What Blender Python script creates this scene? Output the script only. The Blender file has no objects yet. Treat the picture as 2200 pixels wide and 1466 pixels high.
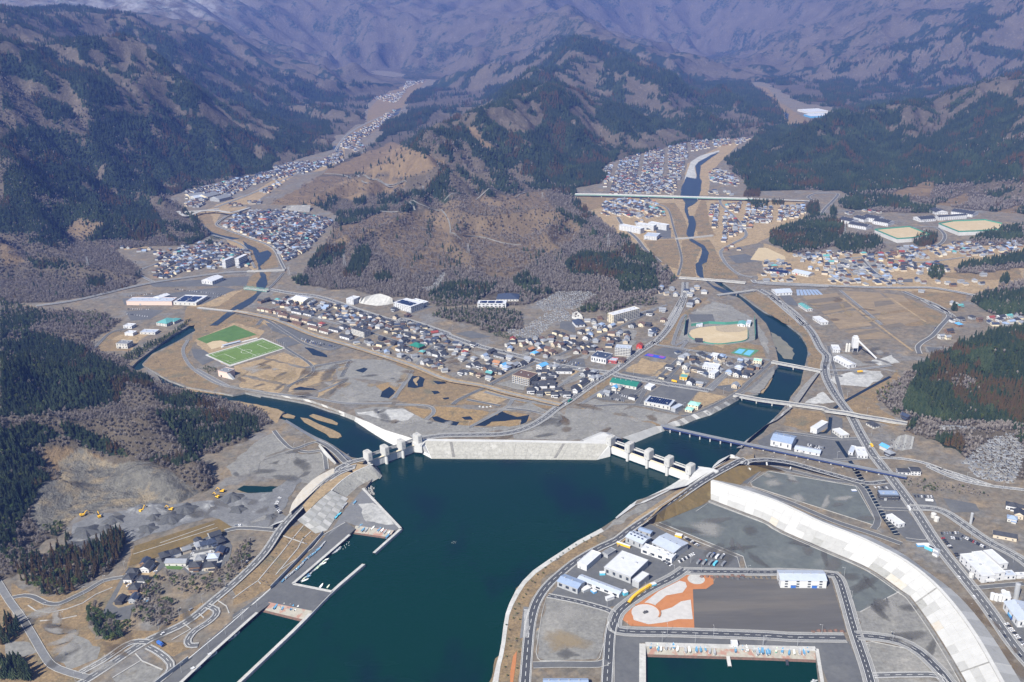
import bpy, bmesh, math, random
import numpy as np
from mathutils import Vector, Matrix
from mathutils.geometry import tessellate_polygon, delaunay_2d_cdt

# ---------------------------------------------------------------- camera, sky, sun, exposure
SC = bpy.context.scene
COL = SC.collection
rnd = random.Random(7)
CAMH, FPX, PITCH, ROLL = 585.0, 2000.0, math.radians(20.25), math.radians(1.5)
_F = np.array([0, math.cos(PITCH), -math.sin(PITCH)])
_R0 = np.array([1.0, 0, 0]); _U0 = np.array([0, math.sin(PITCH), math.cos(PITCH)])
_R = _R0 * math.cos(ROLL) - _U0 * math.sin(ROLL)
_U = _U0 * math.cos(ROLL) + _R0 * math.sin(ROLL)
cam = bpy.data.cameras.new('camera')
cam.sensor_fit = 'HORIZONTAL'; cam.sensor_width = 36.0; cam.lens = 36.0 * FPX / 2200.0
cam.clip_start = 5.0; cam.clip_end = 120000.0
camo = bpy.data.objects.new('camera', cam); COL.objects.link(camo)
camo.matrix_world = Matrix(((_R[0], _U[0], -_F[0], 0), (_R[1], _U[1], -_F[1], 0), (_R[2], _U[2], -_F[2], CAMH), (0, 0, 0, 1)))
SC.camera = camo
SUN_EL, SUN_AZ = math.radians(43), math.atan2(-0.60, -0.80)      # sun stands behind the viewer's left shoulder
W = bpy.data.worlds.new('World'); SC.world = W; W.use_nodes = True
wn = W.node_tree.nodes; wl = W.node_tree.links
bg = wn['Background']; sky = wn.new('ShaderNodeTexSky')
sky.sky_type = 'NISHITA'; sky.sun_disc = False; sky.sun_elevation = SUN_EL; sky.sun_rotation = SUN_AZ
sky.altitude = 300; sky.air_density = 1.0; sky.dust_density = 0.6; sky.ozone_density = 2.0
wl.new(sky.outputs[0], bg.inputs[0]); bg.inputs[1].default_value = 0.052
sl = bpy.data.lights.new('sun', 'SUN'); sl.energy = 5.0; sl.angle = math.radians(0.55); sl.color = (1.0, 0.955, 0.885)
so = bpy.data.objects.new('sun', sl); COL.objects.link(so)
sd = Vector((0.60 * math.cos(SUN_EL), 0.80 * math.cos(SUN_EL), -math.sin(SUN_EL)))
so.rotation_euler = sd.to_track_quat('-Z', 'Y').to_euler()
SC.view_settings.view_transform = 'Standard'; SC.view_settings.look = 'None'
SC.view_settings.gamma = 1.0; SC.view_settings.exposure = 0.95; SC.view_settings.use_curve_mapping = False
SC.render.engine = 'CYCLES'
SC.cycles.use_denoising = True; SC.cycles.max_bounces = 5; SC.cycles.diffuse_bounces = 2; SC.cycles.glossy_bounces = 2
SC.cycles.transparent_max_bounces = 6; SC.cycles.volume_bounces = 0

GZ = 3.0                                                        # level of the reclaimed plain above the sea
def ray(px, py):
    d = _F * FPX + _R * (px - 1100) - _U * (py - 733)
    return d
def G(px, py, z=GZ):                                            # the point at height z seen at a pixel of the photograph
    d = ray(px, py); t = (z - CAMH) / d[2]
    return np.array([d[0] * t, d[1] * t, z])
def GD(px, py, D):                                              # the point seen at a pixel, at ground distance D
    d = ray(px, py); t = D / d[1]
    return np.array([d[0] * t, D, CAMH + d[2] * t])
def PR(p):
    v = np.asarray(p, float) - np.array([0, 0, CAMH]); k = FPX / (v @ _F)
    return 1100 + k * (v @ _R), 733 - k * (v @ _U)
CROPS = {'P': (0, 0, 1.0)}
for i, x in enumerate((0, 500, 1050, 1600)): CROPS['A%d' % (i + 1)] = (x, 1000, 600 / 1888)
for i, x in enumerate((0, 400, 850, 1250, 1640)): CROPS['B%d' % (i + 1)] = (x, 640, 560 / 2052)
for i, x in enumerate((0, 400, 850, 1220, 1640)): CROPS['C%d' % (i + 1)] = (x, 380, 560 / 2200)
CROPS['D1'] = (0, 0, 740 / 2200); CROPS['D2'] = (640, 0, 740 / 2200); CROPS['D3'] = (1300, 0, 900 / 2200)
def PX(s):                                                      # 'B2 10,20 30,40 P 5,6' -> list of pixels
    out = []; c = CROPS['P']
    for t in s.split():
        if t in CROPS: c = CROPS[t]
        else:
            a, b = t.split(',')
            out.append((c[0] + float(a) * c[2], c[1] + float(b) * c[2]))
    return out
def GX(s, z=GZ): return [G(x, y, z) for x, y in PX(s)]

# ---------------------------------------------------------------- noise
def _grad(seed):
    r = np.random.RandomState(seed); return r.permutation(256), r.uniform(0, 2 * np.pi, 256)
_GR = {}
def perlin(x, y, seed=0):
    if seed not in _GR: _GR[seed] = _grad(seed)
    p, a = _GR[seed]
    xi = np.floor(x).astype(np.int64); yi = np.floor(y).astype(np.int64); fx = x - xi; fy = y - yi
    u = fx * fx * fx * (fx * (fx * 6 - 15) + 10); v = fy * fy * fy * (fy * (fy * 6 - 15) + 10)
    def g(ix, iy, dx, dy):
        h = p[(p[ix & 255] + iy) & 255]; return np.cos(a[h]) * dx + np.sin(a[h]) * dy
    n00 = g(xi, yi, fx, fy); n10 = g(xi + 1, yi, fx - 1, fy); n01 = g(xi, yi + 1, fx, fy - 1); n11 = g(xi + 1, yi + 1, fx - 1, fy - 1)
    return (n00 * (1 - u) + n10 * u) * (1 - v) + (n01 * (1 - u) + n11 * u) * v
def fbm(x, y, sc, octv=4, seed=0, gain=0.5):
    s = 0; amp = 1.0; f = 1.0 / sc
    for o in range(octv):
        s = s + amp * perlin(x * f + 17.3 * o, y * f - 9.1 * o, seed + o); amp *= gain; f *= 2.03
    return s
def ridged(x, y, sc, octv=4, seed=0):
    s = 0; amp = 1.0; f = 1.0 / sc
    for o in range(octv):
        s = s + amp * (1 - 2 * np.abs(perlin(x * f + 3.7 * o, y * f + 5.9 * o, seed + o))); amp *= 0.5; f *= 2.05
    return s
def inpoly(X, Y, poly):
    poly = np.asarray(poly)[:, :2]; ins = np.zeros(X.shape, bool); n = len(poly); j = n - 1
    for i in range(n):
        xi, yi = poly[i]; xj, yj = poly[j]
        if yi != yj:
            c = ((yi > Y) != (yj > Y)) & (X < (xj - xi) * (Y - yi) / (yj - yi) + xi); ins ^= c
        j = i
    return ins

# ---------------------------------------------------------------- terrain: ridges and valley floors read off the photograph, worn by running water
FLATS = [PX(s) for s in (
 # the plain with both valleys
 'P -700,1700 -500,1330 0,1255 60,1225 95,1170 140,1150 165,1112 260,1098 330,1092 400,1078 445,1062 475,1035 445,1012 425,990 480,972 600,908 575,880 480,856 380,828 333,815 300,792 '
 '272,772 212,746 205,732 250,702 268,688 160,664 -200,690 -200,662 110,652 230,634 298,610 312,590 300,572 262,548 250,537 292,534 330,532 400,530 440,516 452,500 432,472 408,456 384,431 340,424 '
 '360,428 400,411 470,393 590,366 640,343 718,322 712,308 748,284 788,264 793,230 818,210 858,190 922,170 932,176 884,200 864,216 874,244 834,256 800,300 774,330 724,346 694,370 644,402 594,428 '
 '572,442 602,442 680,444 722,470 702,510 682,540 644,590 622,606 642,614 700,624 760,626 800,640 850,640 920,652 1010,658 1100,660 1140,656 1190,640 1262,660 1300,676 1380,650 1438,622 1462,600 '
 '1440,578 1400,550 1352,510 1302,480 1262,450 1238,422 1242,405 1292,396 1312,380 1292,366 1312,350 1400,326 1480,306 1560,300 1622,294 1592,322 1552,342 1562,362 1592,390 1604,412 1652,412 1700,410 '
 '1800,412 1850,432 1902,425 2000,440 2080,452 2300,470 2900,470 2900,1700',
 # the upper right valley and pockets farther up
 'P 1608,178 1640,188 1668,212 1692,248 1700,272 1762,256 1796,246 1780,232 1730,224 1700,214 1660,190 1630,176',
 'P 1478,124 1508,122 1512,132 1482,134', 'P 1536,144 1566,146 1566,156 1536,154',
 'P 800,152 834,154 862,160 858,166 812,160')]
FLATW = [np.array([G(x, y)[:2] for x, y in f]) for f in FLATS]
# hills standing inside the plain: footprint pixels, crest (px, py, distance) lines
BUMPS = [   # crest lines: (px, py, height)
 ('P 930,668 985,664 1060,668 1122,680 1130,712 1090,716 1040,716 1010,700 950,690', [(965, 668, 9), (1030, 672, 14), (1100, 682, 14)]),
 ('P 1650,500 1690,482 1750,462 1800,468 1822,492 1796,530 1740,548 1690,545 1650,522', [(1672, 500, 14), (1730, 476, 26), (1790, 482, 24)]),
 ('P 1790,520 1830,500 1880,502 1908,530 1896,548 1840,548 1800,545', [(1815, 514, 16), (1880, 512, 17)]),
 ('P 1796,432 1830,424 1880,420 1950,432 1990,452 1960,460 1900,458 1830,452 1800,448', [(1820, 426, 16), (1890, 424, 18), (1970, 442, 14)]),
 ('P 2080,520 2110,500 2200,480 2300,480 2300,530 2150,528 2090,532', [(2110, 508, 10), (2180, 492, 18), (2300, 474, 20)]),
 ('P 2040,588 2060,568 2120,558 2200,540 2350,520 2350,580 2200,578 2100,592', [(2060, 574, 8), (2130, 560, 16), (2200, 546, 18), (2350, 520, 20)]),
 ('P 2076,648 2110,622 2150,612 2200,600 2400,580 2400,690 2200,684 2130,680', [(2110, 632, 12), (2160, 616, 22), (2200, 604, 26), (2400, 574, 40)]),
 ('P 1884,862 1915,812 1960,790 1990,764 2012,752 2060,735 2110,718 2200,700 2600,690 2900,800 2900,1180 2200,1036 2120,1010 2060,985 2010,950 1960,938 1930,930 1955,908 1910,885',
   [(1965, 806, 20), (2010, 756, 40), (2080, 722, 56), (2140, 706, 62), (2200, 692, 66), (2500, 640, 80), (2900, 600, 90)]),
 ('P 1884,862 1915,812 1960,790 1990,764 2012,752 2060,735 2110,718 2200,700 2600,690 2900,800 2900,1180 2200,1036 2120,1010 2060,985 2010,950 1960,938 1930,930 1955,908 1910,885',
   [(1950, 880, 15), (2030, 900, 22), (2100, 908, 24), (2200, 918, 22), (2400, 920, 24)]),
 ('P 160,1215 240,1160 268,1170 262,1210 215,1250 140,1265 60,1250 50,1215 100,1190', [(90, 1210, 9), (170, 1210, 10), (240, 1170, 9)]),
]
# ridge crests: (px, py, ground distance)
RIDGES = [
 # front hill and the ridge climbing behind it
 [(640, 585, 2080), (700, 525, 2200), (760, 470, 2330), (830, 425, 2480), (900, 395, 2600), (935, 420, 2560), (965, 440, 2430), (1020, 426, 2420), (1110, 416, 2420), (1190, 410, 2430), (1240, 424, 2420), (1270, 455, 2350), (1320, 500, 2230), (1380, 545, 2110), (1435, 585, 2030)],
 [(965, 440, 2430), (990, 500, 2230), (1005, 560, 2050), (1012, 610, 1960)],
 [(1190, 410, 2430), (1195, 480, 2230), (1210, 560, 2050), (1215, 600, 1960)],
 [(1320, 500, 2230), (1330, 560, 2050), (1345, 620, 1900)],
 [(760, 470, 2330), (790, 520, 2160), (800, 570, 2040)],
 [(900, 395, 2600), (925, 372, 2740), (930, 350, 2880), (858, 312, 3080), (800, 330, 3080), (740, 368, 2980), (680, 400, 2860), (630, 425, 2800)],
 [(858, 312, 3080), (905, 282, 3330), (960, 262, 3600), (1010, 236, 3900), (1060, 196, 4300), (1090, 160, 4700), (1130, 110, 5100), (1165, 66, 5600), (1205, 34, 5900), (1240, 48, 6000), (1310, 76, 6000), (1370, 98, 5900), (1440, 128, 5700), (1500, 158, 5400), (1560, 178, 5050), (1620, 205, 4800), (1668, 238, 4600), (1692, 262, 4450)],
 [(1090, 160, 4700), (1050, 150, 5000), (990, 180, 5100), (930, 215, 5000), (880, 245, 4800)],
 [(1165, 66, 5600), (1110, 60, 6400), (1040, 90, 6600), (985, 110, 6900), (940, 160, 6900)],
 [(1205, 120, 4900), (1220, 165, 4400), (1235, 230, 3900), (1270, 290, 3550), (1295, 350, 3300)],
 [(1205, 34, 5900), (1205, 120, 4900)],
 [(1310, 76, 6000), (1330, 150, 4800), (1350, 215, 4200), (1380, 280, 3800)],
 [(1440, 128, 5700), (1455, 170, 4800), (1500, 220, 4350), (1520, 270, 4050)],
 [(1010, 236, 3900), (1050, 290, 3450), (1100, 330, 3200), (1170, 370, 3000), (1215, 395, 2900)],
 [(1060, 196, 4300), (1130, 250, 3750), (1180, 300, 3400), (1240, 350, 3150)],
 # left range and its spurs
 [(-900, 60, 3300), (-400, 40, 3600), (0, 66, 3900), (62, 60, 4100), (130, 82, 4250), (200, 76, 4500), (292, 62, 4900), (350, 74, 5100), (420, 76, 5300), (500, 84, 5600), (560, 92, 5900), (640, 112, 6200), (700, 138, 6300), (780, 160, 6500), (850, 178, 6700)],
 [(130, 82, 4250), (180, 140, 3700), (240, 210, 3350), (300, 290, 3050), (345, 370, 2850)],
 [(292, 62, 4900), (330, 110, 4400), (400, 168, 4000), (445, 165, 4000), (500, 200, 3850), (560, 250, 3700), (610, 300, 3550), (660, 330, 3500)],
 [(445, 165, 4000), (470, 240, 3550), (500, 320, 3250)],
 [(420, 76, 5300), (480, 130, 4800), (560, 170, 4500), (640, 220, 4300), (700, 275, 4100)],
 [(560, 92, 5900), (640, 160, 5300), (720, 210, 5000), (780, 250, 4900)],
 [(-400, 40, 3600), (-100, 170, 3100), (0, 210, 2950), (60, 290, 2750), (130, 360, 2600), (200, 410, 2480)],
 [(-300, 350, 2600), (0, 395, 2500), (100, 400, 2450), (200, 412, 2430), (310, 420, 2500), (370, 445, 2480), (420, 480, 2440), (440, 500, 2420)],
 [(-400, 480, 2100), (0, 498, 2120), (70, 508, 2120), (150, 512, 2100), (200, 532, 2090), (250, 560, 2060), (290, 592, 2020)],
 # wooded hills by the left bank
 [(-600, 560, 1600), (-200, 630, 1560), (0, 655, 1640), (80, 668, 1660), (150, 685, 1640), (210, 700, 1640), (240, 715, 1640)],
 [(-600, 700, 1250), (-200, 715, 1330), (0, 722, 1400), (90, 734, 1400), (180, 744, 1420), (250, 778, 1400), (310, 818, 1340), (328, 838, 1300)],
 [(-500, 820, 1100), (0, 868, 1165), (120, 862, 1180), (230, 868, 1190), (320, 850, 1230), (400, 862, 1220), (480, 876, 1220), (560, 894, 1210)],
 [(320, 850, 1230), (360, 920, 1130), (420, 970, 1070)],
 [(-500, 900, 950), (0, 940, 1010), (60, 950, 1040), (110, 962, 1050), (170, 968, 1060), (240, 985, 1062), (310, 1005, 1052), (380, 1025, 1035), (430, 1050, 1020)],
 [(-500, 1010, 800), (-60, 1010, 920), (20, 1060, 930), (60, 1110, 930), (70, 1160, 925)],
 # right ranges
 [(1560, 344, 3500), (1610, 318, 3560), (1660, 292, 3640), (1720, 268, 3750), (1790, 256, 3850), (1840, 250, 3900), (1905, 244, 3950), (1960, 240, 4000), (2020, 225, 4050), (2100, 196, 4100), (2200, 186, 4100), (2600, 120, 4000), (3000, 100, 3800)],
 [(1790, 256, 3850), (1800, 300, 3450), (1830, 350, 3150)], [(1960, 240, 4000), (1960, 290, 3500), (1975, 350, 3150), (1985, 390, 2950)],
 [(2100, 196, 4100), (2110, 270, 3500), (2090, 340, 3150)], [(2600, 120, 4000), (2300, 300, 3000), (2150, 345, 2900), (2080, 400, 2780)],
 [(1720, 268, 3750), (1700, 320, 3350), (1680, 370, 3120)],
 [(2300, 400, 2450), (2900, 330, 2400), (3200, 330, 2200)],
 [(2600, -40, 7000), (2350, -10, 7000), (2200, 22, 7000), (2120, 44, 6900), (2040, 66, 6800), (1960, 96, 6700), (1880, 122, 6600), (1800, 148, 6600), (1740, 168, 6500), (1680, 178, 6500), (1630, 170, 6700)],
 [(2120, 44, 6900), (2060, 110, 6000), (1960, 160, 5700), (1880, 200, 5500), (1810, 240, 5300)],
 [(2200, 22, 7000), (2180, 110, 5700), (2060, 180, 5100), (1940, 225, 4900)],
 [(1960, 96, 6700), (1860, 150, 6100), (1780, 195, 5800)],
 [(1900, 40, 9500), (1800, 62, 9000), (1720, 96, 8500), (1640, 125, 8000), (1570, 140, 7600)],
 [(2300, -20, 10500), (2000, 5, 10500), (1900, 40, 9500), (1820, -10, 11000)],
 [(1205, 34, 5900), (1270, 14, 7500), (1330, 40, 8000), (1400, 70, 8200), (1440, 100, 8300), (1470, 120, 8600)],
 [(1270, 14, 7500), (1200, 0, 9500), (1100, 20, 10500), (1000, 35, 10800), (930, 20, 11500)],
 [(1500, 20, 11000), (1560, 40, 10500), (1620, 60, 10200)], [(1400, -20, 12000), (1500, 20, 11000), (1650, -25, 12500), (1820, -10, 11000)],
 # far ground behind the left range, snow-streaked
 [(-300, 110, 6600), (0, 66, 7600), (60, 34, 8000), (130, 22, 8300), (200, 10, 8600), (240, 24, 8600), (290, 52, 8400), (330, 60, 8400)],
 [(330, 52, 9500), (385, 42, 9300), (440, 56, 9200), (500, 72, 9000)],
 [(600, 20, 10500), (680, 45, 10000), (740, 70, 9600), (800, 110, 9000)], [(820, 20, 11500), (870, 60, 10500), (900, 100, 9500), (880, 140, 8800)],
 [(-600, 0, 15000), (0, -6, 16500), (300, -12, 17000), (600, -14, 16500), (900, -16, 16000), (1200, -30, 15500), (1600, -40, 15000), (2200, -60, 14500), (2800, -80, 14000)],
 [(100, 12, 13000), (250, 8, 13500), (420, 16, 13000), (560, 22, 12500), (700, 10, 13000)],
]
VALES = [[(925, 470, 2480), (915, 540, 2250), (905, 600, 2040)], [(1075, 470, 2490), (1095, 540, 2230), (1110, 600, 2020)], [(1262, 500, 2370), (1280, 560, 2140), (1290, 622, 1920)], [(810, 470, 2520), (775, 540, 2240)], [(380, 230, 3450), (410, 300, 3150), (430, 370, 2900)], [(520, 150, 4550), (590, 240, 3900), (640, 310, 3600)], [(1280, 200, 4250), (1320, 290, 3550)], [(1410, 200, 4600), (1450, 270, 4000)], [(1750, 320, 3400), (1760, 390, 3050)], [(1890, 300, 3600), (1900, 380, 3050)], [(2040, 290, 3600), (2040, 380, 2950)], [(230, 200, 3600), (270, 290, 3150), (300, 370, 2850)]]   # ravines
RW = [np.array([GD(*v) for v in r]) for r in RIDGES]
BW = [(np.array([G(x, y)[:2] for x, y in PX(f)]), np.array([G(*v) for v in c])) for f, c in BUMPS]

def flatmask(X, Y):
    m = np.zeros(X.shape, bool)
    for p in FLATW: m |= inpoly(X, Y, p)
    for p, c in BW: m &= ~inpoly(X, Y, p)
    m |= (Y < 700) & (np.abs(X) < 700)
    return m

def make_grid(x0, x1, y0, y1, cell, seed, wild, steps, K):
    nx = int((x1 - x0) / cell) + 1; ny = int((y1 - y0) / cell) + 1
    xs = x0 + cell * np.arange(nx); ys = y0 + cell * np.arange(ny)
    X, Y = np.meshgrid(xs, ys)
    flat = flatmask(X, Y)
    val = np.full(X.shape, np.nan); val[flat] = 1.5
    def stamp(line, floor=None):
        for a, b in zip(line[:-1], line[1:]):
            n = max(2, int(np.hypot(*(b - a)[:2]) / (cell * 0.6)))
            for t in np.linspace(0, 1, n):
                p = a + (b - a) * t
                wob = cell * 1.6
                i = int(round((p[0] + wob * math.sin(p[1] / (cell * 4.1)) - x0) / cell)); j = int(round((p[1] + wob * math.sin(p[0] / (cell * 3.7)) - y0) / cell))
                if 0 <= i < nx and 0 <= j < ny and not flat[j, i]:
                    val[j, i] = p[2] if np.isnan(val[j, i]) else max(val[j, i], p[2])
    for r in RW: stamp(r)
    for f, c in BW: stamp(c)
    rid = ~np.isnan(val) & ~flat
    for r in VALES: stamp(np.array([np.maximum(GD(*v), [-9e9, 0, 4.0]) for v in r]))
    # membrane: harmonic surface through the fixed cells, coarse to fine
    def membrane(val, start, keep):
        z = None
        for L in (8, 4, 2, 1):
            v = val[::L, ::L].copy()
            if L > 1:                                          # keep thin ridges when coarse
                ph, pw = -(-ny // L) * L, -(-nx // L) * L
                big = np.full((ph, pw), -1e9); big[:ny, :nx] = np.where(np.isnan(val), -1e9, val)
                blk = big.reshape(ph // L, L, pw // L, L).max(axis=(1, 3)); v = np.where(blk > -1e8, blk, np.nan)[:v.shape[0], :v.shape[1]]
            fixed = ~np.isnan(v)
            if z is None: z = np.where(fixed, v, start)
            else:
                z = np.kron(z, np.ones((2, 2)))
                z = np.pad(z, ((0, max(0, v.shape[0] - z.shape[0])), (0, max(0, v.shape[1] - z.shape[1]))), mode='edge')[:v.shape[0], :v.shape[1]]
            z = np.where(fixed, v, z)
            for it in range(160 if L > 1 else 60):
                q = np.pad(z, 1, mode='edge'); z = np.where(fixed, v, 0.25 * (q[:-2, 1:-1] + q[2:, 1:-1] + q[1:-1, :-2] + q[1:-1, 2:]))
        return z
    z = membrane(val, 150.0, None)
    ridgecell = rid
    if wild:                                                   # country beyond the traced ridges
        far = np.clip((Y - 6000) / 4000, 0, 1)
        z = z + np.where(flat, 0, far * (110 * ridged(X, Y, 2600, 4, 31) + 40))
    rel = np.clip(z / 120.0, 0, 1)
    z = z + np.where(flat, 0, np.clip(z / 130.0, 0, 1.6) * (62 if not wild else 120) * ridged(X + 60 * fbm(X, Y, 500, 2, 95), Y, 520 if not wild else 1150, 3, 91))
    z = z + np.where(flat, 0, rel * (cell * 1.9) * fbm(X, Y, cell * 9, 4, seed))
    # running water
    N = nx * ny; idx = np.arange(N).reshape(ny, nx)
    A = np.full(N, 1.0); offs = [(-1, 0, 1.0), (1, 0, 1.0), (0, -1, 1.0), (0, 1, 1.0), (-1, -1, 1.4142), (-1, 1, 1.4142), (1, -1, 1.4142), (1, 1, 1.4142)]
    z0 = z.copy()
    for s in range(steps):
        p = np.pad(z, 1, mode='edge'); best = np.full(z.shape, -1e9); rec = idx.copy(); zr = z.copy()
        pi = np.pad(idx, 1, mode='edge')
        for dj, di, dl in offs:
            q = p[1 + dj:1 + dj + ny, 1 + di:1 + di + nx]; sl_ = (z - q) / dl
            m = sl_ > best; best = np.where(m, sl_, best); rec = np.where(m, pi[1 + dj:1 + dj + ny, 1 + di:1 + di + nx], rec); zr = np.where(m, q, zr)
        sink = best <= 0
        flow = np.where(sink | flat, -1, rec).ravel(); ok = flow >= 0
        A = 1.0 + np.bincount(flow[ok], weights=A[ok], minlength=N)
        A = np.minimum(A, 4000)
        S = np.maximum(best, 0) / cell
        cut = K * np.sqrt(A.reshape(ny, nx)) * S * cell
        z = z - np.where(flat, 0, np.minimum(cut, 0.45 * np.maximum(z - zr, 0)))
        z = np.where(sink & ~flat, zr + 0.02 * cell, z)
        p = np.pad(z, 1, mode='edge'); lap = 0.25 * (p[:-2, 1:-1] + p[2:, 1:-1] + p[1:-1, :-2] + p[1:-1, 2:]) - z
        z = z + np.where(flat | ridgecell, 0, 0.05 * lap)
        z = np.where(ridgecell, 0.7 * z + 0.3 * z0, z)
    lift = np.full(z.shape, np.nan); lift[flat] = 0.0; lift[ridgecell] = np.maximum(val - z, -8.0)[ridgecell]   # crests back to the height they were measured at
    z = z + membrane(lift, 0.0, None)
    for k in range(60):                                         # no slope steeper than loose ground stands
        p = np.pad(z, 1, mode='edge'); lim = z
        for dj, di, dl in offs: lim = np.minimum(lim, p[1 + dj:1 + dj + ny, 1 + di:1 + di + nx] + (1.15 if not wild else .85) * cell * dl)
        z = lim
    for k in range(3):
        p = np.pad(z, 1, mode='edge'); lap = 0.25 * (p[:-2, 1:-1] + p[2:, 1:-1] + p[1:-1, :-2] + p[1:-1, 2:]) - z
        z = z + np.where(flat, 0, 0.35 * lap)
    z = np.where(flat, -5.0, np.maximum(z, 3.6))
    A = np.log(A.reshape(ny, nx))
    return (x0, y0, cell, nx, ny, z, A)
GRID_N = make_grid(-2100, 2400, 560, 4500, 13.0, 3, False, 90, 0.055)
GRID_F = make_grid(-9500, 9500, 1200, 18000, 38.0, 5, True, 90, 0.075)
def bil(g, arr, X, Y):
    x0, y0, c, nx, ny = g[:5]
    u = np.clip((X - x0) / c, 0, nx - 1.001); v = np.clip((Y - y0) / c, 0, ny - 1.001)
    i = u.astype(int); j = v.astype(int); fu = u - i; fv = v - j
    return (arr[j, i] * (1 - fu) + arr[j, i + 1] * fu) * (1 - fv) + (arr[j + 1, i] * (1 - fu) + arr[j + 1, i + 1] * fu) * fv
def height(X, Y):
    X = np.asarray(X, float); Y = np.asarray(Y, float)
    n = bil(GRID_N, GRID_N[5], X, Y); f = bil(GRID_F, GRID_F[5], X, Y)
    w = np.clip((4500 - Y) / 500, 0, 1) * np.clip((X + 2100) / 250, 0, 1) * np.clip((2400 - X) / 250, 0, 1)
    z = n * w + f * (1 - w); k = np.clip((z - 6) / 70, 0, 1)
    far = np.clip(Y / 4000 - .5, 0, 1.5)
    return z + k * (8.5 * ridged(X, Y, 135, 3, 97) + far * 20 * ridged(X, Y, 380, 3, 98) + np.clip(Y / 3000 - 2, 0, 1) * 55 * ridged(X + .4 * Y, Y, 950, 3, 99))
# terrain mesh
nu, nv = 580, 860
uu = np.linspace(-0.78, 0.78, nu); vv = np.exp(np.linspace(math.log(600), math.log(17500), nv))
UU, VV = np.meshgrid(uu, vv)
TX = UU * VV; TY = VV; TZ = height(TX, TY)
def grid_mesh(name, X, Y, Z):
    ny, nx = X.shape
    co = np.stack([X, Y, Z], -1).reshape(-1, 3)
    i = np.arange(nx * ny).reshape(ny, nx)
    q = np.stack([i[:-1, :-1], i[:-1, 1:], i[1:, 1:], i[1:, :-1]], -1).reshape(-1, 4)
    me = bpy.data.meshes.new(name)
    me.vertices.add(len(co)); me.vertices.foreach_set('co', co.ravel())
    me.loops.add(q.size); me.loops.foreach_set('vertex_index', q.ravel())
    me.polygons.add(len(q)); me.polygons.foreach_set('loop_start', np.arange(0, q.size, 4)); me.polygons.foreach_set('loop_total', np.full(len(q), 4))
    me.polygons.foreach_set('use_smooth', np.ones(len(q), bool))
    me.update(); me.validate()
    return me
tm = grid_mesh('terrain', TX, TY, TZ)
terrain = bpy.data.objects.new('mountain_terrain', tm); COL.objects.link(terrain); terrain['kind'] = 'structure'
# ---------------------------------------------------------------- materials
def nodes(m): return m.node_tree.nodes, m.node_tree.links
MATS = {}
def mat(name, c1, c2=None, sc=10.0, rough=0.9, c3=None, sc3=60.0, t3=(0.55, 0.7), bump=0.0, bsc=2.0, metal=0.0, spec=0.3, stretch=None, c4=None, sc4=25.0, t4=(0.6, 0.72), jitter=0.0, mott=0.0):
    if name in MATS: return MATS[name]
    m = bpy.data.materials.new(name); m.use_nodes = True; n, l = nodes(m); b = n['Principled BSDF']
    b.inputs['Roughness'].default_value = rough; b.inputs['Metallic'].default_value = metal; b.inputs['Specular IOR Level'].default_value = spec
    b.inputs['Base Color'].default_value = (*c1, 1)
    geo = n.new('ShaderNodeNewGeometry'); src = geo.outputs['Position']
    if stretch:
        mp = n.new('ShaderNodeMapping'); mp.inputs['Rotation'].default_value = (0, 0, stretch[0]); mp.inputs['Scale'].default_value = (stretch[1], stretch[2], 1)
        l.new(src, mp.inputs[0]); src = mp.outputs[0]
    col = None
    def noise(s, d=5, r=0.6):
        t = n.new('ShaderNodeTexNoise'); t.inputs['Scale'].default_value = 1.0 / s; t.inputs['Detail'].default_value = d; t.inputs['Roughness'].default_value = r
        l.new(src, t.inputs['Vector']); return t.outputs[0]
    def mix(f, a, bb, lo=0.35, hi=0.65):
        r = n.new('ShaderNodeMapRange'); r.inputs[1].default_value = lo; r.inputs[2].default_value = hi; l.new(f, r.inputs[0])
        x = n.new('ShaderNodeMix'); x.data_type = 'RGBA'; l.new(r.outputs[0], x.inputs[0])
        for k, v in ((6, a), (7, bb)):
            if isinstance(v, tuple): x.inputs[k].default_value = (*v, 1)
            else: l.new(v, x.inputs[k])
        return x.outputs[2]
    if c2: col = mix(noise(sc), c1, c2)
    if c3: col = mix(noise(sc3), col or c1, c3, *t3)
    if c4: col = mix(noise(sc4, 6, 0.7), col or c1, c4, *t4)
    if mott:
        f = noise(sc * .32, 7, .72); r = n.new('ShaderNodeMapRange'); r.inputs[1].default_value = .3; r.inputs[2].default_value = .7; r.inputs[3].default_value = 1 - mott; r.inputs[4].default_value = 1 + mott; l.new(f, r.inputs[0])
        x = n.new('ShaderNodeMix'); x.data_type = 'RGBA'; x.blend_type = 'MULTIPLY'; x.inputs[0].default_value = 1; l.new(col, x.inputs[6]); l.new(r.outputs[0], x.inputs[7]); col = x.outputs[2]
    if jitter:
        oi = n.new('ShaderNodeObjectInfo'); hs = n.new('ShaderNodeHueSaturation'); r = n.new('ShaderNodeMapRange')
        r.inputs[3].default_value = 1 - jitter; r.inputs[4].default_value = 1 + jitter; l.new(oi.outputs['Random'], r.inputs[0]); l.new(r.outputs[0], hs.inputs['Value'])
        if col: l.new(col, hs.inputs['Color'])
        else: hs.inputs['Color'].default_value = (*c1, 1)
        col = hs.outputs[0]
    if col: l.new(col, b.inputs['Base Color'])
    if bump:
        bp = n.new('ShaderNodeBump'); bp.inputs['Strength'].default_value = bump; bp.inputs['Distance'].default_value = bsc * 0.4
        l.new(noise(bsc, 6, 0.65), bp.inputs['Height']); l.new(bp.outputs[0], b.inputs['Normal'])
    MATS[name] = m; return m
def rgb(*v): return tuple(v)
M = {}
def dm(key, *a, **k): M[key] = mat(key, *a, **k)
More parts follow.
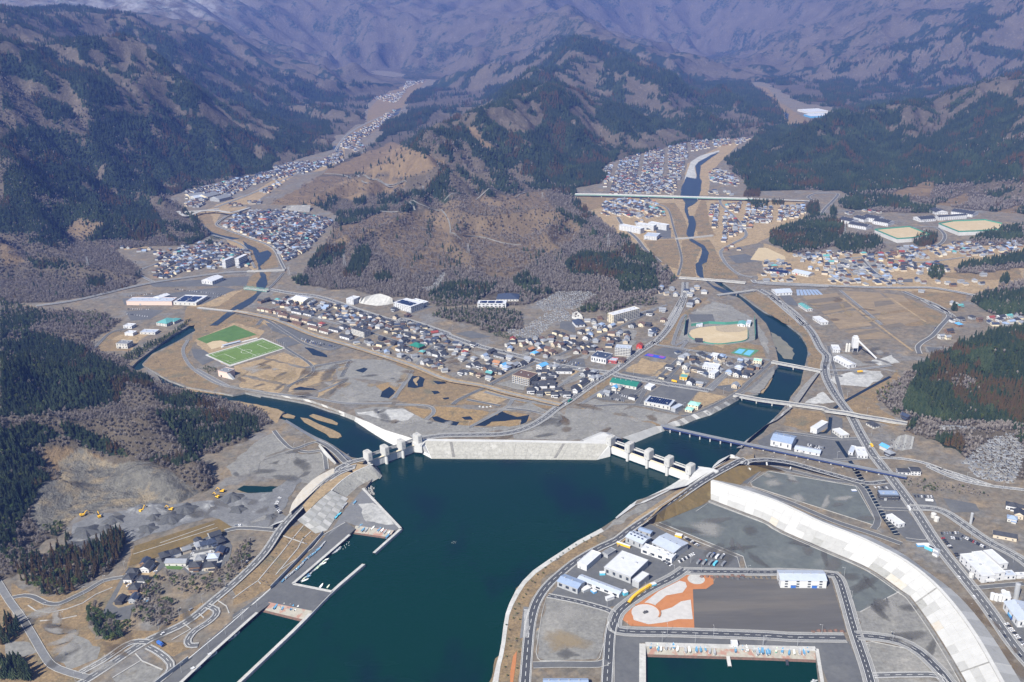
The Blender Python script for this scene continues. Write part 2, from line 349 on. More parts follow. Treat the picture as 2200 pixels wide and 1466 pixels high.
dm('soil', (.165, .135, .098), (.125, .115, .095), 22, c3=(.215, .165, .105), sc3=45, c4=(.150, .145, .135), sc4=70, t4=(.52, .62), mott=0.42)
dm('drygrass', (.225, .160, .085), (.155, .115, .066), 9, c3=(.13, .115, .075), sc3=30, t3=(.52, .66), bump=.5, bsc=3, mott=0.4)
dm('tangrass', (.30, .225, .130), (.25, .185, .105), 14, c3=(.21, .17, .11), sc3=40, mott=0.38)
dm('slopegrass', (.150, .105, .040), (.115, .085, .035), 12, c3=(.17, .13, .055), sc3=30, bump=.3, bsc=2, mott=0.2)
dm('gravel', (.200, .196, .178), (.165, .163, .152), 12, c3=(.26, .25, .225), sc3=55, c4=(.165, .148, .115), sc4=35, mott=0.3)
dm('palegravel', (.40, .40, .38), (.32, .32, .31), 16, c3=(.24, .24, .225), sc3=50, mott=0.3)
dm('greenlot', (.105, .118, .112), (.088, .098, .096), 18, c3=(.135, .145, .138), sc3=60, t3=(.58, .72), c4=(.072, .080, .080), sc4=9, t4=(.62, .75), mott=0.16)
dm('darklot', (.078, .076, .074), (.098, .094, .088), 30, c3=(.115, .105, .092), sc3=25, t3=(.56, .68), stretch=(0.05, .12, 1.0), mott=0.1)
dm('asphalt', (.088, .092, .096), (.105, .108, .110), 14, c3=(.125, .127, .125), sc3=50, mott=0.14)
dm('newasphalt', (.052, .056, .062), (.065, .068, .073), 12)
dm('oldasphalt', (.135, .14, .145), (.155, .158, .16), 10, c3=(.18, .18, .175), sc3=40, mott=0.16)
dm('pavement', (.25, .25, .24), (.21, .21, .205), 8, mott=0.12)
dm('kerb', (.40, .395, .375), (.31, .305, .29), 6, mott=0.12)
dm('paint', (.78, .78, .76), (.66, .66, .64), 5, rough=.7)
dm('concrete', (.44, .435, .41), (.36, .355, .335), 6, c3=(.50, .495, .475), sc3=25, c4=(.29, .285, .265), sc4=14, t4=(.6, .74), mott=0.14)
dm('newconcrete', (.50, .50, .485), (.44, .44, .425), 15, c3=(.46, .46, .445), sc3=10, t3=(.62, .76), mott=0.07)
dm('panela', (.45, .45, .435), (.405, .405, .39), 8)
dm('panelb', (.37, .37, .355), (.33, .33, .315), 8, c3=(.29, .29, .275), sc3=6, t3=(.6, .7))
dm('panelc', (.275, .275, .255), (.31, .31, .29), 5, c3=(.235, .235, .215), sc3=4)
dm('panelwarm', (.43, .385, .31), (.45, .43, .39), 5, c3=(.42, .40, .34), sc3=4)
dm('oldconcrete', (.24, .235, .22), (.19, .187, .175), 7, c3=(.30, .295, .275), sc3=20, c4=(.15, .148, .135), sc4=9, mott=0.28)
dm('blockwall', (.32, .315, .285), (.25, .245, .22), 3.2, c3=(.38, .375, .345), sc3=14, c4=(.17, .165, .15), sc4=5, t4=(.60, .70), bump=.8, bsc=2.5)
dm('mossramp', (.34, .32, .27), (.27, .255, .215), 4, c3=(.30, .175, .135), sc3=9, t3=(.5, .6))
dm('wetramp', (.10, .075, .055), (.17, .095, .075), 3)
dm('turf', (.060, .125, .030), (.075, .150, .038), 20, mott=0.12)
dm('turfb', (.100, .165, .036), (.110, .180, .042), 25, mott=0.12)
dm('sandfield', (.44, .355, .225), (.395, .315, .195), 10, c3=(.47, .39, .26), sc3=30, mott=0.1)
dm('dirtfield', (.33, .275, .195), (.30, .25, .175), 10, mott=0.2)
dm('paddy', (.225, .170, .105), (.185, .145, .095), 12, c3=(.27, .205, .125), sc3=28, stretch=(-.35, .35, 1.2), mott=0.25)
dm('paddydark', (.150, .125, .092), (.125, .108, .082), 12, stretch=(-.35, .35, 1.2), mott=0.2)
dm('sandstain', (.33, .25, .14), (.27, .215, .13), 9, c3=(.23, .21, .17), sc3=16, mott=.25); dm('terracotta', (.40, .165, .065), (.36, .145, .055), 6)
dm('paving', (.46, .445, .425), (.40, .385, .37), 5)
dm('courtgreen', (.075, .19, .10)); dm('courtblue', (.11, .36, .53)); dm('courtnavy', (.03, .07, .42)); dm('courtpurple', (.22, .06, .32))
dm('quarryrock', (.30, .275, .225), (.235, .215, .175), 8, c3=(.19, .178, .155), sc3=14, c4=(.36, .30, .20), sc4=30, bump=1.0, bsc=6, stretch=(.2, .5, 1.3))
dm('quarryfloor', (.155, .158, .16), (.125, .128, .13), 8, c3=(.25, .255, .255), sc3=25, mott=0.25)
dm('crushed', (.085, .088, .09), (.065, .068, .07), 3, bump=.6, bsc=2)
dm('white', (.56, .565, .57), (.51, .515, .52), 5); dm('offwhite', (.52, .51, .475), (.46, .45, .42), 5); dm('cream', (.62, .55, .40)); dm('beige', (.50, .43, .33))
dm('greywall', (.34, .35, .36), (.29, .30, .31), 5); dm('pinkwall', (.62, .47, .40)); dm('darkwall', (.05, .05, .055)); dm('brownwall', (.20, .13, .085))
dm('yellow', (.72, .42, .03)); dm('redpaint', (.42, .05, .035)); dm('bluepaint', (.04, .13, .42)); dm('cyan', (.10, .42, .56)); dm('orange', (.62, .22, .05)); dm('greenpaint', (.03, .24, .13))
dm('roofwhite', (.55, .565, .60), (.49, .505, .54), 6, rough=.45); dm('roofpale', (.40, .445, .52), (.36, .40, .47), 6, rough=.4); dm('roofmid', (.235, .25, .275), (.20, .215, .24), 4, rough=.5); dm('roofblue', (.25, .32, .44), (.22, .28, .39), 4, rough=.4)
dm('roofgrey', (.20, .21, .225), (.16, .17, .185), 4, rough=.6); dm('roofdark', (.050, .054, .062), (.035, .038, .045), 3, rough=.55); dm('roofnavy', (.045, .060, .095), (.035, .046, .075), 3, rough=.5)
dm('roofbrown', (.115, .075, .06), (.085, .056, .046), 3); dm('roofred', (.24, .055, .045), (.19, .045, .04), 3); dm('rooforange', (.36, .18, .09), (.30, .15, .08), 3)
dm('roofteal', (.10, .29, .29), (.085, .25, .25), 3); dm('roofgreen', (.022, .16, .12), (.018, .135, .10), 4, rough=.5); dm('roofsky', (.10, .32, .58), (.085, .28, .52), 3); dm('roofmint', (.28, .56, .48), (.24, .50, .43), 3)
dm('solar', (.012, .020, .055), rough=.15, spec=.7)
dm('metal', (.42, .43, .44), metal=.3, rough=.45); dm('steelblue', (.028, .045, .12), (.035, .052, .13), 3, rough=.5); dm('steelgreen', (.16, .30, .25)); dm('tyre', (.02, .02, .02))
dm('glass', (.035, .045, .06), rough=.12, spec=.7); dm('net', (.06, .22, .16))
dm('rock', (.33, .325, .305), (.24, .235, .22), 2, bump=.7, bsc=1.5)
dm('reed', (.27, .20, .115), (.21, .155, .085), 6, c3=(.20, .145, .075), sc3=14, bump=.5, bsc=2, mott=0.3)
dm('marsh', (.26, .18, .085), (.20, .14, .07), 6, c3=(.12, .10, .06), sc3=16, bump=.5, bsc=2, mott=0.45)
dm('sandbar', (.16, .155, .125), (.125, .125, .10), 12, c3=(.20, .18, .13), sc3=25)
dm('riverwater', (.020, .032, .048), (.028, .042, .058), 20, rough=.35, spec=.2); dm('darkwater', (.006, .012, .016), rough=.08, spec=.5)
dm('trunk', (.10, .075, .055))
dm('hedge', (.030, .050, .018), (.020, .034, .012), 2)
def leafmat(key, c1, c2):
    m = bpy.data.materials.new(key); m.use_nodes = True; n, l = nodes(m); b = n['Principled BSDF']; b.inputs['Roughness'].default_value = .85; b.inputs['Specular IOR Level'].default_value = .15
    oi = n.new('ShaderNodeObjectInfo'); x = n.new('ShaderNodeMix'); x.data_type = 'RGBA'; l.new(oi.outputs['Random'], x.inputs[0]); x.inputs[6].default_value = (*c1, 1); x.inputs[7].default_value = (*c2, 1)
    l.new(x.outputs[2], b.inputs['Base Color']); M[key] = m
leafmat('needles', (.015, .031, .018), (.036, .050, .022)); leafmat('pineleaf', (.024, .043, .022), (.048, .066, .030)); leafmat('cedar', (.074, .046, .020), (.052, .046, .020)); leafmat('evergreen', (.035, .062, .018), (.075, .092, .026)); leafmat('twigs', (.20, .175, .155), (.32, .29, .265))

def stainmat(key, c1, c2):                                          # thin dirt whose cover thins out to nothing at its rim
    m = bpy.data.materials.new(key); m.use_nodes = True; n, l = nodes(m); b = n['Principled BSDF']; b.inputs['Roughness'].default_value = .95; b.inputs['Specular IOR Level'].default_value = .1
    geo = n.new('ShaderNodeNewGeometry'); t = n.new('ShaderNodeTexNoise'); t.inputs['Scale'].default_value = 1 / 7; t.inputs['Detail'].default_value = 7; t.inputs['Roughness'].default_value = .7; l.new(geo.outputs['Position'], t.inputs['Vector'])
    x = n.new('ShaderNodeMix'); x.data_type = 'RGBA'; l.new(t.outputs[0], x.inputs[0]); x.inputs[6].default_value = (*c1, 1); x.inputs[7].default_value = (*c2, 1); l.new(x.outputs[2], b.inputs['Base Color'])
    at = n.new('ShaderNodeAttribute'); at.attribute_name = 'fade'; a = n.new('ShaderNodeMath'); a.operation = 'ADD'; l.new(at.outputs['Fac'], a.inputs[0]); l.new(t.outputs[0], a.inputs[1])
    r = n.new('ShaderNodeMapRange'); r.inputs[1].default_value = .62; r.inputs[2].default_value = 1.15; r.inputs[4].default_value = .58; l.new(a.outputs[0], r.inputs[0]); l.new(r.outputs[0], b.inputs['Alpha']); M[key] = m
stainmat('stain_pale', (.26, .255, .235), (.36, .35, .325)); stainmat('stain_sand', (.25, .19, .11), (.33, .26, .155)); stainmat('stain_damp', (.085, .085, .08), (.11, .108, .10)); stainmat('stain_soil', (.12, .095, .065), (.17, .13, .085)); stainmat('stain_track', (.115, .112, .105), (.15, .145, .135))
# water: one sheet for the sea and the river mouths
def water_mat():
    m = bpy.data.materials.new('water'); m.use_nodes = True; n, l = nodes(m); b = n['Principled BSDF']
    b.inputs['Roughness'].default_value = .12; b.inputs['IOR'].default_value = 1.33; b.inputs['Specular IOR Level'].default_value = .28
    geo = n.new('ShaderNodeNewGeometry')
    def noise(s, d=4, sx=1.0, sy=1.0):
        mp = n.new('ShaderNodeMapping'); mp.inputs['Scale'].default_value = (sx / s, sy / s, 1 / s); l.new(geo.outputs['Position'], mp.inputs[0])
        t = n.new('ShaderNodeTexNoise'); t.inputs['Scale'].default_value = 1; t.inputs['Detail'].default_value = d; l.new(mp.outputs[0], t.inputs['Vector']); return t.outputs[0]
    # green in the near bay, bluer towards the river mouths, with random darker patches
    sx = n.new('ShaderNodeSeparateXYZ'); l.new(geo.outputs['Position'], sx.inputs[0])
    r = n.new('ShaderNodeMapRange'); r.inputs[1].default_value = 820; r.inputs[2].default_value = 1250; l.new(sx.outputs[1], r.inputs[0])
    x = n.new('ShaderNodeMix'); x.data_type = 'RGBA'; l.new(r.outputs[0], x.inputs[0]); x.inputs[6].default_value = (.0005, .0215, .0125, 1); x.inputs[7].default_value = (.0014, .0170, .0160, 1)
    r2 = n.new('ShaderNodeMapRange'); r2.inputs[1].default_value = .52; r2.inputs[2].default_value = .68; l.new(noise(90, 6, 1, .5), r2.inputs[0])
    x2 = n.new('ShaderNodeMix'); x2.data_type = 'RGBA'; ml = n.new('ShaderNodeMath'); ml.operation = 'MULTIPLY'; ml.inputs[1].default_value = .85; l.new(r2.outputs[0], ml.inputs[0]); l.new(ml.outputs[0], x2.inputs[0])
    l.new(x.outputs[2], x2.inputs[6]); x2.inputs[7].default_value = (.002, .009, .017, 1); l.new(x2.outputs[2], b.inputs['Base Color'])
    bp = n.new('ShaderNodeBump'); bp.inputs['Strength'].default_value = .55; bp.inputs['Distance'].default_value = .5; l.new(noise(6, 5, 1, 1.8), bp.inputs['Height']); l.new(bp.outputs[0], b.inputs['Normal'])
    rr = n.new('ShaderNodeMapRange'); rr.inputs[1].default_value = .4; rr.inputs[2].default_value = .66; rr.inputs[3].default_value = .05; rr.inputs[4].default_value = .32; l.new(noise(150, 5, .6, 1.5), rr.inputs[0]); l.new(rr.outputs[0], b.inputs['Roughness'])
    M['water'] = m
water_mat()

# ---------------------------------------------------------------- mesh and object helpers
class MB:
    def __init__(s): s.v = []; s.f = []; s.m = []; s.mats = []
    def mi(s, key):
        if key not in s.mats: s.mats.append(key)
        return s.mats.index(key)
    def poly(s, pts, key):
        i = len(s.v); s.v += [tuple(map(float, p)) for p in pts]; s.f.append(tuple(range(i, i + len(pts)))); s.m.append(s.mi(key))
    def prism(s, pts, z0, z1, key, side=None, bottom=False):        # pts counter-clockwise (xy)
        pts = ccw(pts); n = len(pts); i = len(s.v)
        s.v += [(float(p[0]), float(p[1]), z0) for p in pts] + [(float(p[0]), float(p[1]), z1) for p in pts]
        for k in range(n):
            q = (k + 1) % n; s.f.append((i + k, i + q, i + n + q, i + n + k)); s.m.append(s.mi(side or key))
        if n <= 4: s.f.append(tuple(range(i + n, i + 2 * n))); s.m.append(s.mi(key))
        else:
            for t in tessellate_polygon([[Vector((p[0], p[1], 0)) for p in pts]]):
                a, b, c = t
                if cross2(pts[a], pts[b], pts[c]) < 0: a, b, c = a, c, b
                s.f.append((i + n + a, i + n + b, i + n + c)); s.m.append(s.mi(key))
        if bottom: s.f.append(tuple(range(i + n - 1, i - 1, -1))); s.m.append(s.mi(key))
    def box(s, c, sx, sy, z0, z1, key, rot=0.0, side=None):
        ca, sa = math.cos(rot), math.sin(rot)
        s.prism([(c[0] + x * ca - y * sa, c[1] + x * sa + y * ca) for x, y in ((-sx / 2, -sy / 2), (sx / 2, -sy / 2), (sx / 2, sy / 2), (-sx / 2, sy / 2))], z0, z1, key, side, True)
    def tube(s, a, b, r0, r1, key, n=6):
        a = Vector(a); b = Vector(b); d = (b - a).normalized(); u = d.orthogonal().normalized(); w = d.cross(u); i = len(s.v)
        for p, r in ((a, r0), (b, r1)):
            for k in range(n): t = 2 * math.pi * k / n; s.v.append(tuple(p + u * math.cos(t) * r + w * math.sin(t) * r))
        for k in range(n): q = (k + 1) % n; s.f.append((i + k, i + q, i + n + q, i + n + k)); s.m.append(s.mi(key))
        s.f.append(tuple(range(i + n, i + 2 * n))); s.m.append(s.mi(key)); s.f.append(tuple(range(i + n - 1, i - 1, -1))); s.m.append(s.mi(key))
    def mesh(s, name, smooth=False):
        me = bpy.data.meshes.new(name); me.from_pydata(s.v, [], s.f)
        for k in s.mats: me.materials.append(M[k])
        if len(s.mats) > 1: me.polygons.foreach_set('material_index', s.m)
        if smooth: me.polygons.foreach_set('use_smooth', [True] * len(s.f))
        me.update(); return me
    def obj(s, name, parent=None, **k): return link(name, s.mesh(name, k.pop('smooth', False)), parent, **k)
def cross2(a, b, c): return (b[0] - a[0]) * (c[1] - a[1]) - (b[1] - a[1]) * (c[0] - a[0])
def ccw(pts):
    a = sum(pts[i][0] * pts[(i + 1) % len(pts)][1] - pts[(i + 1) % len(pts)][0] * pts[i][1] for i in range(len(pts)))
    return list(pts) if a > 0 else list(pts)[::-1]
def link(name, data, parent=None, loc=None, rz=0.0, label=None, cat=None, group=None, kind=None, scale=None):
    o = bpy.data.objects.new(name, data); COL.objects.link(o)
    if parent is not None: o.parent = parent
    if loc is not None: o.location = loc
    if rz: o.rotation_euler = (0, 0, rz)
    if scale: o.scale = scale
    if label: o['label'] = label
    if cat: o['category'] = cat
    if group: o['group'] = group
    if kind: o['kind'] = kind
    return o
def thing(name, label, cat, loc=(0, 0, 0), rz=0.0, group=None): return link(name, None, None, loc, rz, label, cat, group)
def sheet(name, pts, z, key, kind='structure', thick=0.0, **k):
    b = MB()
    if thick: b.prism([(p[0], p[1]) for p in pts], z - thick, z, key)
    else:
        q = ccw([(p[0], p[1]) for p in pts])
        for t in tessellate_polygon([[Vector((p[0], p[1], 0)) for p in q]]):
            a, bb, c = t
            if cross2(q[a], q[bb], q[c]) < 0: a, bb, c = a, c, bb
            b.poly([(q[i][0], q[i][1], z) for i in (a, bb, c)], key)
    return b.obj(name, k.pop('parent', None), kind=kind, **k)
def smooth(pts, step=8.0):                                          # Catmull-Rom through world points
    P = [np.asarray(p, float) for p in pts]
    if len(P) < 3: 
        n = max(1, int(np.linalg.norm(P[1] - P[0]) / 60)); return [P[0] + (P[1] - P[0]) * t / n for t in range(n + 1)]
    Q = [2 * P[0] - P[1]] + P + [2 * P[-1] - P[-2]]; out = []
    for i in range(1, len(Q) - 2):
        a, b, c, d = Q[i - 1:i + 3]; n = max(2, min(16, int(np.linalg.norm(c - b) / step)))
        for k in range(n):
            t = k / n; out.append(0.5 * ((2 * b) + (c - a) * t + (2 * a - 5 * b + 4 * c - d) * t * t + (3 * b - a - 3 * c + d) * t ** 3))
    out.append(P[-1]); return out
def offs(line, d):
    L = [np.asarray(p, float) for p in line]; out = []
    for i, p in enumerate(L):
        t = L[min(i + 1, len(L) - 1)] - L[max(i - 1, 0)]; t = t[:2] / (np.linalg.norm(t[:2]) + 1e-9)
        out.append(np.array([p[0] - t[1] * d, p[1] + t[0] * d, p[2]]))
    return out
def ribbon(b, line, d0, d1, dz, key, skirt=0.0):
    l = offs(line, d1); r = offs(line, d0)
    for i in range(len(line) - 1):
        q = [r[i], r[i + 1], l[i + 1], l[i]]; q = [(p[0], p[1], p[2] + dz) for p in q]
        b.poly(q, key)
        if skirt:
            for (p, s) in (((q[0], q[1]), 1), ((q[3], q[2]), -1)):
                u, w = p
                b.poly([(u[0], u[1], u[2] - skirt), (w[0], w[1], w[2] - skirt), w, u][::s], key)
def dashes(b, line, off, w, dash, gap, dz, key):
    L = offs(line, off); acc = 0.0; on = True; left = dash; cur = [L[0]]
    for i in range(len(L) - 1):
        a, c = L[i], L[i + 1]; d = np.linalg.norm((c - a)[:2]); t = 0.0
        while d - t > left:
            t += left; p = a + (c - a) * (t / d); cur.append(p)
            if on: ribbon(b, cur, -w / 2, w / 2, dz, key)
            on = not on; left = dash if on else gap; cur = [p]
        left -= d - t; cur.append(c)
ROADS = []
def road(name, px, w, key='asphalt', z=GZ + .2, edge='kerb', ew=.5, dash=True, side=None, sw=2.5, zs=None, mark=True, dl=(5, 5), lw=.35):
    if not zs: z += .36 + .006 * (len(ROADS) % 37)
    if isinstance(px, str): pts = [G(x, y, z) for x, y in PX(px)]
    else: pts = px
    if zs: pts = [G(x, y, h) for (x, y), h in zip(PX(px), zs)]
    line = smooth(pts)
    ROADS.append(line)
    b = MB(); ribbon(b, line, -w / 2, w / 2, 0, key, 1.0 if zs else 0.0)
    o = b.obj(name, kind='structure')
    if side:                                                        # pavements on both sides, a real step up
        s = MB(); ribbon(s, line, w / 2, w / 2 + sw, .14, side, .14); ribbon(s, line, -w / 2 - sw, -w / 2, .14, side, .14); s.obj('pavement', o)
    if edge:
        s = MB(); ww = w / 2 + (sw if side else 0)
        for e in (1, -1): ribbon(s, line, e * ww if e > 0 else -ww - ew, ww + ew if e > 0 else -ww, .18, edge, .18)
        s.obj('kerb', o)
    if mark:
        s = MB()
        for e in (1, -1): ribbon(s, line, e * (w / 2 - .7) - lw / 2, e * (w / 2 - .7) + lw / 2, .06, 'paint')
        if dash: dashes(s, line, 0, lw, dl[0], dl[1], .06, 'paint')
        s.obj('lane_marking', o)
    return o
def line_mark(name, px, w, key='kerb', z=GZ + .62, parent=None, kind='structure', skirt=.5, closed=False):
    pts = [G(x, y, z) for x, y in PX(px)] if isinstance(px, str) else px
    if closed: pts = pts + [pts[0]]
    b = MB(); ribbon(b, pts, -w / 2, w / 2, 0, key, skirt); return b.obj(name, parent, kind=None if parent else kind)
# ---------------------------------------------------------------- terrain colour: which slopes carry conifers, snow, cut grass
DARK = [(PX(s), w) for s, w in (                                     # dark evergreen stands seen on the slopes
 ('A1 -300,-80 250,-60 340,60 310,140 210,290 110,420 60,560 -300,640', .97),  ('D1 0,330 140,330 330,300 460,400 690,500 760,600 800,650 700,670 560,660 480,620 400,520 300,440 200,520 100,500 0,480', .9),
 ('D1 1060,510 1130,550 1280,500 1310,600 1250,700 1180,700 1050,610', 1), ('D1 1370,530 1450,560 1640,640 1850,700 2100,780 2130,860 1900,850 1740,810 1560,700 1450,600', .95),
 ('D1 130,820 300,830 520,860 640,760 760,700 1000,760 1250,740 1420,840 1600,840 1800,830 2050,880 2000,1000 1760,960 1740,1090 1560,1110 1240,1190 1100,1249 0,1249 0,880', .82),
 ('D1 200,600 420,680 520,760 400,760 250,690', .9), ('D1 1880,530 2200,600 2200,660 2000,650 1880,580', .9), ('D1 380,260 620,280 560,310 420,300', .9), ('D1 1240,220 1360,210 1340,260 1280,310 1240,290', .9), ('D1 1160,420 1330,420 1310,460 1170,460', .9),
 ('D2 660,650 860,520 1120,430 1280,340 1260,390 1000,520 800,640', .95), ('D2 440,880 560,780 760,700 900,680 850,760 760,820 640,850 500,910', .95), ('D2 1450,640 1600,520 1640,520 1740,640 1800,660 1700,720 1760,800 1950,900 2040,960 2060,1010 1950,1100 1980,1190 1700,1190 1300,1060 1250,960 1480,960 1560,780 1560,660', .95),
 ('D2 830,840 900,830 1020,880 1000,900', .9), ('D2 940,830 1080,820 1170,940 1060,910', .9), ('D2 1140,820 1280,800 1420,860 1480,960 1300,950 1180,880', .95), ('D2 1200,560 1560,480 1640,420 1700,450 1500,570 1280,640 1180,640', .9),
 ('D2 1640,90 1740,100 1760,200 2000,260 2150,330 2200,420 1900,360 1720,320 1650,300 1660,200', .85), ('D2 1400,260 1720,200 1800,240 1560,290 1420,300', .8), ('D2 1900,560 2000,470 2040,540 2160,610 2000,580', .9), ('D2 1900,700 2000,620 2100,680 2200,760 2000,860 1900,760', .8),
 ('D2 800,280 1110,270 1120,360 900,370 840,330', .9), ('D2 650,430 940,420 760,520 660,500', .9),
 ('D3 0,290 200,340 500,400 540,430 640,400 740,430 830,500 930,560 970,640 900,650 700,600 520,530 330,480 200,420 0,380', .8), ('D3 0,520 200,560 360,640 420,620 440,560 520,620 590,610 590,740 520,740 340,680 200,700 0,640', .85),
 ('D3 590,840 700,760 900,660 1240,610 1540,590 1560,640 1420,680 1700,740 1900,560 2040,480 2160,540 2150,640 2090,740 2200,740 2200,940 1300,1010 740,1010 720,920 680,880', .93), ('D3 1240,560 1500,530 1640,470 1900,440 1700,500 1500,560 1240,600', .9),
 ('D3 1120,450 1240,400 1330,440 1240,560 1170,560', .9), ('D3 1250,500 1560,410 1800,320 1980,220 2200,280 2200,330 1900,260 1830,330 1560,430 1300,540', .9), ('D3 980,380 1200,320 1500,220 1740,130 1900,100 1700,190 1400,260 1100,370', .85), ('D3 520,300 700,230 920,190 1050,160 1060,190 800,260 560,340', .9), ('D3 1830,100 1900,10 2000,10 2010,60 1860,110', .9),
 ('D3 1080,130 1250,80 1530,10 1560,30 1280,110 1100,160', .85), ('D3 860,10 1000,0 960,80 900,60', .8), ('D3 250,30 340,30 330,70 270,70', .9), ('D3 720,780 800,960 1100,1000 1080,940 900,860', .9),
 ('C3 1060,650 1150,600 1270,640 1180,720 1100,710', .7), ('C3 280,680 400,560 560,600 620,660 560,760 460,780 330,750', .85), ('C3 80,700 200,620 260,450 240,380 290,290 340,310 330,400 280,560 220,700 120,770', .9), ('C3 560,560 640,540 650,610 590,610', .8),
 ('C3 1420,740 1560,640 1800,640 1960,560 2200,680 2200,960 1900,980 1860,880 1500,820', .82), ('C3 1000,880 1150,820 1250,920 1350,980 1200,1000 1040,950', .8), ('C3 240,80 380,30 440,80 560,160 420,210 300,170', .8), ('C3 820,80 1100,60 1500,100 1510,180 1300,110 900,140', .7), ('C3 270,1000 500,880 860,900 700,1040 350,1060', .6),
 ('C2 920,740 1060,640 1380,550 1330,680 1200,760 1080,800', .85), ('C2 1340,820 1430,620 1560,600 1540,700 1500,840 1390,850', .9), ('C2 800,870 1050,850 1060,920 900,940', .8), ('C2 1260,390 1500,300 1700,280 1500,350 1300,430', .9), ('C2 1040,590 1120,520 1240,440 1200,520 1060,610', .9), ('C2 1600,820 1740,820 1780,880 1640,900', .8), ('C2 1620,240 1950,110 1960,150 1700,250', .85), ('C2 1130,160 1250,140 1280,200 1150,220', .8), ('C2 1000,310 1080,230 1150,290 1060,320', .9), ('C2 1410,210 1530,180 1530,230 1430,250', .8),
 ('C1 0,100 560,260 540,180 700,140 1000,150 1250,170 1300,280 1380,420 1500,570 1740,500 1750,560 1640,590 1400,560 1380,480 1200,540 880,520 700,550 880,400 670,360 540,480 0,490', .85), ('C1 240,700 420,720 760,760 600,800 320,780', .8), ('C1 720,860 860,850 880,940 740,950', .9), ('C1 0,0 1500,0 1640,90 1250,150 900,120 600,100 300,120 0,180', .85),
 ('B1 0,270 330,300 620,390 760,460 900,520 1040,580 1210,640 1210,730 1000,690 940,830 760,860 480,900 200,960 0,960', .92), ('B1 1210,760 1500,780 1720,850 1700,880 1400,870 1240,800', .85), ('B1 1190,910 1420,900 1750,910 2052,960 2052,1080 1900,1100 1700,1150 1500,1250 1300,1000', .75), ('B1 480,1000 620,1000 800,1100 950,1170 1020,1250 900,1240 700,1180 520,1080', .95), ('B1 0,1050 260,1000 500,1090 340,1160 200,1220 360,1400 360,1466 0,1466', .93), ('B1 0,100 300,120 360,200 180,270 0,260', .7), ('B1 1160,1260 1560,1240 1600,1340 1180,1320', .6),
 ('B5 1450,430 1650,210 2052,200 2400,200 2400,1150 2052,1000 1700,980 1420,980 1090,880 1120,740 1200,600 1100,500 1240,440', .97), ('B5 1280,1110 1560,1100 1610,1180 1500,1290 1290,1270', .9), ('B5 1050,1010 1220,980 1210,1030 1100,1050', .9), ('C5 1600,800 1700,700 2200,620 2400,600 2400,720 1960,760', .95), ('C5 1720,1040 1990,960 2200,980 2200,1170 1780,1180', .75),
 ('C5 0,520 300,390 560,340 680,370 690,460 560,600 250,650 60,600', .8), ('C5 590,560 700,490 1000,510 1040,570 900,640 640,650', .85), ('C5 640,160 1000,160 1220,200 1200,270 700,290', .92), ('C5 1760,530 1850,420 2110,390 2200,470 2200,520', .85))]
BARE = [(PX(s), w) for s, w in (                                     # mown or cut-over brown slopes
 ('C3 -200,330 340,280 460,210 1050,150 1340,270 1560,430 1480,560 1150,720 1000,880 640,760 130,820 -100,680', .62),  ('C2 700,230 1050,20 1500,30 1900,60 1400,200 1300,160 1100,230', 1), ('D2 200,1080 600,910 900,1010 930,1040 700,1130 400,1120 160,1110', 1), ('D2 0,1130 400,1140 700,1150 600,1249 0,1249', .8), ('C2 1060,600 1300,430 1640,300 1900,300 1700,400 1400,560 1250,560', .7), ('C3 130,770 300,560 340,300 440,300 460,500 560,540 560,600 400,560 280,680', .8), ('C3 420,200 1050,150 1250,130 1340,270 900,280 500,220', .7), ('C5 1030,150 1300,60 1440,60 1400,170 1100,160', 1), ('C5 1460,230 1740,120 1720,240 1500,250', 1), ('C5 1890,300 2170,240 2160,380 2050,390', 1), ('C1 0,560 90,560 230,720 60,740 0,700', .8), ('C1 540,470 680,350 880,390 720,540', .7),
 ('B1 340,1180 540,1180 800,1250 950,1360 1340,1466 380,1466 350,1320', 1), ('A1 0,0 280,0 400,60 600,0 800,30 1000,60 1130,60 1330,230 900,300 660,320 500,400 270,330 420,120 200,0', 0), ('B5 900,1050 1180,1060 1290,1130 1280,1270 1000,1200', .8), ('D2 1060,800 1140,820 1300,980 1200,950', 1))]
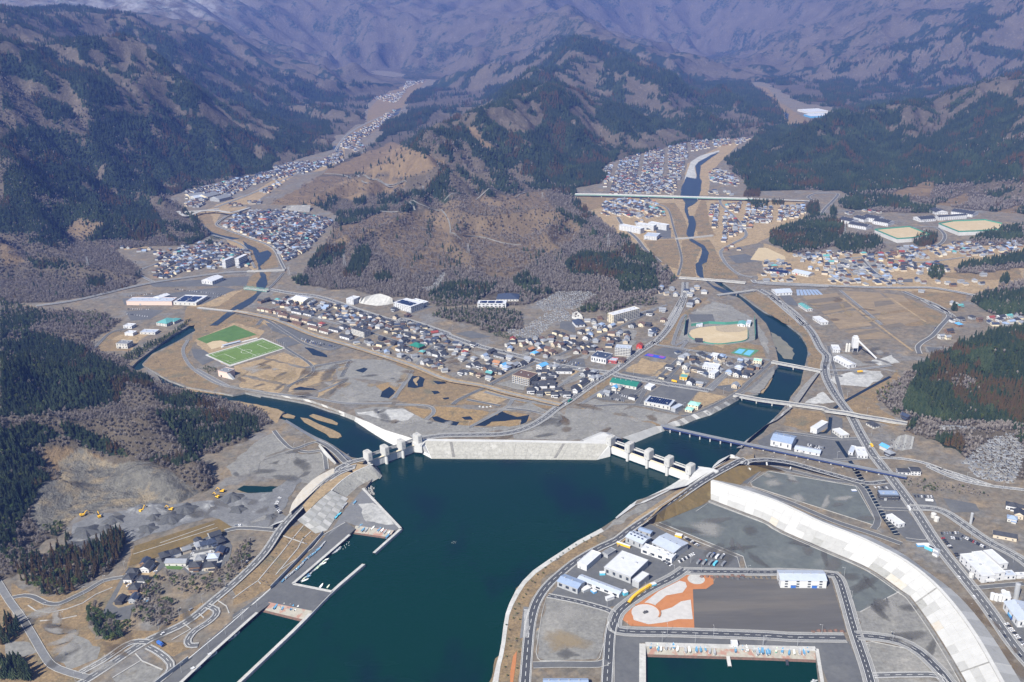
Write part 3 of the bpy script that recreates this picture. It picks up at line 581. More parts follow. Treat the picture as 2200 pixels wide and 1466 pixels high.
def terrain_attr(X, Y, Z):
    v = np.stack([X, Y, Z - CAMH], -1); k = FPX / np.maximum(v @ _F, 1.0); PXs = 1100 + k * (v @ _R); PYs = 733 - k * (v @ _U)
    jx = PXs + 14 * fbm(X, Y, 160, 3, 61) * np.minimum(1, k / 1.2 + .3); jy = PYs + 9 * fbm(X, Y, 160, 3, 67) * np.minimum(1, k / 1.2 + .3)
    n = fbm(X, Y, 420, 4, 41) + .25 * fbm(X, Y, 90, 3, 43)
    con = np.clip(.08 + n * 1.0 + .5 * fbm(X, Y, 150, 3, 47), 0, .8) * np.clip((Y - 2500) / 2500, .12, 1)
    con = np.where(con > .38, .85, con * .45)
    gap = fbm(X, Y, 110, 4, 45) + .5 * fbm(X, Y, 38, 2, 46)
    for p, w in DARK: m = inpoly(jx, jy, p); con = np.where(m, np.where(gap > -.42 - .5 * (w - .85), w, w * .25), con)
    e = np.clip(Y * .012, 26, 90); hc = height(X, Y) - .25 * (height(X + e, Y) + height(X - e, Y) + height(X, Y + e) + height(X, Y - e))
    con = np.where((hc > .05 * e) & (gap > .05) & (Y > 2300), np.maximum(con, .85), con)
    con = con * (1 - .42 * np.clip((Y - 6300) / 1500, 0, 1)); gap = np.where(Y > 6300, gap - .25, gap)
    con = np.where((gap > .46) & (con < .5) & (Y > 2300), .8, con)
    bare = np.zeros(X.shape)
    for p, w in BARE: m = inpoly(jx, jy, p); bare = np.where(m, w, bare); con = np.where(m, con * .1, con)
    snow = np.clip((Y - 7000) / 1600, 0, 1) * np.clip((-X / Y - .24) / .12, 0, 1) * np.clip((Z - 300) / 200, 0, 1) * .55 + .5 * np.clip((Y - 12500) / 2500, 0, 1) * np.clip((.08 - X / Y) / .2, 0, 1)
    snow *= np.clip(.1 + 1.2 * ridged(X, Y, 700, 3, 51), 0, 1)
    return con, np.clip(snow, 0, 1), bare
tc, ts, tb = terrain_attr(TX, TY, TZ)
rock = inpoly(TX, TY, [G(x, y, 8)[:2] for x, y in PX('A1 200,330 400,130 400,0 560,-60 800,-10 1060,20 1240,120 1420,190 1300,262 900,320 520,400 260,430')]) .astype(float)
ca = tm.color_attributes.new('cover', 'FLOAT_COLOR', 'POINT')
ca.data.foreach_set('color', np.stack([tc, ts, tb, rock], -1).astype(np.float32).ravel())
def terrain_mat():
    m = bpy.data.materials.new('mountain_slope'); m.use_nodes = True; n, l = nodes(m); b = n['Principled BSDF']; b.inputs['Roughness'].default_value = .95; b.inputs['Specular IOR Level'].default_value = .1
    at = n.new('ShaderNodeVertexColor'); at.layer_name = 'cover'; sp = n.new('ShaderNodeSeparateColor'); l.new(at.outputs[0], sp.inputs[0])
    geo = n.new('ShaderNodeNewGeometry')
    def noise(s, d=6, r=.62):
        t = n.new('ShaderNodeTexNoise'); t.inputs['Scale'].default_value = 1 / s; t.inputs['Detail'].default_value = d; t.inputs['Roughness'].default_value = r; l.new(geo.outputs['Position'], t.inputs['Vector']); return t.outputs[0]
    def mr(f, a, c, o0=0.0, o1=1.0):
        r = n.new('ShaderNodeMapRange'); r.inputs[1].default_value = a; r.inputs[2].default_value = c; r.inputs[3].default_value = o0; r.inputs[4].default_value = o1; l.new(f, r.inputs[0]); return r.outputs[0]
    def mix(f, a, c):
        x = n.new('ShaderNodeMix'); x.data_type = 'RGBA'; l.new(f, x.inputs[0])
        for k, v in ((6, a), (7, c)):
            if isinstance(v, tuple): x.inputs[k].default_value = (*v, 1)
            else: l.new(v, x.inputs[k])
        return x.outputs[2]
    bare_wood = mix(mr(noise(120), .35, .65), (.112, .094, .070), (.080, .070, .054)); bare_wood = mix(mr(noise(16, 4), .55, .7), bare_wood, (.150, .128, .105))
    ever = mix(mr(noise(40), .4, .62), (.015, .028, .018), (.032, .043, .022))
    cut = mix(mr(noise(25), .35, .65), (.215, .155, .090), (.155, .115, .072))
    col = mix(sp.outputs[2], bare_wood, cut)
    ad = n.new('ShaderNodeMath'); ad.operation = 'ADD'; l.new(sp.outputs[0], ad.inputs[0]); l.new(mr(noise(22, 5, .7), .3, .7, -.3, .3), ad.inputs[1])
    col = mix(mr(ad.outputs[0], .38, .58), col, ever)
    rk = mix(mr(noise(9), .35, .65), (.180, .174, .152), (.112, .110, .100)); rk = mix(mr(noise(35, 4), .5, .62), rk, (.26, .215, .145)); rk = mix(mr(noise(14, 6, .7), .56, .68), rk, (.065, .064, .06))
    col = mix(at.outputs[1], col, rk)
    sn = n.new('ShaderNodeMath'); sn.operation = 'MULTIPLY'; l.new(sp.outputs[1], sn.inputs[0]); l.new(mr(noise(160, 6, .7), .40, .60), sn.inputs[1])
    col = mix(sn.outputs[0], col, (.62, .64, .68)); l.new(col, b.inputs['Base Color'])
    bp = n.new('ShaderNodeBump'); bp.inputs['Strength'].default_value = .9; bp.inputs['Distance'].default_value = 15; l.new(noise(26, 8, .7), bp.inputs['Height']); l.new(bp.outputs[0], b.inputs['Normal'])
    return m
tm.materials.append(terrain_mat())

# ---------------------------------------------------------------- air: one closed box of pale haze round everything
HT = float(TZ.max()) + 30
hb = bmesh.new(); bmesh.ops.create_cube(hb, size=1.0)
for v in hb.verts: v.co = Vector((v.co.x * 29000, 9000 + v.co.y * 19000, -8.0 + (v.co.z + .5) * (max(HT, 640) + 8.0)))
hm = bpy.data.meshes.new('haze'); hb.to_mesh(hm); hb.free()
hz = bpy.data.materials.new('haze'); hz.use_nodes = True; n, l = nodes(hz); n.remove(n['Principled BSDF'])
pv = n.new('ShaderNodeVolumePrincipled'); pv.inputs['Color'].default_value = (.16, .28, .84, 1); pv.inputs['Density'].default_value = 6.8e-5; pv.inputs['Anisotropy'].default_value = 0.0
l.new(pv.outputs[0], n['Material Output'].inputs['Volume']); hm.materials.append(hz)
link('haze', hm, kind='stuff')

# ---------------------------------------------------------------- water and the plain
WATER = PX('P 180,2300 340,1512 394,1460 460,1398 A2 150,985 165,972 245,925 540,985 672,856 410,797 788,470 832,408 1090,440 1140,425 880,150 900,150 950,85 960,40 '
 'B2 1470,1330 1440,1290 1390,1268 1300,1256 1120,1138 1040,1108 950,1063 780,963 730,950 740,930 775,900 700,872 600,850 400,812 200,792 0,772 B1 1800,820 1500,782 1350,742 1290,692 1240,612 1140,545 1090,572 1020,563 '
 '1080,500 1200,410 1350,300 1460,240 1600,150 1760,110 1830,88 1850,95 1640,200 1500,280 1400,340 1300,390 1200,440 1120,520 1150,545 1240,600 1330,650 1480,705 1680,740 1720,745 1830,765 1930,745 2052,775 '
 'B2 480,745 650,775 800,800 960,830 1120,885 1340,945 1450,1010 1560,1060 1700,1110 1790,1120 1830,1150 B3 260,1190 700,1200 1200,1205 1640,1200 1680,1170 B4 260,1130 330,1100 600,1018 640,1005 740,968 880,940 1000,905 1180,800 1250,770 1390,752 1430,715 1480,640 1480,590 1540,545 '
 '1545,490 1530,410 1500,330 1480,260 1450,200 1390,140 1330,80 1250,10 1200,-20 1060,-110 990,-170 1020,-180 1110,-120 1300,10 1350,50 1440,110 1560,160 1620,210 1720,290 1770,370 1780,430 1760,520 1740,600 1720,690 1640,790 1620,835 1600,850 1430,1060 1330,1135 1250,1190 1190,1262 1060,1330 1030,1350 930,1400 880,1440 '
 'A3 1320,110 1240,150 1000,240 980,275 880,345 760,425 600,510 400,640 300,710 230,780 180,850 140,930 115,1000 100,1080 85,1200 70,1280 50,1350 25,1466 P 1020,1700 980,2300')
BASIN = PX('A3 1062,1200 1062,2600 A4 640,2600 500,1466 475,1238')
def make_plain():
    outer = [(-5200, 250), (5200, 250), (5200, 11000), (-5200, 11000)]
    holes = [[tuple(G(x, y)[:2]) for x, y in WATER], [tuple(G(x, y)[:2]) for x, y in BASIN]]
    vs = []; es = []
    for lp in [outer] + holes:
        i = len(vs); vs += [Vector(p) for p in lp]; es += [(i + k, i + (k + 1) % len(lp)) for k in range(len(lp))]
    ov, oe, of = delaunay_2d_cdt(vs, es, [], 0, 1e-4)[:3]
    cx = np.array([[sum(ov[i][k] for i in f) / len(f) for k in (0, 1)] for f in of])
    keep = ~(inpoly(cx[:, 0], cx[:, 1], holes[0]) | inpoly(cx[:, 0], cx[:, 1], holes[1]))
    b = MB(); b.mi('soil'); b.mi('oldconcrete')
    b.v = [(p[0], p[1], GZ) for p in ov]
    for f, k in zip(of, keep):
        if k: b.f.append(tuple(f) if cross2(ov[f[0]], ov[f[1]], ov[f[2]]) > 0 else tuple(f)[::-1]); b.m.append(0)
    for h in holes:
        for k in range(len(h)): a, c = h[k], h[(k + 1) % len(h)]; b.poly([(*a, GZ), (*c, GZ), (*c, -4), (*a, -4)], 'oldconcrete')
    return b.obj('ground', kind='structure')
make_plain()
sheet('sea', [(-1500, 200), (2000, 200), (2000, 3200), (-1500, 3200)], 0.0, 'water')
# ---------------------------------------------------------------- ground cover, lots and fields (flush sheets, each a few centimetres above the one below)
Z1, Z2, Z3 = GZ + .04, GZ + .20, GZ + .36
_pn = {}
RAGGED = {'dry_grass', 'tan_field', 'gravel_ground', 'rubble_ground', 'marsh', 'pond', 'reed_bed', 'sandbar', 'quarry_floor', 'valley_floor', 'river', 'bare_plot', 'pale_spill', 'sand_stain', 'islet', 'quarry_pond', 'damp_stain'}
def rag(P, amp):                                                    # natural ground has no ruled edges
    out = []
    for a, b in zip(P, P[1:] + P[:1]):
        n = max(1, min(14, int(np.linalg.norm(b - a) / 7)))
        for k in range(n): out.append(a + (b - a) * k / n)
    Q = np.array(out); ox = fbm(Q[:, 0], Q[:, 1], 19, 3, 201) * amp; oy = fbm(Q[:, 0], Q[:, 1], 19, 3, 207) * amp; Q[:, 0] += ox; Q[:, 1] += oy; return list(Q)
def patch(name, key, s, z=Z1):
    _pn[z] = _pn.get(z, 0) + 1; z += .0018 * (_pn[z] - 1); P = GX(s, z); return sheet(name, rag(P, 2.2 if name in ('river', 'pond', 'quarry_pond') else 5.5) if name in RAGGED else P, z, key)
for s in ('A1 0,830 60,900 200,1120 330,1340 600,1440 560,1466 -200,1800 -400,900', 'A1 80,800 300,900 560,830 830,740 900,560 1000,690 700,980 600,1080 640,1180 830,1130 1060,1110 1200,1020 1440,900 1620,750 1880,480 1888,560 1500,900 1420,1000 1260,1080 1000,1200 560,1400 360,1340 220,1120 60,860',
          'A2 0,750 330,470 470,380 640,480 600,560 200,870 0,960', 'A1 1020,1200 1260,1190 1290,1230 1180,1300 1040,1240', 'B2 80,130 200,90 380,130 560,170 620,200 520,280 380,200 80,330 0,480 -60,560 -20,460 60,280',
          'B1 1120,530 1200,460 1440,330 1500,380 1470,480 1560,560 1740,670 1680,730 1480,700 1330,640 1240,590', 'B1 740,420 830,260 920,270 1180,270 1100,330 1000,440 940,540 1000,570 1100,480 1200,400 1400,270 1500,180 1600,120 1760,80 1740,60 1500,180 1340,270 1100,420',
          'B3 0,790 100,830 280,845 460,850 880,800 700,690 500,640 350,580 200,540 0,500', 'B3 540,690 700,720 900,780 800,850 470,840', 'B3 600,690 1300,840 1310,880 1100,860 900,800 640,710', 'B4 0,860 400,960 700,1000 620,1010 300,960 0,880', 'B4 0,760 220,630 270,640 30,800', 'B4 560,380 680,220 800,120 880,60 960,0 1000,0 860,110 760,200 700,370', 'B4 1580,980 1660,870 1860,900 1930,930 1900,1060 1780,1050 1600,1010',
          'B5 150,1000 240,880 480,920 500,950 480,1050 360,1060 200,1010', 'B5 640,830 1010,620 1060,560 1100,700 880,840 1100,1000 1010,1010 700,900', 'C2 100,330 200,300 240,400 420,470 560,540 700,600 740,640 780,760 640,780 560,760 500,560 330,500 200,480',
          'C2 500,920 560,830 640,790 720,800 680,930 560,940', 'C2 0,1100 480,960 620,970 380,1130 60,1257 -20,1257', 'C4 720,220 830,260 900,380 890,500 1020,510 1010,420 960,300 900,220', 'C4 640,540 900,530 950,600 930,780 760,720', 'C4 960,540 1020,530 1130,600 1080,700 1080,850 950,840 970,700', 'C4 1120,200 1160,190 1180,300 1200,400 1250,500 1100,500 1060,400 1070,330', 'C4 1060,540 1200,530 1290,700 1450,860 1160,860 1130,740 1180,640', 'C4 1480,1000 1580,970 1800,1110 1950,1257 1860,1257 1700,1160', 'B4 1290,0 1470,0 1700,140 1850,330 1900,470 1890,560 1780,540 1790,420 1730,290 1560,150',
          'C4 80,160 330,170 290,260 100,300', 'C5 1150,1010 1240,1030 1500,1160 1500,1257 1000,1257 980,1100', 'B4 820,400 1180,330 1420,380 1450,470 1150,440', 'C5 1240,960 1700,990 1720,1040 1560,1110 1300,1030', 'C5 1400,830 1700,800 2150,760 2200,870 1700,870', 'D2 240,930 460,860 640,730 700,640 820,520 700,540 540,610 450,700 440,780 330,860', 'D3 760,450 850,460 920,540 1080,640 960,660', 'A3 0,1466 90,1250 130,950 240,790 560,560 740,470 800,490 700,560 400,750 280,930 240,1180 200,1466'):
    patch('dry_grass', 'drygrass', s)
for s in ('B2 60,340 380,195 620,260 580,310 330,540 160,450', 'B2 760,430 1030,520 960,550 620,470', 'B2 370,540 600,480 940,560 840,690 400,590', 'B2 430,620 780,690 730,760 420,700', 'B2 960,590 1180,560 1160,640 800,740 830,680', 'B2 1030,790 1260,650 1180,660 1040,740', 'B4 330,580 480,480 660,520 570,610', 'B4 860,800 930,740 1140,780 960,860', 'B4 560,620 620,580 710,600 640,660',
          'B4 1010,700 1100,630 1290,650 1220,740', 'B1 880,330 940,290 1190,275 1090,350 1030,420 1010,330', 'C2 250,270 520,250 420,320 260,310', 'C2 220,250 480,160 640,130 480,200 280,260', 'C2 30,1100 300,990 480,950 280,1090', 'C1 1000,580 1100,520 1250,570 1240,600 1050,620', 'A3 330,1100 450,1090 720,1180 700,1260 370,1230', 'B3 540,760 720,720 900,790 780,840', 'B2 560,180 620,160 900,300 1240,370 1160,400 850,320', 'C4 1600,820 1740,820 1800,880 1600,870'):
    patch('tan_field', 'tangrass', s)
for s in ('A1 360,1310 500,1160 700,1220 640,1320 480,1380', 'A1 0,1180 200,1200 240,1260 60,1340', 'A1 760,1440 970,1320 1100,1380 1060,1466 800,1500', 'A1 480,1150 560,1160 640,1200 540,1260', 'B2 600,1100 700,1060 820,1180 560,1280 560,1380 380,1400 320,1330', 'B2 560,1280 830,1200 900,1230 1080,1230 1100,1360 960,1466 560,1400', 'B2 1180,540 1300,480 1560,490 1780,580 1700,680 1400,640 1200,640', 'B2 1130,790 1280,640 1480,680 1620,810 1250,830', 'B2 1320,880 1480,860 1700,870 1860,950 2052,1000 2052,1070 1850,1100 1560,1040 1340,930',
          'B3 -200,860 60,870 200,960 260,970 600,1020 840,1040 600,1070 350,1080 200,1110 120,1100 -100,1080', 'B3 630,1030 900,1010 1060,990 1180,950 1300,890 1340,940 1240,1000 1000,1060 920,1060', 'B3 1350,870 1560,880 2052,1000 2052,1010 1760,1110 1640,1060 1480,1120 930,1110 920,1080 1100,1040 1300,960', 'B3 1430,830 1560,800 1840,850 1760,910', 'B4 0,840 60,800 340,850 240,920', 'B4 290,900 420,860 760,930 640,1000 500,970', 'B2 1140,510 1280,490 1180,560 980,570', 'B4 1300,740 1480,560 1540,540 1480,650 1400,750', 'B5 1270,380 1450,390 1470,420 1290,430',
          'B4 1000,240 860,120 1040,30 1160,60 1360,170 1460,320 1480,470 1400,340 1330,180 1220,170', 'C5 640,700 740,690 1000,720 960,820 760,830', 'B3 850,880 1060,830 1200,900 1060,900', 'B5 520,430 680,450 830,530 540,560', 'A3 860,360 1000,270 1070,250 1080,290 760,460'):
    patch('gravel_ground', 'gravel', s)
for s in ('A3 390,890 810,960 810,1010 740,1320 330,1300 320,1260 360,1000', 'A4 760,990 1050,850 1110,880 1340,1230 1450,1460 1380,1466 1260,1300 1100,1190 780,1130', 'B5 540,620 760,570 930,580 940,620 820,700 560,680', 'B5 320,820 470,740 560,820 480,840', 'B5 840,500 1010,450 1070,510 900,530', 'B2 1340,900 1700,870 1800,920 1700,1000 1560,960'):
    patch('rubble_ground', 'palegravel' if s[:2] != 'A3' and s[:2] != 'A4' else 'gravel', s, Z2)
for s in ('A4 810,1200 860,1190 1100,1240 1280,1380 1300,1400 870,1400 830,1340', 'A4 890,1440 1200,1440 1320,1466 1500,1700 900,1700'):
    patch('gravel_lot', 'gravel', s, Z2)
for s in ('A3 1150,390 1490,250 1888,400 1888,710 1740,700 1720,620', 'A4 0,350 230,450 600,610 850,730 1060,850 780,990 730,980 650,720 550,720 0,700', 'A4 40,110 160,35 760,140 890,390 870,400 60,140'):
    patch('gravel_lot', 'greenlot', s, Z2)
patch('dark_gravel_lot', 'darklot', 'A3 1380,835 1510,810 1540,750 1888,770 A4 240,770 240,830 560,830 580,760 690,1130 0,1130 A3 1390,1095', Z2)
for s in ('A2 640,460 760,380 830,430 640,600 410,800 670,855 540,985 245,925 150,985 0,1140 0,1010 250,840 430,690', 'A1 1000,1480 1260,1320 1400,1190 1888,780 1888,890 1760,985 1210,1480 1100,1600', 'A3 850,1150 1888,1180 A4 700,1190 830,1466 850,1560 640,1560 560,1466 475,1238 A3 1062,1200 1020,1200 1020,1600 850,1600', 'A3 440,850 560,700 860,530 900,480 1080,390 1400,560 1700,620 1690,700 1320,700 880,870 960,930 800,960 400,890'):
    patch('asphalt_yard', 'asphalt', s, Z2)
patch('triangular_pier', 'oldasphalt', 'A2 880,160 1130,425 1090,440 832,408 760,380 640,480 760,300', Z2)
patch('pale_spill', 'palegravel', 'A2 850,260 950,250 1060,330 1080,400 900,380', Z3)
for s in ('A4 880,290 900,150 980,120 1110,260 1090,300', 'A4 900,310 1100,310 1240,480 1220,520 1090,500', 'A4 1130,190 1270,200 1310,290 1180,280', 'A4 1340,220 1560,260 1590,310 1400,320', 'A4 1320,450 1450,450 1700,570 1888,660 1888,760 1540,770 1330,480', 'A4 1750,960 1888,900 1888,1240', 'B4 1380,1130 1530,1040 2052,1130 2052,1240 1420,1180', 'B5 40,1150 110,1050 760,1100 800,1260 480,1290', 'B4 1960,920 2052,950 2052,1090 1960,1080', 'B4 400,840 640,680 920,730 780,890 730,910', 'B4 90,790 200,690 480,700 380,800 220,810', 'B4 560,650 690,600 1010,650 960,710', 'B4 1020,700 1200,680 1230,720 1160,740', 'B4 310,590 530,640 560,620 330,580', 'B4 560,430 640,390 820,410 740,480', 'B2 620,195 740,210 1240,370 1140,410 900,330 680,260', 'B2 700,330 800,305 900,360 780,390', 'B2 40,400 140,410 240,480 130,530 60,470', 'B1 990,110 1190,90 1290,100 1180,170 1030,180', 'C1 1030,1030 1880,930 1990,950 1700,1080 1050,1080', 'C1 1250,900 2100,840 2080,920 1300,930', 'B3 1230,490 1480,470 1500,560 1330,540', 'B3 300,70 100,130 60,90 250,60', 'B3 470,280 600,260 760,310 600,320', 'B3 1300,180 1400,190 1420,280 1290,240', 'C5 100,960 180,940 300,1090 200,1080', 'C4 1350,670 1500,650 1640,710 1420,730', 'B5 1280,385 1450,400 1440,430 1310,430', 'B4 1780,1060 1960,1070 1900,1080', 'C5 1120,870 1260,860 1260,890 1150,890', 'C4 740,440 870,450 870,520 760,510', 'B4 840,130 1030,130 1050,190 860,190'):
    patch('asphalt_lot', 'asphalt', s, Z2)
# plots in the middle of the town, paler bare earth
for s in ('B3 780,680 900,650 1030,690 1000,730', 'B3 1300,650 1500,560 1560,600 1340,690', 'B3 1380,700 1460,650 1480,690 1370,740', 'B3 1340,540 1470,560 1380,620', 'B3 480,350 620,370 560,420 430,410', 'B3 600,420 720,430 700,480', 'B3 1100,320 1260,330 1300,380 1150,370', 'B3 1750,320 1900,340 1860,380 1700,370', 'B3 240,300 330,330 280,380 180,370', 'B2 1560,360 1700,380 1640,420', 'B2 1680,450 1880,440 1900,470 1800,510', 'B3 860,560 1000,520 1080,560 960,600', 'B4 1020,350 1150,350 1100,400', 'B3 1790,240 1900,260 1880,330 1760,290', 'B3 1420,440 1540,440 1500,480 1380,480'):
    patch('bare_plot', 'tangrass' if len(s) % 2 else 'gravel', s, Z2)
for s in ('B5 380,40 640,0 720,80 480,130', 'B5 700,20 1000,0 1130,90 850,130', 'B5 500,140 740,110 860,220 600,250', 'B5 870,140 1140,110 1280,170 1000,240', 'B5 640,260 900,240 1010,320 740,330', 'C5 330,1010 620,980 700,1060 420,1090', 'C5 640,960 980,980 1080,1060 740,1050', 'C5 1000,980 1180,1000 1240,1060 1110,1060'):
    patch('paddy_field', 'paddy', s, Z2)
for s in ('B5 400,60 660,30 700,70 450,110', 'B5 640,290 890,245 930,265 660,310', 'B5 870,30 1000,20 1040,50 880,70', 'B5 930,220 1080,195 1120,220 1000,240', 'C5 340,1040 640,1010 660,1040 380,1075'):
    patch('ploughed_paddy', 'paddydark', s, Z3)
for s in ('B5 620,0 1180,420', 'B5 1000,0 1280,190', 'B5 480,140 880,80', 'B5 590,240 1050,140'):
    p = PX(s); line_mark('farm_track', s, 4 if s[:6] in ('B5 620', 'B5 100') else 2, 'tangrass', Z3 + .17)
for s in ('C4 60,170 320,180 1560,190 2000,210 2000,340 1600,560 1300,620 1300,850 940,850 700,720 420,480 260,340', 'C2 0,330 120,300 250,250 560,230 900,0 940,-60 900,-60 560,130 300,300 240,400 700,560 780,760 560,790 300,500 150,400', 'C5 0,560 300,660 1000,640 1600,560 2200,520 2200,900 1700,1000 0,880', 'D3 400,1027 430,860 620,760 720,740 560,900 540,1027', 'D1 2000,1100 2200,940 2200,1020 2060,1090'): patch('valley_floor', 'tangrass', s, Z1 - .03)
# marsh, ponds
for s in ('B3 280,940 300,860 460,860 740,900 600,1010 430,1010', 'B3 620,1010 760,930 830,880 1040,920 1060,960 980,1010 800,1010', 'B3 60,860 160,860 280,890 220,950 190,940', 'B2 1480,700 1580,670 1700,660 1640,790 1500,800'):
    patch('marsh', 'marsh', s, Z1 + .02)
for s in ('B3 280,940 330,935 400,960 500,980 480,1010 420,1000 300,965', 'B3 620,1010 700,960 760,930 800,920 830,890 880,910 960,940 1050,920 1030,980 980,1000 990,960 900,960 860,970 760,975 700,1010', 'B3 520,940 590,930 610,960 540,960', 'B3 100,640 130,615 190,620 230,640 215,700 150,710 95,700', 'B3 275,735 330,733 350,750 300,760', 'B3 365,790 420,782 425,795 380,802', 'B2 1330,570 1400,550 1430,560 1390,590', 'B2 1540,740 1600,700 1650,740 1600,790 1530,780', 'B2 830,720 900,700 1000,715 1040,730 900,725', 'B2 930,390 1000,400 1110,450 1110,470 1000,450', 'B2 1590,630 1640,625 1640,640 1600,640', 'B3 290,655 380,660 400,675 330,680'):
    patch('pond', 'darkwater', s, Z2 + .02)
patch('islet', 'tangrass', 'B3 140,680 150,640 180,625 185,635 165,660 160,695', Z3 + .17)
patch('quarry_pond', 'water', 'A2 25,165 70,135 220,145 370,140 360,165 240,185 100,185', Z2)
_sn = [0]
def stain(P, key):
    _sn[0] += 1; P = rag([np.array([p[0], p[1], 0.0]) for p in P], 5.0); c = sum(P) / len(P); z = GZ + .62 + .0012 * _sn[0]; n = len(P); R = [[c + (p - c) * f for p in P] for f in (1.0, .72, .4)]
    V = [tuple((q_[0], q_[1], z)) for r in R for q_ in r] + [(c[0], c[1], z)]; F = []
    for r in range(2):
        for k in range(n): F.append((r * n + k, r * n + (k + 1) % n, (r + 1) * n + (k + 1) % n, (r + 1) * n + k))
    for k in range(n): F.append((2 * n + k, 2 * n + (k + 1) % n, 3 * n))
    me = bpy.data.meshes.new('ground_stain'); me.from_pydata(V, [], F); me.materials.append(M[key]); at = me.attributes.new('fade', 'FLOAT', 'POINT'); at.data.foreach_set('value', np.array([0.0] * n + [.38] * n + [.62] * n + [.7], np.float32)); link('ground_stain', me, kind='structure')
for s, k in (('A3 370,1110 450,1090 560,1120 690,1180 730,1215 700,1260 560,1255 400,1275 350,1200', 'stain_sand'), ('A3 400,940 520,910 680,960 650,1060 480,1090 410,1010', 'stain_pale'), ('A3 1320,400 1480,350 1620,430 1580,500 1420,490', 'stain_pale'), ('A4 280,210 380,180 440,240 340,280', 'stain_pale'), ('A4 100,110 220,80 270,130 150,160', 'stain_pale'), ('A4 800,960 930,880 1040,920 980,1030 850,1080 790,1030', 'stain_pale'), ('A4 850,900 960,890 1000,960 900,1000', 'stain_damp'), ('A4 1300,1220 1400,1290 1460,1420 1380,1400', 'stain_pale'), ('B3 680,900 900,840 1080,860 900,900', 'stain_pale'), ('B3 1360,900 1560,880 1620,970 1450,960', 'stain_pale'), ('B2 410,560 560,520 660,560 520,610', 'stain_pale'), ('B2 700,590 860,560 900,620 780,660', 'stain_sand'), ('B2 1430,600 1640,580 1740,640 1560,670', 'stain_pale'), ('B2 1180,720 1300,690 1440,760 1260,810', 'stain_pale'),
          ('B2 830,790 960,740 1020,760 900,830', 'stain_damp'), ('B2 820,690 900,640 1040,560 1060,590 900,690', 'stain_damp'), ('B2 1060,600 1190,500 1260,510 1180,560 1160,640 1040,710', 'stain_damp'), ('B2 920,1370 830,1300 860,1240 950,1290 1010,1350 930,1400', 'stain_damp'), ('B2 640,1310 740,1280 730,1320', 'stain_damp'), ('B3 1140,980 1260,890 1350,930 1290,1000 1070,1040', 'stain_damp'), ('A3 430,1270 540,1240 640,1290 520,1320', 'stain_damp')): stain(GX(s), k)
for s, n, ks in (('B3 -200,860 200,960 600,1030 900,1020 1300,890 2052,1010 1700,1110 900,1110 100,1100', 34, ('stain_pale', 'stain_damp', 'stain_soil')), ('A1 0,860 500,1000 640,1180 1060,1120 1400,940 1500,900 1000,1210 560,1420 360,1350', 22, ('stain_soil', 'stain_pale', 'stain_damp')), ('A3 1150,390 1490,260 1888,400 1888,700 1720,690', 9, ('stain_track', 'stain_damp')), ('A4 0,360 600,610 1040,850 780,970 640,720 0,700', 10, ('stain_track', 'stain_damp')), ('A4 60,120 160,50 740,150 860,380', 7, ('stain_track', 'stain_pale')), ('B2 370,540 600,480 940,560 1280,500 1780,580 1600,800 1000,780 420,690', 34, ('stain_pale', 'stain_damp', 'stain_sand', 'stain_soil')), ('B2 600,1100 820,1180 1100,1360 960,1466 400,1400 330,1330', 12, ('stain_pale', 'stain_damp')), ('B4 0,800 300,900 760,930 600,1010 0,900', 8, ('stain_pale', 'stain_soil')), ('B5 510,350 1180,450 1000,620 540,600', 16, ('stain_pale', 'stain_track', 'stain_damp')), ('A4 1480,860 1888,1330 1888,1466 1760,1330', 5, ('stain_soil',)), ('A1 500,400 900,310 1500,240 1850,220 1860,400 1450,350 900,500 480,560', 22, ('stain_pale', 'stain_damp', 'stain_track')), ('B4 1000,240 1040,40 1160,60 1460,320', 6, ('stain_pale',)), ('A4 760,990 1050,860 1340,1240 1300,1290 1100,1190', 8, ('stain_pale', 'stain_damp')), ('B3 300,340 900,460 700,640 200,540', 16, ('stain_soil', 'stain_pale', 'stain_track')), ('B3 900,440 1700,240 1900,330 1300,560', 16, ('stain_soil', 'stain_pale', 'stain_track')), ('C5 330,960 1500,1000 1300,1257 500,1257', 14, ('stain_soil', 'stain_sand'))):
    P = np.array([g[:2] for g in GX(s)]); lo, hi = P.min(0), P.max(0); k = 0
    while k < n:
        q_ = lo + (hi - lo) * np.array([rnd.random(), rnd.random()])
        if not inpoly(q_[:1], q_[1:], P)[0]: k += .02; continue
        k += 1; a_ = rnd.random() * 3.1; L, W_ = rnd.uniform(9, 26), rnd.uniform(4, 10); stain([(q_[0] + L * math.cos(t) * math.cos(a_) - W_ * math.sin(t) * math.sin(a_), q_[1] + L * math.cos(t) * math.sin(a_) + W_ * math.sin(t) * math.cos(a_)) for t in np.linspace(0, 2 * math.pi, 13)[:-1]], rnd.choice(ks))
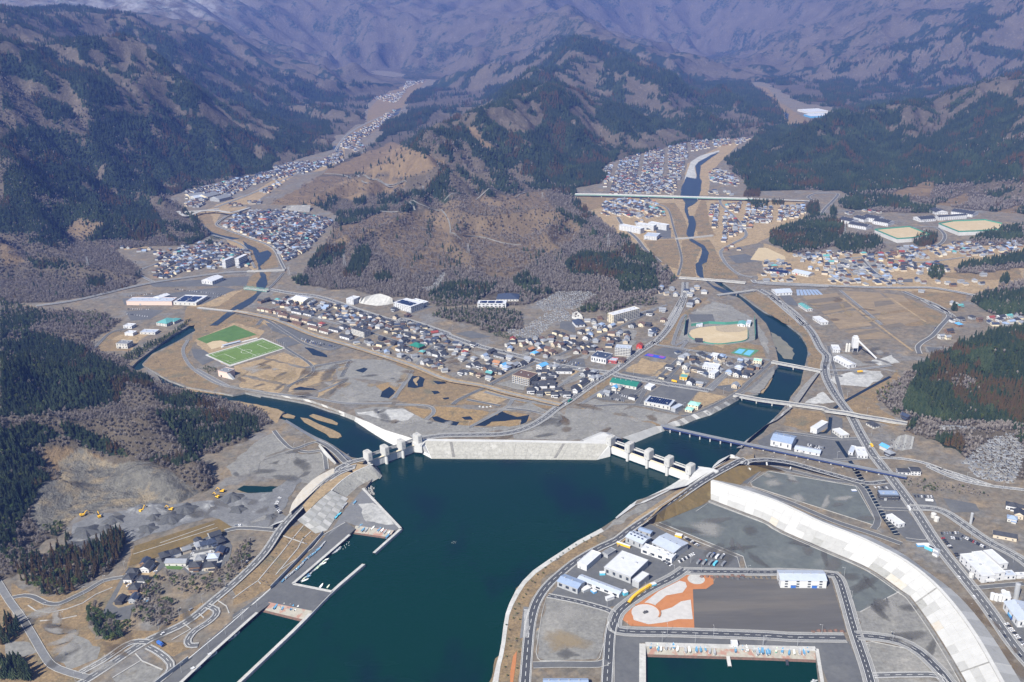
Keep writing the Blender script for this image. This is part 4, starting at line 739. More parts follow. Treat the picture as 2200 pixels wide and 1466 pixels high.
# sports grounds
TURF1 = 'B2 80,325 380,215 555,290 330,350 270,335 210,340 160,360'
patch('turf_field', 'turf', TURF1, Z2); patch('turf_surround', 'concrete', 'P 440,763 494,788 615,748 564,726', Z2); patch('turf_pitch', 'turfb', 'P 446,762.7 494,784 610,748 563.6,729', Z3)
patch('infield', 'sandfield', 'B2 160,362 210,342 270,337 330,352 280,385 200,405', Z3)
pa, pb_, pc, pd = [G(*p, Z3) for p in ((446, 762.7), (494, 784), (610, 748), (563.6, 729))]
def bq(u, v, z=Z3 + .17):
    p = pa * (1 - u) * (1 - v) + pb_ * u * (1 - v) + pc * u * v + pd * (1 - u) * v; return np.array([p[0], p[1], z])
pm = MB(); R4 = lambda a, b, c, d: [bq(a, b), bq(c, b), bq(c, d), bq(a, d), bq(a, b)]
for ln in (R4(.06, .05, .94, .95), [bq(.06, .5), bq(.94, .5)], R4(.25, .05, .75, .2), R4(.25, .8, .75, .95), [bq(.5 + .13 * math.cos(t * .4), .5 + .085 * math.sin(t * .4)) for t in range(17)]):
    ribbon(pm, ln, -.25, .25, 0, 'paint')
pm.obj('pitch_marking', kind='structure')
patch('baseball_ground', 'gravel', 'B4 760,330 820,180 860,130 1030,130 1060,190 1340,170 1370,330 1300,350 1080,380 900,360', Z1)
patch('baseball_field', 'sandfield', 'B4 845,280 860,255 920,235 1050,222 1060,255 1120,270 1240,268 1305,250 1300,330 1180,355 1070,365 950,350 870,315', Z2)
patch('baseball_outfield', 'dirtfield', 'B4 1050,222 1250,208 1298,225 1303,252 1240,270 1120,272 1062,257', Z3)
patch('tennis_surround', 'courtgreen', 'B4 1170,435 1240,393 1397,412 1325,467', Z2)
for s in ('B4 1200,432 1240,402 1290,408 1255,442', 'B4 1270,445 1310,410 1360,416 1320,455'): patch('tennis_court', 'courtblue', s, Z3)
patch('basketball_court', 'courtnavy', 'B4 490,455 520,438 665,465 650,483', Z3)
for s in ('B4 510,452 530,443 570,450 555,462', 'B4 600,465 620,456 655,464 640,476'): patch('basketball_key', 'courtpurple', s, Z3 + .17)
patch('school_field', 'sandfield', 'C5 -110,700 -40,600 20,600 180,670 190,700 -20,710', Z2)
patch('school_field', 'sandfield', 'P 1622,540 1648,533 1688,552 1662,558', Z3)
# orange and grey seaside park
patch('park_paving', 'terracotta', 'A3 960,1085 900,1040 940,970 1060,840 1290,745 1340,730 1380,745 1515,745 1520,800 1470,835 1380,838 1390,1100', Z3)
patch('park_path', 'paving', 'A3 1000,1010 1050,930 1150,850 1290,780 1330,790 1340,820 1310,860 1200,880 1130,940 1110,980 1140,990 1240,960 1300,920 1365,908 1380,1040 1280,1040 1200,1060 1080,1075 980,1045 975,1025', Z3 + .17)
cpk = G(*PX('A3 1060,1000')[0]); cp2 = G(*PX('A3 1402,772')[0])
def disc(c, r, n=28, ry=None): return [(c[0] + r * math.cos(2 * math.pi * k / n), c[1] + (ry or r) * math.sin(2 * math.pi * k / n)) for k in range(n)]
sheet('plaza', disc(cpk, 14), Z3 + .5, 'paving', thick=.4); sheet('plaza', disc(cp2, 9), Z3 + .1, 'concrete')
pr = MB(); arc = [np.array([cpk[0] + 14.5 * math.cos(t), cpk[1] + 14.5 * math.sin(t), Z3]) for t in np.linspace(-.6, 2.2, 16)]; ribbon(pr, arc, -.8, .8, 1.2, 'terracotta', 1.2); pr.obj('park_wall', label='low curved terracotta wall round the park plaza', cat='wall')
st = MB(); st.box(cpk, 5, 3, Z3 + .5, Z3 + 1.0, 'crushed', .4)
for dx, dy, h in ((-1.2, .2, 2.6), (.3, -.4, 3.2), (1.4, .3, 2.2)): st.tube((cpk[0] + dx, cpk[1] + dy, Z3 + 1), (cpk[0] + dx + .8, cpk[1] + dy + .4, Z3 + h), 1.0, .35, 'darkwall', 7)
st.obj('monument', label='dark sculpture in the middle of the round plaza', cat='sculpture')
rb_ = rnd
# shore strip
patch('shore_strip', 'concrete', 'A3 25,1466 50,1350 70,1280 85,1200 100,1080 115,1000 140,930 180,850 230,780 300,710 400,640 600,510 760,425 780,445 620,530 420,660 320,730 250,800 205,870 165,945 140,1010 128,1085 112,1205 98,1285 80,1355 60,1500 40,1600 10,1600', Z2)
patch('orange_walk', 'terracotta', 'A3 165,1290 190,1255 185,1330 165,1466 145,1500 145,1400', Z3)
patch('stall_strip', 'oldasphalt', 'A3 235,955 275,960 245,1160 210,1170', Z2)
sm_ = MB()
for k in range(24):
    a = G(*PX('A3 238,%d' % (975 + k * 8))[0], Z3 + .17); c = G(*PX('A3 272,%d' % (978 + k * 8))[0], Z3 + .17); ribbon(sm_, [a, c], -.25, .25, 0, 'paint')
sm_.obj('stall_marking', kind='structure')
# quarry floor and old pits
patch('quarry_floor', 'quarryfloor', 'A1 440,590 510,390 660,325 900,300 1330,245 1500,230 1560,180 1840,190 1888,220 1888,430 1550,425 1450,352 1250,392 900,515 600,525 520,595', Z2)
patch('quarry_floor', 'quarryfloor', 'A2 0,190 260,185 400,70 470,95 380,215 330,330 380,350 270,400 0,395', Z2)
patch('terraced_slope', 'slopegrass', 'A1 870,680 910,545 1480,362 1580,425 1520,462 1300,520 1000,645', Z2)
line_mark('terrace_step', 'A1 900,600 1200,505 1470,420', .8); line_mark('terrace_step', 'A1 1080,525 1450,395', .8)
# new-town terrace on the left
patch('terrace_street', 'asphalt', 'A1 690,1000 830,745 1000,655 1080,625 1310,525 1420,472 1520,475 1570,545 1550,640 1480,700 1380,737 1280,742 1240,705 1100,690 1050,740 1000,850 960,930 890,980 875,1042 800,1047', Z2)
for s in ('A1 760,940 870,720 950,660 1050,640 1080,660 960,920 800,965', 'A1 1090,640 1300,545 1420,490 1500,485 1540,530 1440,560 1290,580 1150,650', 'A1 1250,690 1300,600 1500,560 1530,600 1480,680 1370,715 1290,725', 'A1 1105,690 1290,660 1230,705 1130,700'):
    patch('house_plot', 'palegravel' if s.startswith('A1 12') else 'tangrass' if s.startswith('A1 7') else 'gravel', s, Z3)
patch('lawn', 'turf', 'A1 1110,670 1150,660 1240,690 1220,705 1130,700', Z3 + .17)

# ---------------------------------------------------------------- roads
road('coast_road', 'A1 -200,1900 560,1466 960,1205 1250,1065 1440,915 1600,780 1780,600 1888,440 A2 390,350 490,245 610,125 720,50 830,5 B2 1180,1360 1290,1295 1400,1270', 8.5, 'asphalt', zs=(3.2, 3.2, 3.4, 3.4, 3.6, 4, 5, 7, 9, 11, 13, 14, 14.3, 14.4, 14.5, 14.5), ew=.8, dl=(6, 6))
road('slip_road', 'A1 545,1400 700,1315 850,1215 930,1190 1000,1195', 7, z=GZ + .28)
road('slip_road', 'A1 1000,1225 1080,1270 1150,1335 1140,1400 1050,1475 980,1560', 7, z=GZ + .28)
road('slip_road', 'A1 1400,950 1460,975 1455,1015 1400,1065 1320,1115 1270,1175 1280,1215 1340,1215', 7, z=GZ + .28)
road('old_road', 'A1 -20,780 60,910 140,1020 220,1150 290,1270 350,1350 450,1395 590,1435', 7, 'oldasphalt', mark=False)
road('lane', 'A1 80,895 160,880 230,890 310,930 400,935 500,890 600,840 700,780 830,755', 5, mark=False, ew=.7)
road('lane', 'A1 1520,445 1600,425 1700,425 1888,440', 6, mark=False, ew=1.0)
for s in ('A1 190,945 240,980 330,995 450,970 560,930 650,870 760,825', 'A1 270,1050 400,1040 520,1015', 'A1 760,1435 950,1320', 'A1 915,1270 960,1320 1100,1380', 'A1 1240,1065 1290,1105 1160,1180', 'A1 1345,1000 1380,1030', 'A1 1470,910 1530,950 1550,1000', 'A2 170,780 330,590 400,500 480,405', 'A2 290,740 440,560 470,500 530,445', 'A2 340,475 500,530', 'A2 0,900 110,820 170,780 190,800', 'A3 1045,335 1490,160', 'A3 1170,315 1210,345', 'A3 1320,215 1360,250', 'A2 760,385 610,470 540,560 330,700'):
    line_mark('concrete_drain', s, 1.1)
road('inner_road', 'B2 690,1045 750,1120 840,1190 960,1150 1040,1130', 5, z=GZ + .3, mark=False, ew=.8)
road('inner_road', 'B2 890,1205 960,1215 1040,1205 1085,1225 1105,1350', 5, z=GZ + .28, mark=False, ew=.8)
road('river_road', 'B2 1030,1128 1100,1160 1180,1220 1250,1290 1290,1300', 6.5, zs=(7, 10, 13, 14.4, 14.5), mark=False, ew=.9)
road('dirt_lane', 'B2 550,1380 570,1290 640,1260 840,1195', 5, 'gravel', edge=None, mark=False)
# the seafront loop road of the right bank
road('harbour_road', 'P 1110,1700 A3 245,1466 262,1250 280,1080 320,930 390,820 480,735 600,640 760,550 860,505 960,430 1080,350 1250,240 1440,110 1600,20 1720,-40 P 1600,998', 9.5, 'newasphalt', zs=(3.2, 3.2, 3.2, 3.2, 3.2, 3.2, 3.2, 3.4, 4, 5, 7, 9.5, 12, 14.2, 14.5, 14.5, 14.5), ew=.7, dl=(6, 5))
road('harbour_road', 'P 1600,998 B4 1310,1285 1400,1275 1480,1275 1650,1300 1850,1355 2052,1412 B5 760,1450 A4 860,120 960,110', 8, 'newasphalt', zs=(14.5, 14.5, 14.3, 13.5, 11, 8, 6, 4.5, 3.6, 3.3), ew=.7, dl=(6, 5))
road('park_road', 'A3 400,880 600,920 800,975 840,1000', 7, 'newasphalt', z=GZ + .28, dl=(3, 4))
road('park_road', 'A3 1330,700 1240,760 1100,830 960,920 870,1000 850,1080 880,1115 1000,1125 1300,1130 1888,1150 A4 300,1160 680,1165', 9, 'newasphalt', side='pavement')
road('park_road', 'A3 840,1060 820,1150 810,1300 800,1466 795,1700', 10, 'newasphalt', z=GZ + .28, ew=.6)
road('park_road', 'A3 300,1350 500,1345 740,1345 800,1320', 8, 'asphalt', z=GZ + .28, mark=False)
road('lot_road', 'A3 1320,715 1888,722 A4 240,720 560,735 630,760 680,900 740,1110 830,1380 870,1530', 8, 'newasphalt', side='pavement', z=GZ + .24, dl=(3, 4))
road('lot_road', 'A4 760,1150 900,1160 1050,1190 1180,1260 1290,1360 1380,1466 1480,1640', 8, 'newasphalt', z=GZ + .3, side='pavement')
road('lot_road', 'A4 870,1420 1100,1415 1300,1420 1360,1490', 7, z=GZ + .32)
road('lot_road', 'A4 0,150 60,165 300,250 600,375 860,460 1060,530', 7, 'asphalt', dash=False, mark=False, z=GZ + .26)
road('lot_road', 'A4 0,120 130,15 300,35 560,95 760,130 840,240 900,370 870,430', 7, 'asphalt', dash=False, mark=False, z=GZ + .22)
line_mark('lot_kerb', 'A4 40,115 160,38 750,140 890,385 870,402 50,140', .6, closed=True); line_mark('lot_kerb', 'A3 1155,385 1720,615 1745,700', .7); line_mark('lot_kerb', 'A3 1130,400 1680,620 1700,690', .6); line_mark('lot_kerb', 'A4 780,990 1050,850', 1.0); line_mark('lot_kerb', 'A3 1400,310 1490,250 1888,400 A4 200,430 600,600 850,720', .5)
line_mark('lot_kerb', 'A3 330,1300 320,1260 360,1000 390,890 810,960 830,1010 750,1300 720,1325 350,1320', .6, closed=True); line_mark('lot_kerb', 'A4 810,1200 860,1190 1110,1240 1290,1390', .6); line_mark('lot_kerb', 'A3 850,1140 850,1466', .5)
# main road down the right side and those leading inland
road('main_road', 'C4 840,1257 930,1100 980,1000 990,890', 8, z=GZ + .3, side='pavement')
road('main_road', 'P 2330,1540 A4 1888,1300 1640,960 1490,770 1300,530 1170,330 1100,230 980,70 900,-30 B5 840,1200 760,1060 690,930 600,810 530,700 490,610 485,540 500,460 450,400 380,270 280,160 150,50 50,-20 C4 2000,1250 1900,1140 1750,1030 1610,950', 10, 'asphalt', side='pavement', sw=2, z=GZ + .26)
road('upland_road', 'P 2300,1300 A4 1888,650 1640,510 1440,370 1340,310 1250,290 1120,285', 8, 'asphalt', z=GZ + .3, side='pavement')
road('upland_road', 'B5 900,1260 1000,1260 1150,1275 1300,1310 1450,1370 1600,1430 1800,1480 A4 1240,0 1400,80 1600,130 1888,165', 6, 'oldasphalt', z=GZ + .3)
road('side_road', 'A4 1540,830 1700,815 1888,800', 6, z=GZ + .22, mark=False); road('side_road', 'A4 1120,300 900,292', 6, z=GZ + .22, mark=False); road('side_road', 'A4 1090,500 1230,515 1260,480', 6, z=GZ + .24, mark=False)
road('side_road', 'B5 100,1055 300,1075 560,1110 740,1110', 6, z=GZ + .24, mark=False); road('side_road', 'B5 560,1280 860,1260 900,1300', 6, z=GZ + .24, mark=False)
road('quarry_road', 'B5 510,570 700,570 860,550 1010,530', 6.5, 'oldasphalt', z=GZ + .3, mark=False); road('canal_road', 'B5 1230,440 1215,390 1250,350 1330,300 1400,220 1460,150 1440,110 1370,60 1240,10 C5 1600,1180 1500,1110 1300,1020 1180,970', 7, 'asphalt', z=GZ + .24, mark=False, ew=1.2)
road('bypass', 'C5 -50,890 300,905 700,925 1100,935 1400,935 1600,965 1780,1000', 9, 'oldasphalt', z=GZ + 1.2, ew=1.2, dash=False); road('bypass', 'C4 1560,870 1640,900 2200,925', 9, 'oldasphalt', z=GZ + 1.1, ew=1.2, dash=False)
road('valley_road', 'C4 1560,850 1440,820 1340,740 1290,650 1310,610 1400,560 1500,500 1480,430 1400,330 1300,240 1280,190', 7, 'oldasphalt', z=GZ + .3, mark=False); road('valley_road', 'C4 780,720 660,620 580,520 480,430 420,340', 8, 'asphalt', z=GZ + .3, mark=False, ew=1.2); road('valley_road', 'C4 930,830 960,700 930,560 890,420 840,270 720,215', 5, 'asphalt', z=GZ + .28, mark=False)
road('interchange_road', 'C5 470,350 520,270 590,200 630,150 600,140 450,140 380,170 420,200', 8, 'asphalt', z=GZ + .5, mark=False, ew=1.2)
road('school_road', 'C5 1300,620 1420,600 1510,550 1530,490 1470,430 1400,420', 7, 'asphalt', z=GZ + 1, mark=False, ew=1.2); road('village_road', 'C5 590,700 800,680 950,670 1300,720 1700,680', 5, 'oldasphalt', z=GZ + .3, mark=False); road('village_road', 'C5 830,690 960,820 1180,910', 6, 'asphalt', z=GZ + .32, mark=False, ew=1.5)
# left valley roads
road('valley_road', 'C1 300,1090 620,1045 900,980 1200,910 1500,860 1900,810 2080,800 C2 520,800', 9, 'oldasphalt', z=GZ + 1.2, mark=False, ew=1.2); road('valley_road', 'C1 1300,890 1200,840 1170,800 1220,770 1330,730', 6, 'oldasphalt', z=GZ + .3, mark=False)
road('levee_road', 'C2 830,780 800,720 750,620 680,570 540,520 350,450 260,410 270,380 350,330 450,300', 5, 'asphalt', z=GZ + 1.5, mark=False, ew=1.5); road('levee_road', 'C2 580,770 540,690 500,600 420,550 330,520 220,490', 5, 'oldasphalt', z=GZ + 1, mark=False); road('levee_road', 'C2 820,810 760,880 700,940', 5, 'asphalt', z=GZ + .5, mark=False)
road('expressway', 'C2 540,260 380,300 260,285 130,290 0,330 C1 1500,290', 9, 'palegravel', zs=(14, 14, 14, 13, 10, 8), mark=False); road('upper_valley_road', 'C2 240,260 480,170 700,80 830,20 950,-30 D1 2060,1060 2180,960 D2 240,960 330,850 500,760 620,720 690,700', 7, 'oldasphalt', z=GZ + .4, mark=False, ew=1.5)
road('station_road', 'B2 380,100 700,170 1000,290 1240,360 1500,440 1800,540 2052,640 B3 680,690 900,750 1300,840', 6, 'oldconcrete', z=GZ + 2.2, edge='tangrass', ew=4, mark=False)
road('town_road', 'C2 700,950 900,985 1100,1010 1300,1070 1500,1140 1800,1230 B2 1700,165 2052,280 B3 400,290 640,375 900,440 1100,490 1250,525 1450,560 1700,590 B4 290,610 560,660 940,720 1010,735', 9, 'asphalt', z=GZ + .2, side='pavement', ew=.7)
road('town_road', 'B3 0,840 250,850 300,900 240,960', 5, 'oldasphalt', z=GZ + .2, mark=False); road('town_road', 'B3 -40,800 60,700 130,600', 5, 'gravel', z=GZ + .18, mark=False, edge=None)
road('sea_road', 'B3 190,1110 350,1085 600,1078 830,1072 1000,1035 1150,960 1280,860 1380,800 1550,680 1740,560 1900,440 2052,340 B4 560,370 680,240 780,60 800,0 C4 940,1100 990,990', 9, 'asphalt', z=GZ + .34, side='pavement', sw=2, ew=.6)
for i, s in enumerate(('B3 450,840 500,800 690,710 880,610 1100,510', 'B3 580,1020 860,870 920,800', 'B3 870,870 1060,890 1180,920', 'B3 700,740 900,790 1310,860', 'B3 1180,490 1400,400 1700,260 2052,90', 'B3 300,400 500,330', 'B3 380,340 200,430 40,470', 'B3 0,440 250,460 520,480 700,560', 'B3 560,800 820,850', 'B3 1000,480 1080,420 1300,340', 'B3 1130,630 1360,520', 'B3 1230,730 1470,580', 'B3 1040,690 1250,690', 'B3 1450,840 1700,700 2052,620', 'B4 380,800 600,630 750,490 840,410', 'B4 590,370 840,410 1200,470 1480,490', 'B4 0,860 400,840 760,910', 'B4 980,720 1240,500', 'B4 700,700 560,640 430,840', 'B4 780,400 830,330 720,370 780,180 820,130', 'B4 640,670 760,540 840,410', 'B4 1010,735 1100,640 1280,490', 'B4 1500,500 1340,640 1200,760 900,910 780,930', 'B2 560,130 760,60 1000,20', 'B2 1300,350 1480,260 1700,170', 'B2 1500,440 1700,340 1900,260', 'B2 880,210 1100,110 1240,60', 'B2 1130,270 1350,160', 'B2 1180,190 1500,290 1800,390', 'B2 840,110 1200,210', 'B2 700,170 900,110', 'B2 1800,540 1920,420 2052,370', 'B2 780,390 1000,560 800,700', 'B2 470,720 600,745 1000,790 1260,830 1620,830', 'B2 940,550 1290,490', 'B2 1040,740 1260,650', 'B2 560,215 620,170 800,280 950,370 1130,410 1240,370', 'B1 1480,330 1440,420 1500,540 1640,640 1760,690 2052,740', 'B1 740,400 860,280 1000,240', 'B1 1540,560 1800,700', 'B2 1220,620 1290,490', 'B2 1640,790 1780,570', 'B4 1940,600 2052,620', 'C5 650,960 1000,1250', 'C5 -10,950 100,1000 320,1257', 'C5 1400,420 1080,440 940,450', 'B4 1940,380 2052,800', 'C4 610,1150 840,1080', 'C4 650,530 900,515')):
    road('street', s, 5.5 if i % 3 else 6.5, 'oldasphalt' if i % 2 else 'asphalt', z=GZ + .15 + .01 * (i % 7), mark=False, ew=.3)
# upland tracks on the front hill follow the ground
TRACKS = []
def track(s, w=3.6, key='gravel'):
    pts = []
    for x, y in PX(s):
        d = ray(x, y); hit = None
        for t in np.linspace(1500, 4200, 900):
            q = d * (t / d[1])
            if CAMH + q[2] < height(q[0], q[1]) + .5: hit = q; break
        if hit is not None: pts.append(np.array([hit[0], hit[1], 0.0]))
    L = np.array(smooth(pts, 12))
    for k in range(30): L[1:-1] = .25 * L[:-2] + .5 * L[1:-1] + .25 * L[2:]
    z = height(L[:, 0], L[:, 1])
    for k in range(10): z[1:-1] = np.maximum(.25 * z[:-2] + .5 * z[1:-1] + .25 * z[2:], height(L[1:-1, 0], L[1:-1, 1]))
    L[:, 2] = z + 1.2
    TRACKS.append(L[:, :2]); b = MB(); ribbon(b, list(L), -w / 2, w / 2, 0, key, 2.0); b.obj('hill_track', kind='structure')
track('C3 340,280 400,285 440,330 465,370 470,420 455,480 465,510 510,530 560,530'); track('C3 580,500 620,460 680,440 760,480 830,530 900,580 980,590 1060,575'); track('C3 0,295 170,290 340,280'); track('C3 410,210 560,180 700,160 900,155 1050,150 1100,130'); track('C2 1620,290 1760,295 1930,290', 6); track('C2 1480,35 1560,30 1680,20 1780,30 1860,45', 6); track('D2 170,1110 300,1115 390,1130 420,1160 540,1150 700,1165', 6)
# ---------------------------------------------------------------- seawalls, floodgates, bridges, piers
def resamp(pts, n):
    P = np.array([np.asarray(p, float) for p in pts]); d = np.r_[0, np.cumsum(np.linalg.norm(np.diff(P[:, :2], axis=0), axis=1))]
    t = np.linspace(0, d[-1], n + 1); return np.stack([np.interp(t, d, P[:, k]) for k in range(3)], 1)
def strip_mesh(b, A, B, key):
    for i in range(len(A) - 1): b.poly([A[i], A[i + 1], B[i + 1], B[i]], key)
PCACHE = {}
def panels(parent, A, B, rows, pick, lift=.25, gap=.12, name='panel'):  # separate slabs laid on a slope between lines A (toe) and B (crest)
    n = len(A) - 1
    for i in range(n):
        for r in range(len(rows) - 1):
            f0, f1 = rows[r], rows[r + 1]
            q = [A[i] + (B[i] - A[i]) * f0, A[i + 1] + (B[i + 1] - A[i + 1]) * f0, A[i + 1] + (B[i + 1] - A[i + 1]) * f1, A[i] + (B[i] - A[i]) * f1]
            c = sum(q) / 4; q = [p + (c - p) * min(.4, gap / max(1e-3, np.linalg.norm(c - p))) for p in q]
            nn = np.cross(q[1] - q[0], q[3] - q[0]); nn = nn / np.linalg.norm(nn); nn = nn if nn[2] > 0 else -nn
            b = MB(); up = [p + nn * (lift + .05 * rnd.random()) for p in q]; b.poly(up, pick(i, r))
            for k in range(4): w = (k + 1) % 4; b.poly([q[k], q[w], up[w], up[k]], pick.last)
            b.obj(name, parent)
class Pick:
    def __init__(s, f): s.f = f; s.last = None
    def __call__(s, i, r): s.last = s.f(i, r); return s.last
# the long white seawall on the right
NW = 36
toe = resamp(smooth(GX('P 1527,1073 1589,1097 1649,1120 A4 230,430 600,590 850,700 1060,845 1120,885 1250,1060 1360,1230 1500,1466 1560,1580', GZ + .5), 12), NW)
crest = resamp(smooth(GX('P 1527,1034 1582,1050 1668,1079 A4 500,385 750,482 950,577 1100,662 1250,782 1400,945 1550,1155 1690,1400 1760,1530', 14.5), 12), NW)
land = resamp(smooth(GX('P 1545,1030 1640,1058 A4 330,285 600,400 850,485 1080,605 1200,695 1380,825 1500,940 1650,1125 1800,1355 1920,1560', GZ + .5), 12), NW)
sw = thing('seawall', 'long curved white concrete seawall of large pale slabs sweeping across the right foreground', 'seawall', tuple(toe[0]))
def local(parent): return np.array(parent.location)
def place(o, parent): o.matrix_parent_inverse = Matrix.Translation(-Vector(parent.location)); return o
crest_in = np.array(offs(list(crest), 4.0)) if np.linalg.norm(offs(list(crest), 4.0)[9] - land[9]) < np.linalg.norm(offs(list(crest), -4.0)[9] - land[9]) else np.array(offs(list(crest), -4.0))
b = MB(); strip_mesh(b, toe, crest, 'concrete'); strip_mesh(b, land, crest_in, 'panelb'); strip_mesh(b, crest, crest_in, 'newconcrete'); b.poly([toe[0], crest[0], crest_in[0], land[0]], 'newconcrete'); place(b.obj('embankment', sw), sw)
def pk(i, r):
    h = (math.sin(i * 12.9 + r * 78.2) * 43758.5) % 1
    if r == 2: return 'panela'
    if i in (2, 3, 4, 5) : return 'panelb' if r == 0 and h < .6 else 'panela'
    if 9 <= i <= 19: return ('panelc' if h < .3 else 'panelb' if h < .75 else 'panela') if r == 0 else ('panelb' if h < .45 else 'panela')
    if i in (20, 21) and r == 0: return 'panelwarm'
    return ('panelb' if h < .35 else 'panelwarm' if h < .45 else 'panelc' if h < .52 else 'panela') if r == 0 else ('panelb' if h < .2 else 'panela')
_before = set(COL.objects); panels(sw, toe, crest, (0, .3, .6, 1), Pick(pk), .2, .18); panels(sw, land, crest_in, (0, 1), Pick(lambda i, r: 'panelb' if i % 3 else 'panela'), .15, .12)
for o in COL.objects:
    if o not in _before: place(o, sw)
b = MB(); ribbon(b, [p + np.array([0, 0, 0]) for p in crest], -.3, .3, .9, 'concrete', .9)
for i in (24, 33): ribbon(b, [toe[i] + np.array([0, 0, .6]), crest[i] + np.array([0, 0, .6])], -.7, .7, 0, 'oldconcrete', .5); ribbon(b, [land[i] + np.array([0, 0, .6]), crest_in[i] + np.array([0, 0, .6])], -.6, .6, 0, 'newconcrete', .5)
place(b.obj('parapet', sw), sw)
line_mark('toe_drain', [p + np.array([0, 0, .3]) for p in offs(list(toe), 3.0 if np.linalg.norm(offs(list(toe), 3.0)[9] - crest[9]) > np.linalg.norm(toe[9] - crest[9]) else -3.0)], 2.2, 'gravel'); line_mark('toe_drain', [p + np.array([0, 0, .5]) for p in offs(list(toe), 6.0 if np.linalg.norm(offs(list(toe), 6.0)[9] - crest[9]) > np.linalg.norm(toe[9] - crest[9]) else -6.0)], .7)
# grassed bank carrying the harbour road up to the right-hand gate
bt = resamp(GX('A3 1080,372 1250,250 1430,125 P 1531,1028 1560,1012 1590,1000 1650,1000', 13.6), 12); bl = resamp(GX('A3 1075,395 1180,375 1470,258 P 1527,1073 1585,1045 1640,1008 1690,1014', GZ + .4), 12)
b = MB(); strip_mesh(b, bl, bt, 'slopegrass'); bk = resamp(GX('P 1560,998 1600,990 1680,990', GZ + .4), 12); o = b.obj('grass_bank', kind='structure')
bt2 = resamp(GX('A3 870,500 1000,400 1250,228 1440,98 1600,8 P 1585,990 1620,985', 14.0), 12); bl2 = resamp(GX('A3 860,490 960,380 1200,215 1400,90 1520,20 P 1570,990 1620,975', GZ + .3), 12)
bt2[0][2] = 4; bt2[1][2] = 5.5; bt2[2][2] = 8; bt2[3][2] = 10.5
b = MB(); strip_mesh(b, bl2, bt2, 'tangrass'); b.obj('grass_bank', kind='structure')
for s, za, zb in (('P 1603,998 1613.6,1008', 13.6, 8.8), ('P 1647,993 1649,1004', 13.3, 8.0), ('P 1699,1003 1697,1008', 10, 7)): q = PX(s); line_mark('bank_steps', [G(*q[0], za), G(*q[1], zb)], 1.6, 'newconcrete', skirt=2)
# lower revetments along the right shore
def slope(name, top, bot, zt, zb, key, n=10, zt2=None, kind='structure', rows=0, pkey=None, label=None, cat=None):
    T = resamp(GX(top, zt), n); B = resamp(GX(bot, zb), n)
    if zt2 is not None:
        T = resamp([G(x, y, zt + (zt2 - zt) * k / (len(PX(top)) - 1)) for k, (x, y) in enumerate(PX(top))], n)
    b = MB(); strip_mesh(b, B, T, key); T2 = T.copy(); T2[:, 2] = -3
    o = b.obj(name, kind=None if label else kind, label=label, cat=cat)
    if rows:
        panels(o, B, T, tuple(np.linspace(0, 1, rows + 1)), Pick(lambda i, r: pkey[(i * 7 + r * 3) % len(pkey)]), .12, .1)
    return o
slope('revetment', 'A3 865,360 1000,262 1060,250 1240,160 1330,90 1380,40', 'A3 855,352 985,238 1040,225 1200,150 1290,95 1340,60', 4.5, -.5, 'newconcrete', 12)
slope('apron_slope', 'A3 1380,60 1440,90 1400,110 1330,140', 'A3 1330,60 1300,95 1240,150 1180,175', 13.5, 2.0, 'newconcrete', 8)
slope('gate_apron', 'P 1500,1002 1530,1006 1545,1012 1530,1020', 'P 1470,1045 1500,1040 1520,1032 1528,1026', 15.0, 12.0, 'newconcrete', 6)
slope('apron_slope', 'P 1481,1040 1500,1028 1530,1010 1560,990', 'P 1468,1052 1478,1046 1490,1036 1505,1020', 14.4, 3, 'newconcrete', 6)
slope('revetment', 'P 1560,985 1572,975 1582,985 1600,988', 'P 1527,1008 1532,1000 1545,988 1572,976', 9, -.5, 'newconcrete', 6)
slope('revetment', 'B4 1260,1180 1330,1100 1450,1000 1540,960 1660,860 1630,840', 'B4 1215,1185 1290,1125 1400,1045 1500,960 1600,860 1610,845', 6.5, -.5, 'oldconcrete', 18, rows=3, pkey=['oldconcrete', 'concrete', 'oldconcrete', 'oldconcrete'], label='grey slab revetment on the right bank below the road bridge', cat='revetment')
slope('revetment', 'B4 1700,830 1790,700 1870,590', 'B4 1640,800 1720,690 1840,585', 7, 1, 'oldconcrete', 8, rows=2, pkey=['oldconcrete'], label='slab revetment on the right bank between the two road bridges', cat='revetment')
slope('revetment', 'B4 740,968 880,915 1000,880 1180,795 1240,775', 'B4 790,1010 900,962 1010,930 1180,840 1262,790', 7, -.5, 'oldconcrete', 18, rows=3, pkey=['oldconcrete', 'concrete', 'oldconcrete'], label='grey slab revetment on the left bank below the road bridge', cat='revetment')
slope('revetment', 'B4 1240,750 1340,690 1480,560 1520,530', 'B4 1290,760 1370,710 1500,590 1550,545', 7, 1, 'oldconcrete', 8)
slope('river_wall', 'B4 320,1100 440,1060 600,1005 630,1010', 'B4 425,1142 560,1085 640,1055 655,1050', 12, -.5, 'newconcrete', 8, zt2=9, rows=2, pkey=['panela', 'newconcrete', 'panela'], label='white concrete slope beside the river behind the right floodgate', cat='revetment')
slope('river_wall', 'B4 650,1000 740,965 745,968', 'B4 700,1020 775,1008 790,1000', 8, 0, 'newconcrete', 4)
slope('river_wall', 'B2 1335,938 1450,985 1560,1040 1660,1070 1785,1108', 'B2 1322,972 1450,1058 1560,1128 1640,1168 1655,1172', 8, -.5, 'newconcrete', 10, zt2=13, rows=2, pkey=['panela', 'newconcrete'], label='white concrete slope beside the river behind the left floodgate', cat='revetment')
slope('revetment', 'B2 340,680 480,725 650,752 800,775 960,800 1120,855 1340,938', 'B2 470,745 560,762 660,780 800,805 960,835 1120,890 1325,972', 6, -.5, 'oldconcrete', 20, rows=2, pkey=['oldconcrete', 'oldconcrete', 'concrete'], label='weathered slab revetment along the inner bank of the left river', cat='revetment')
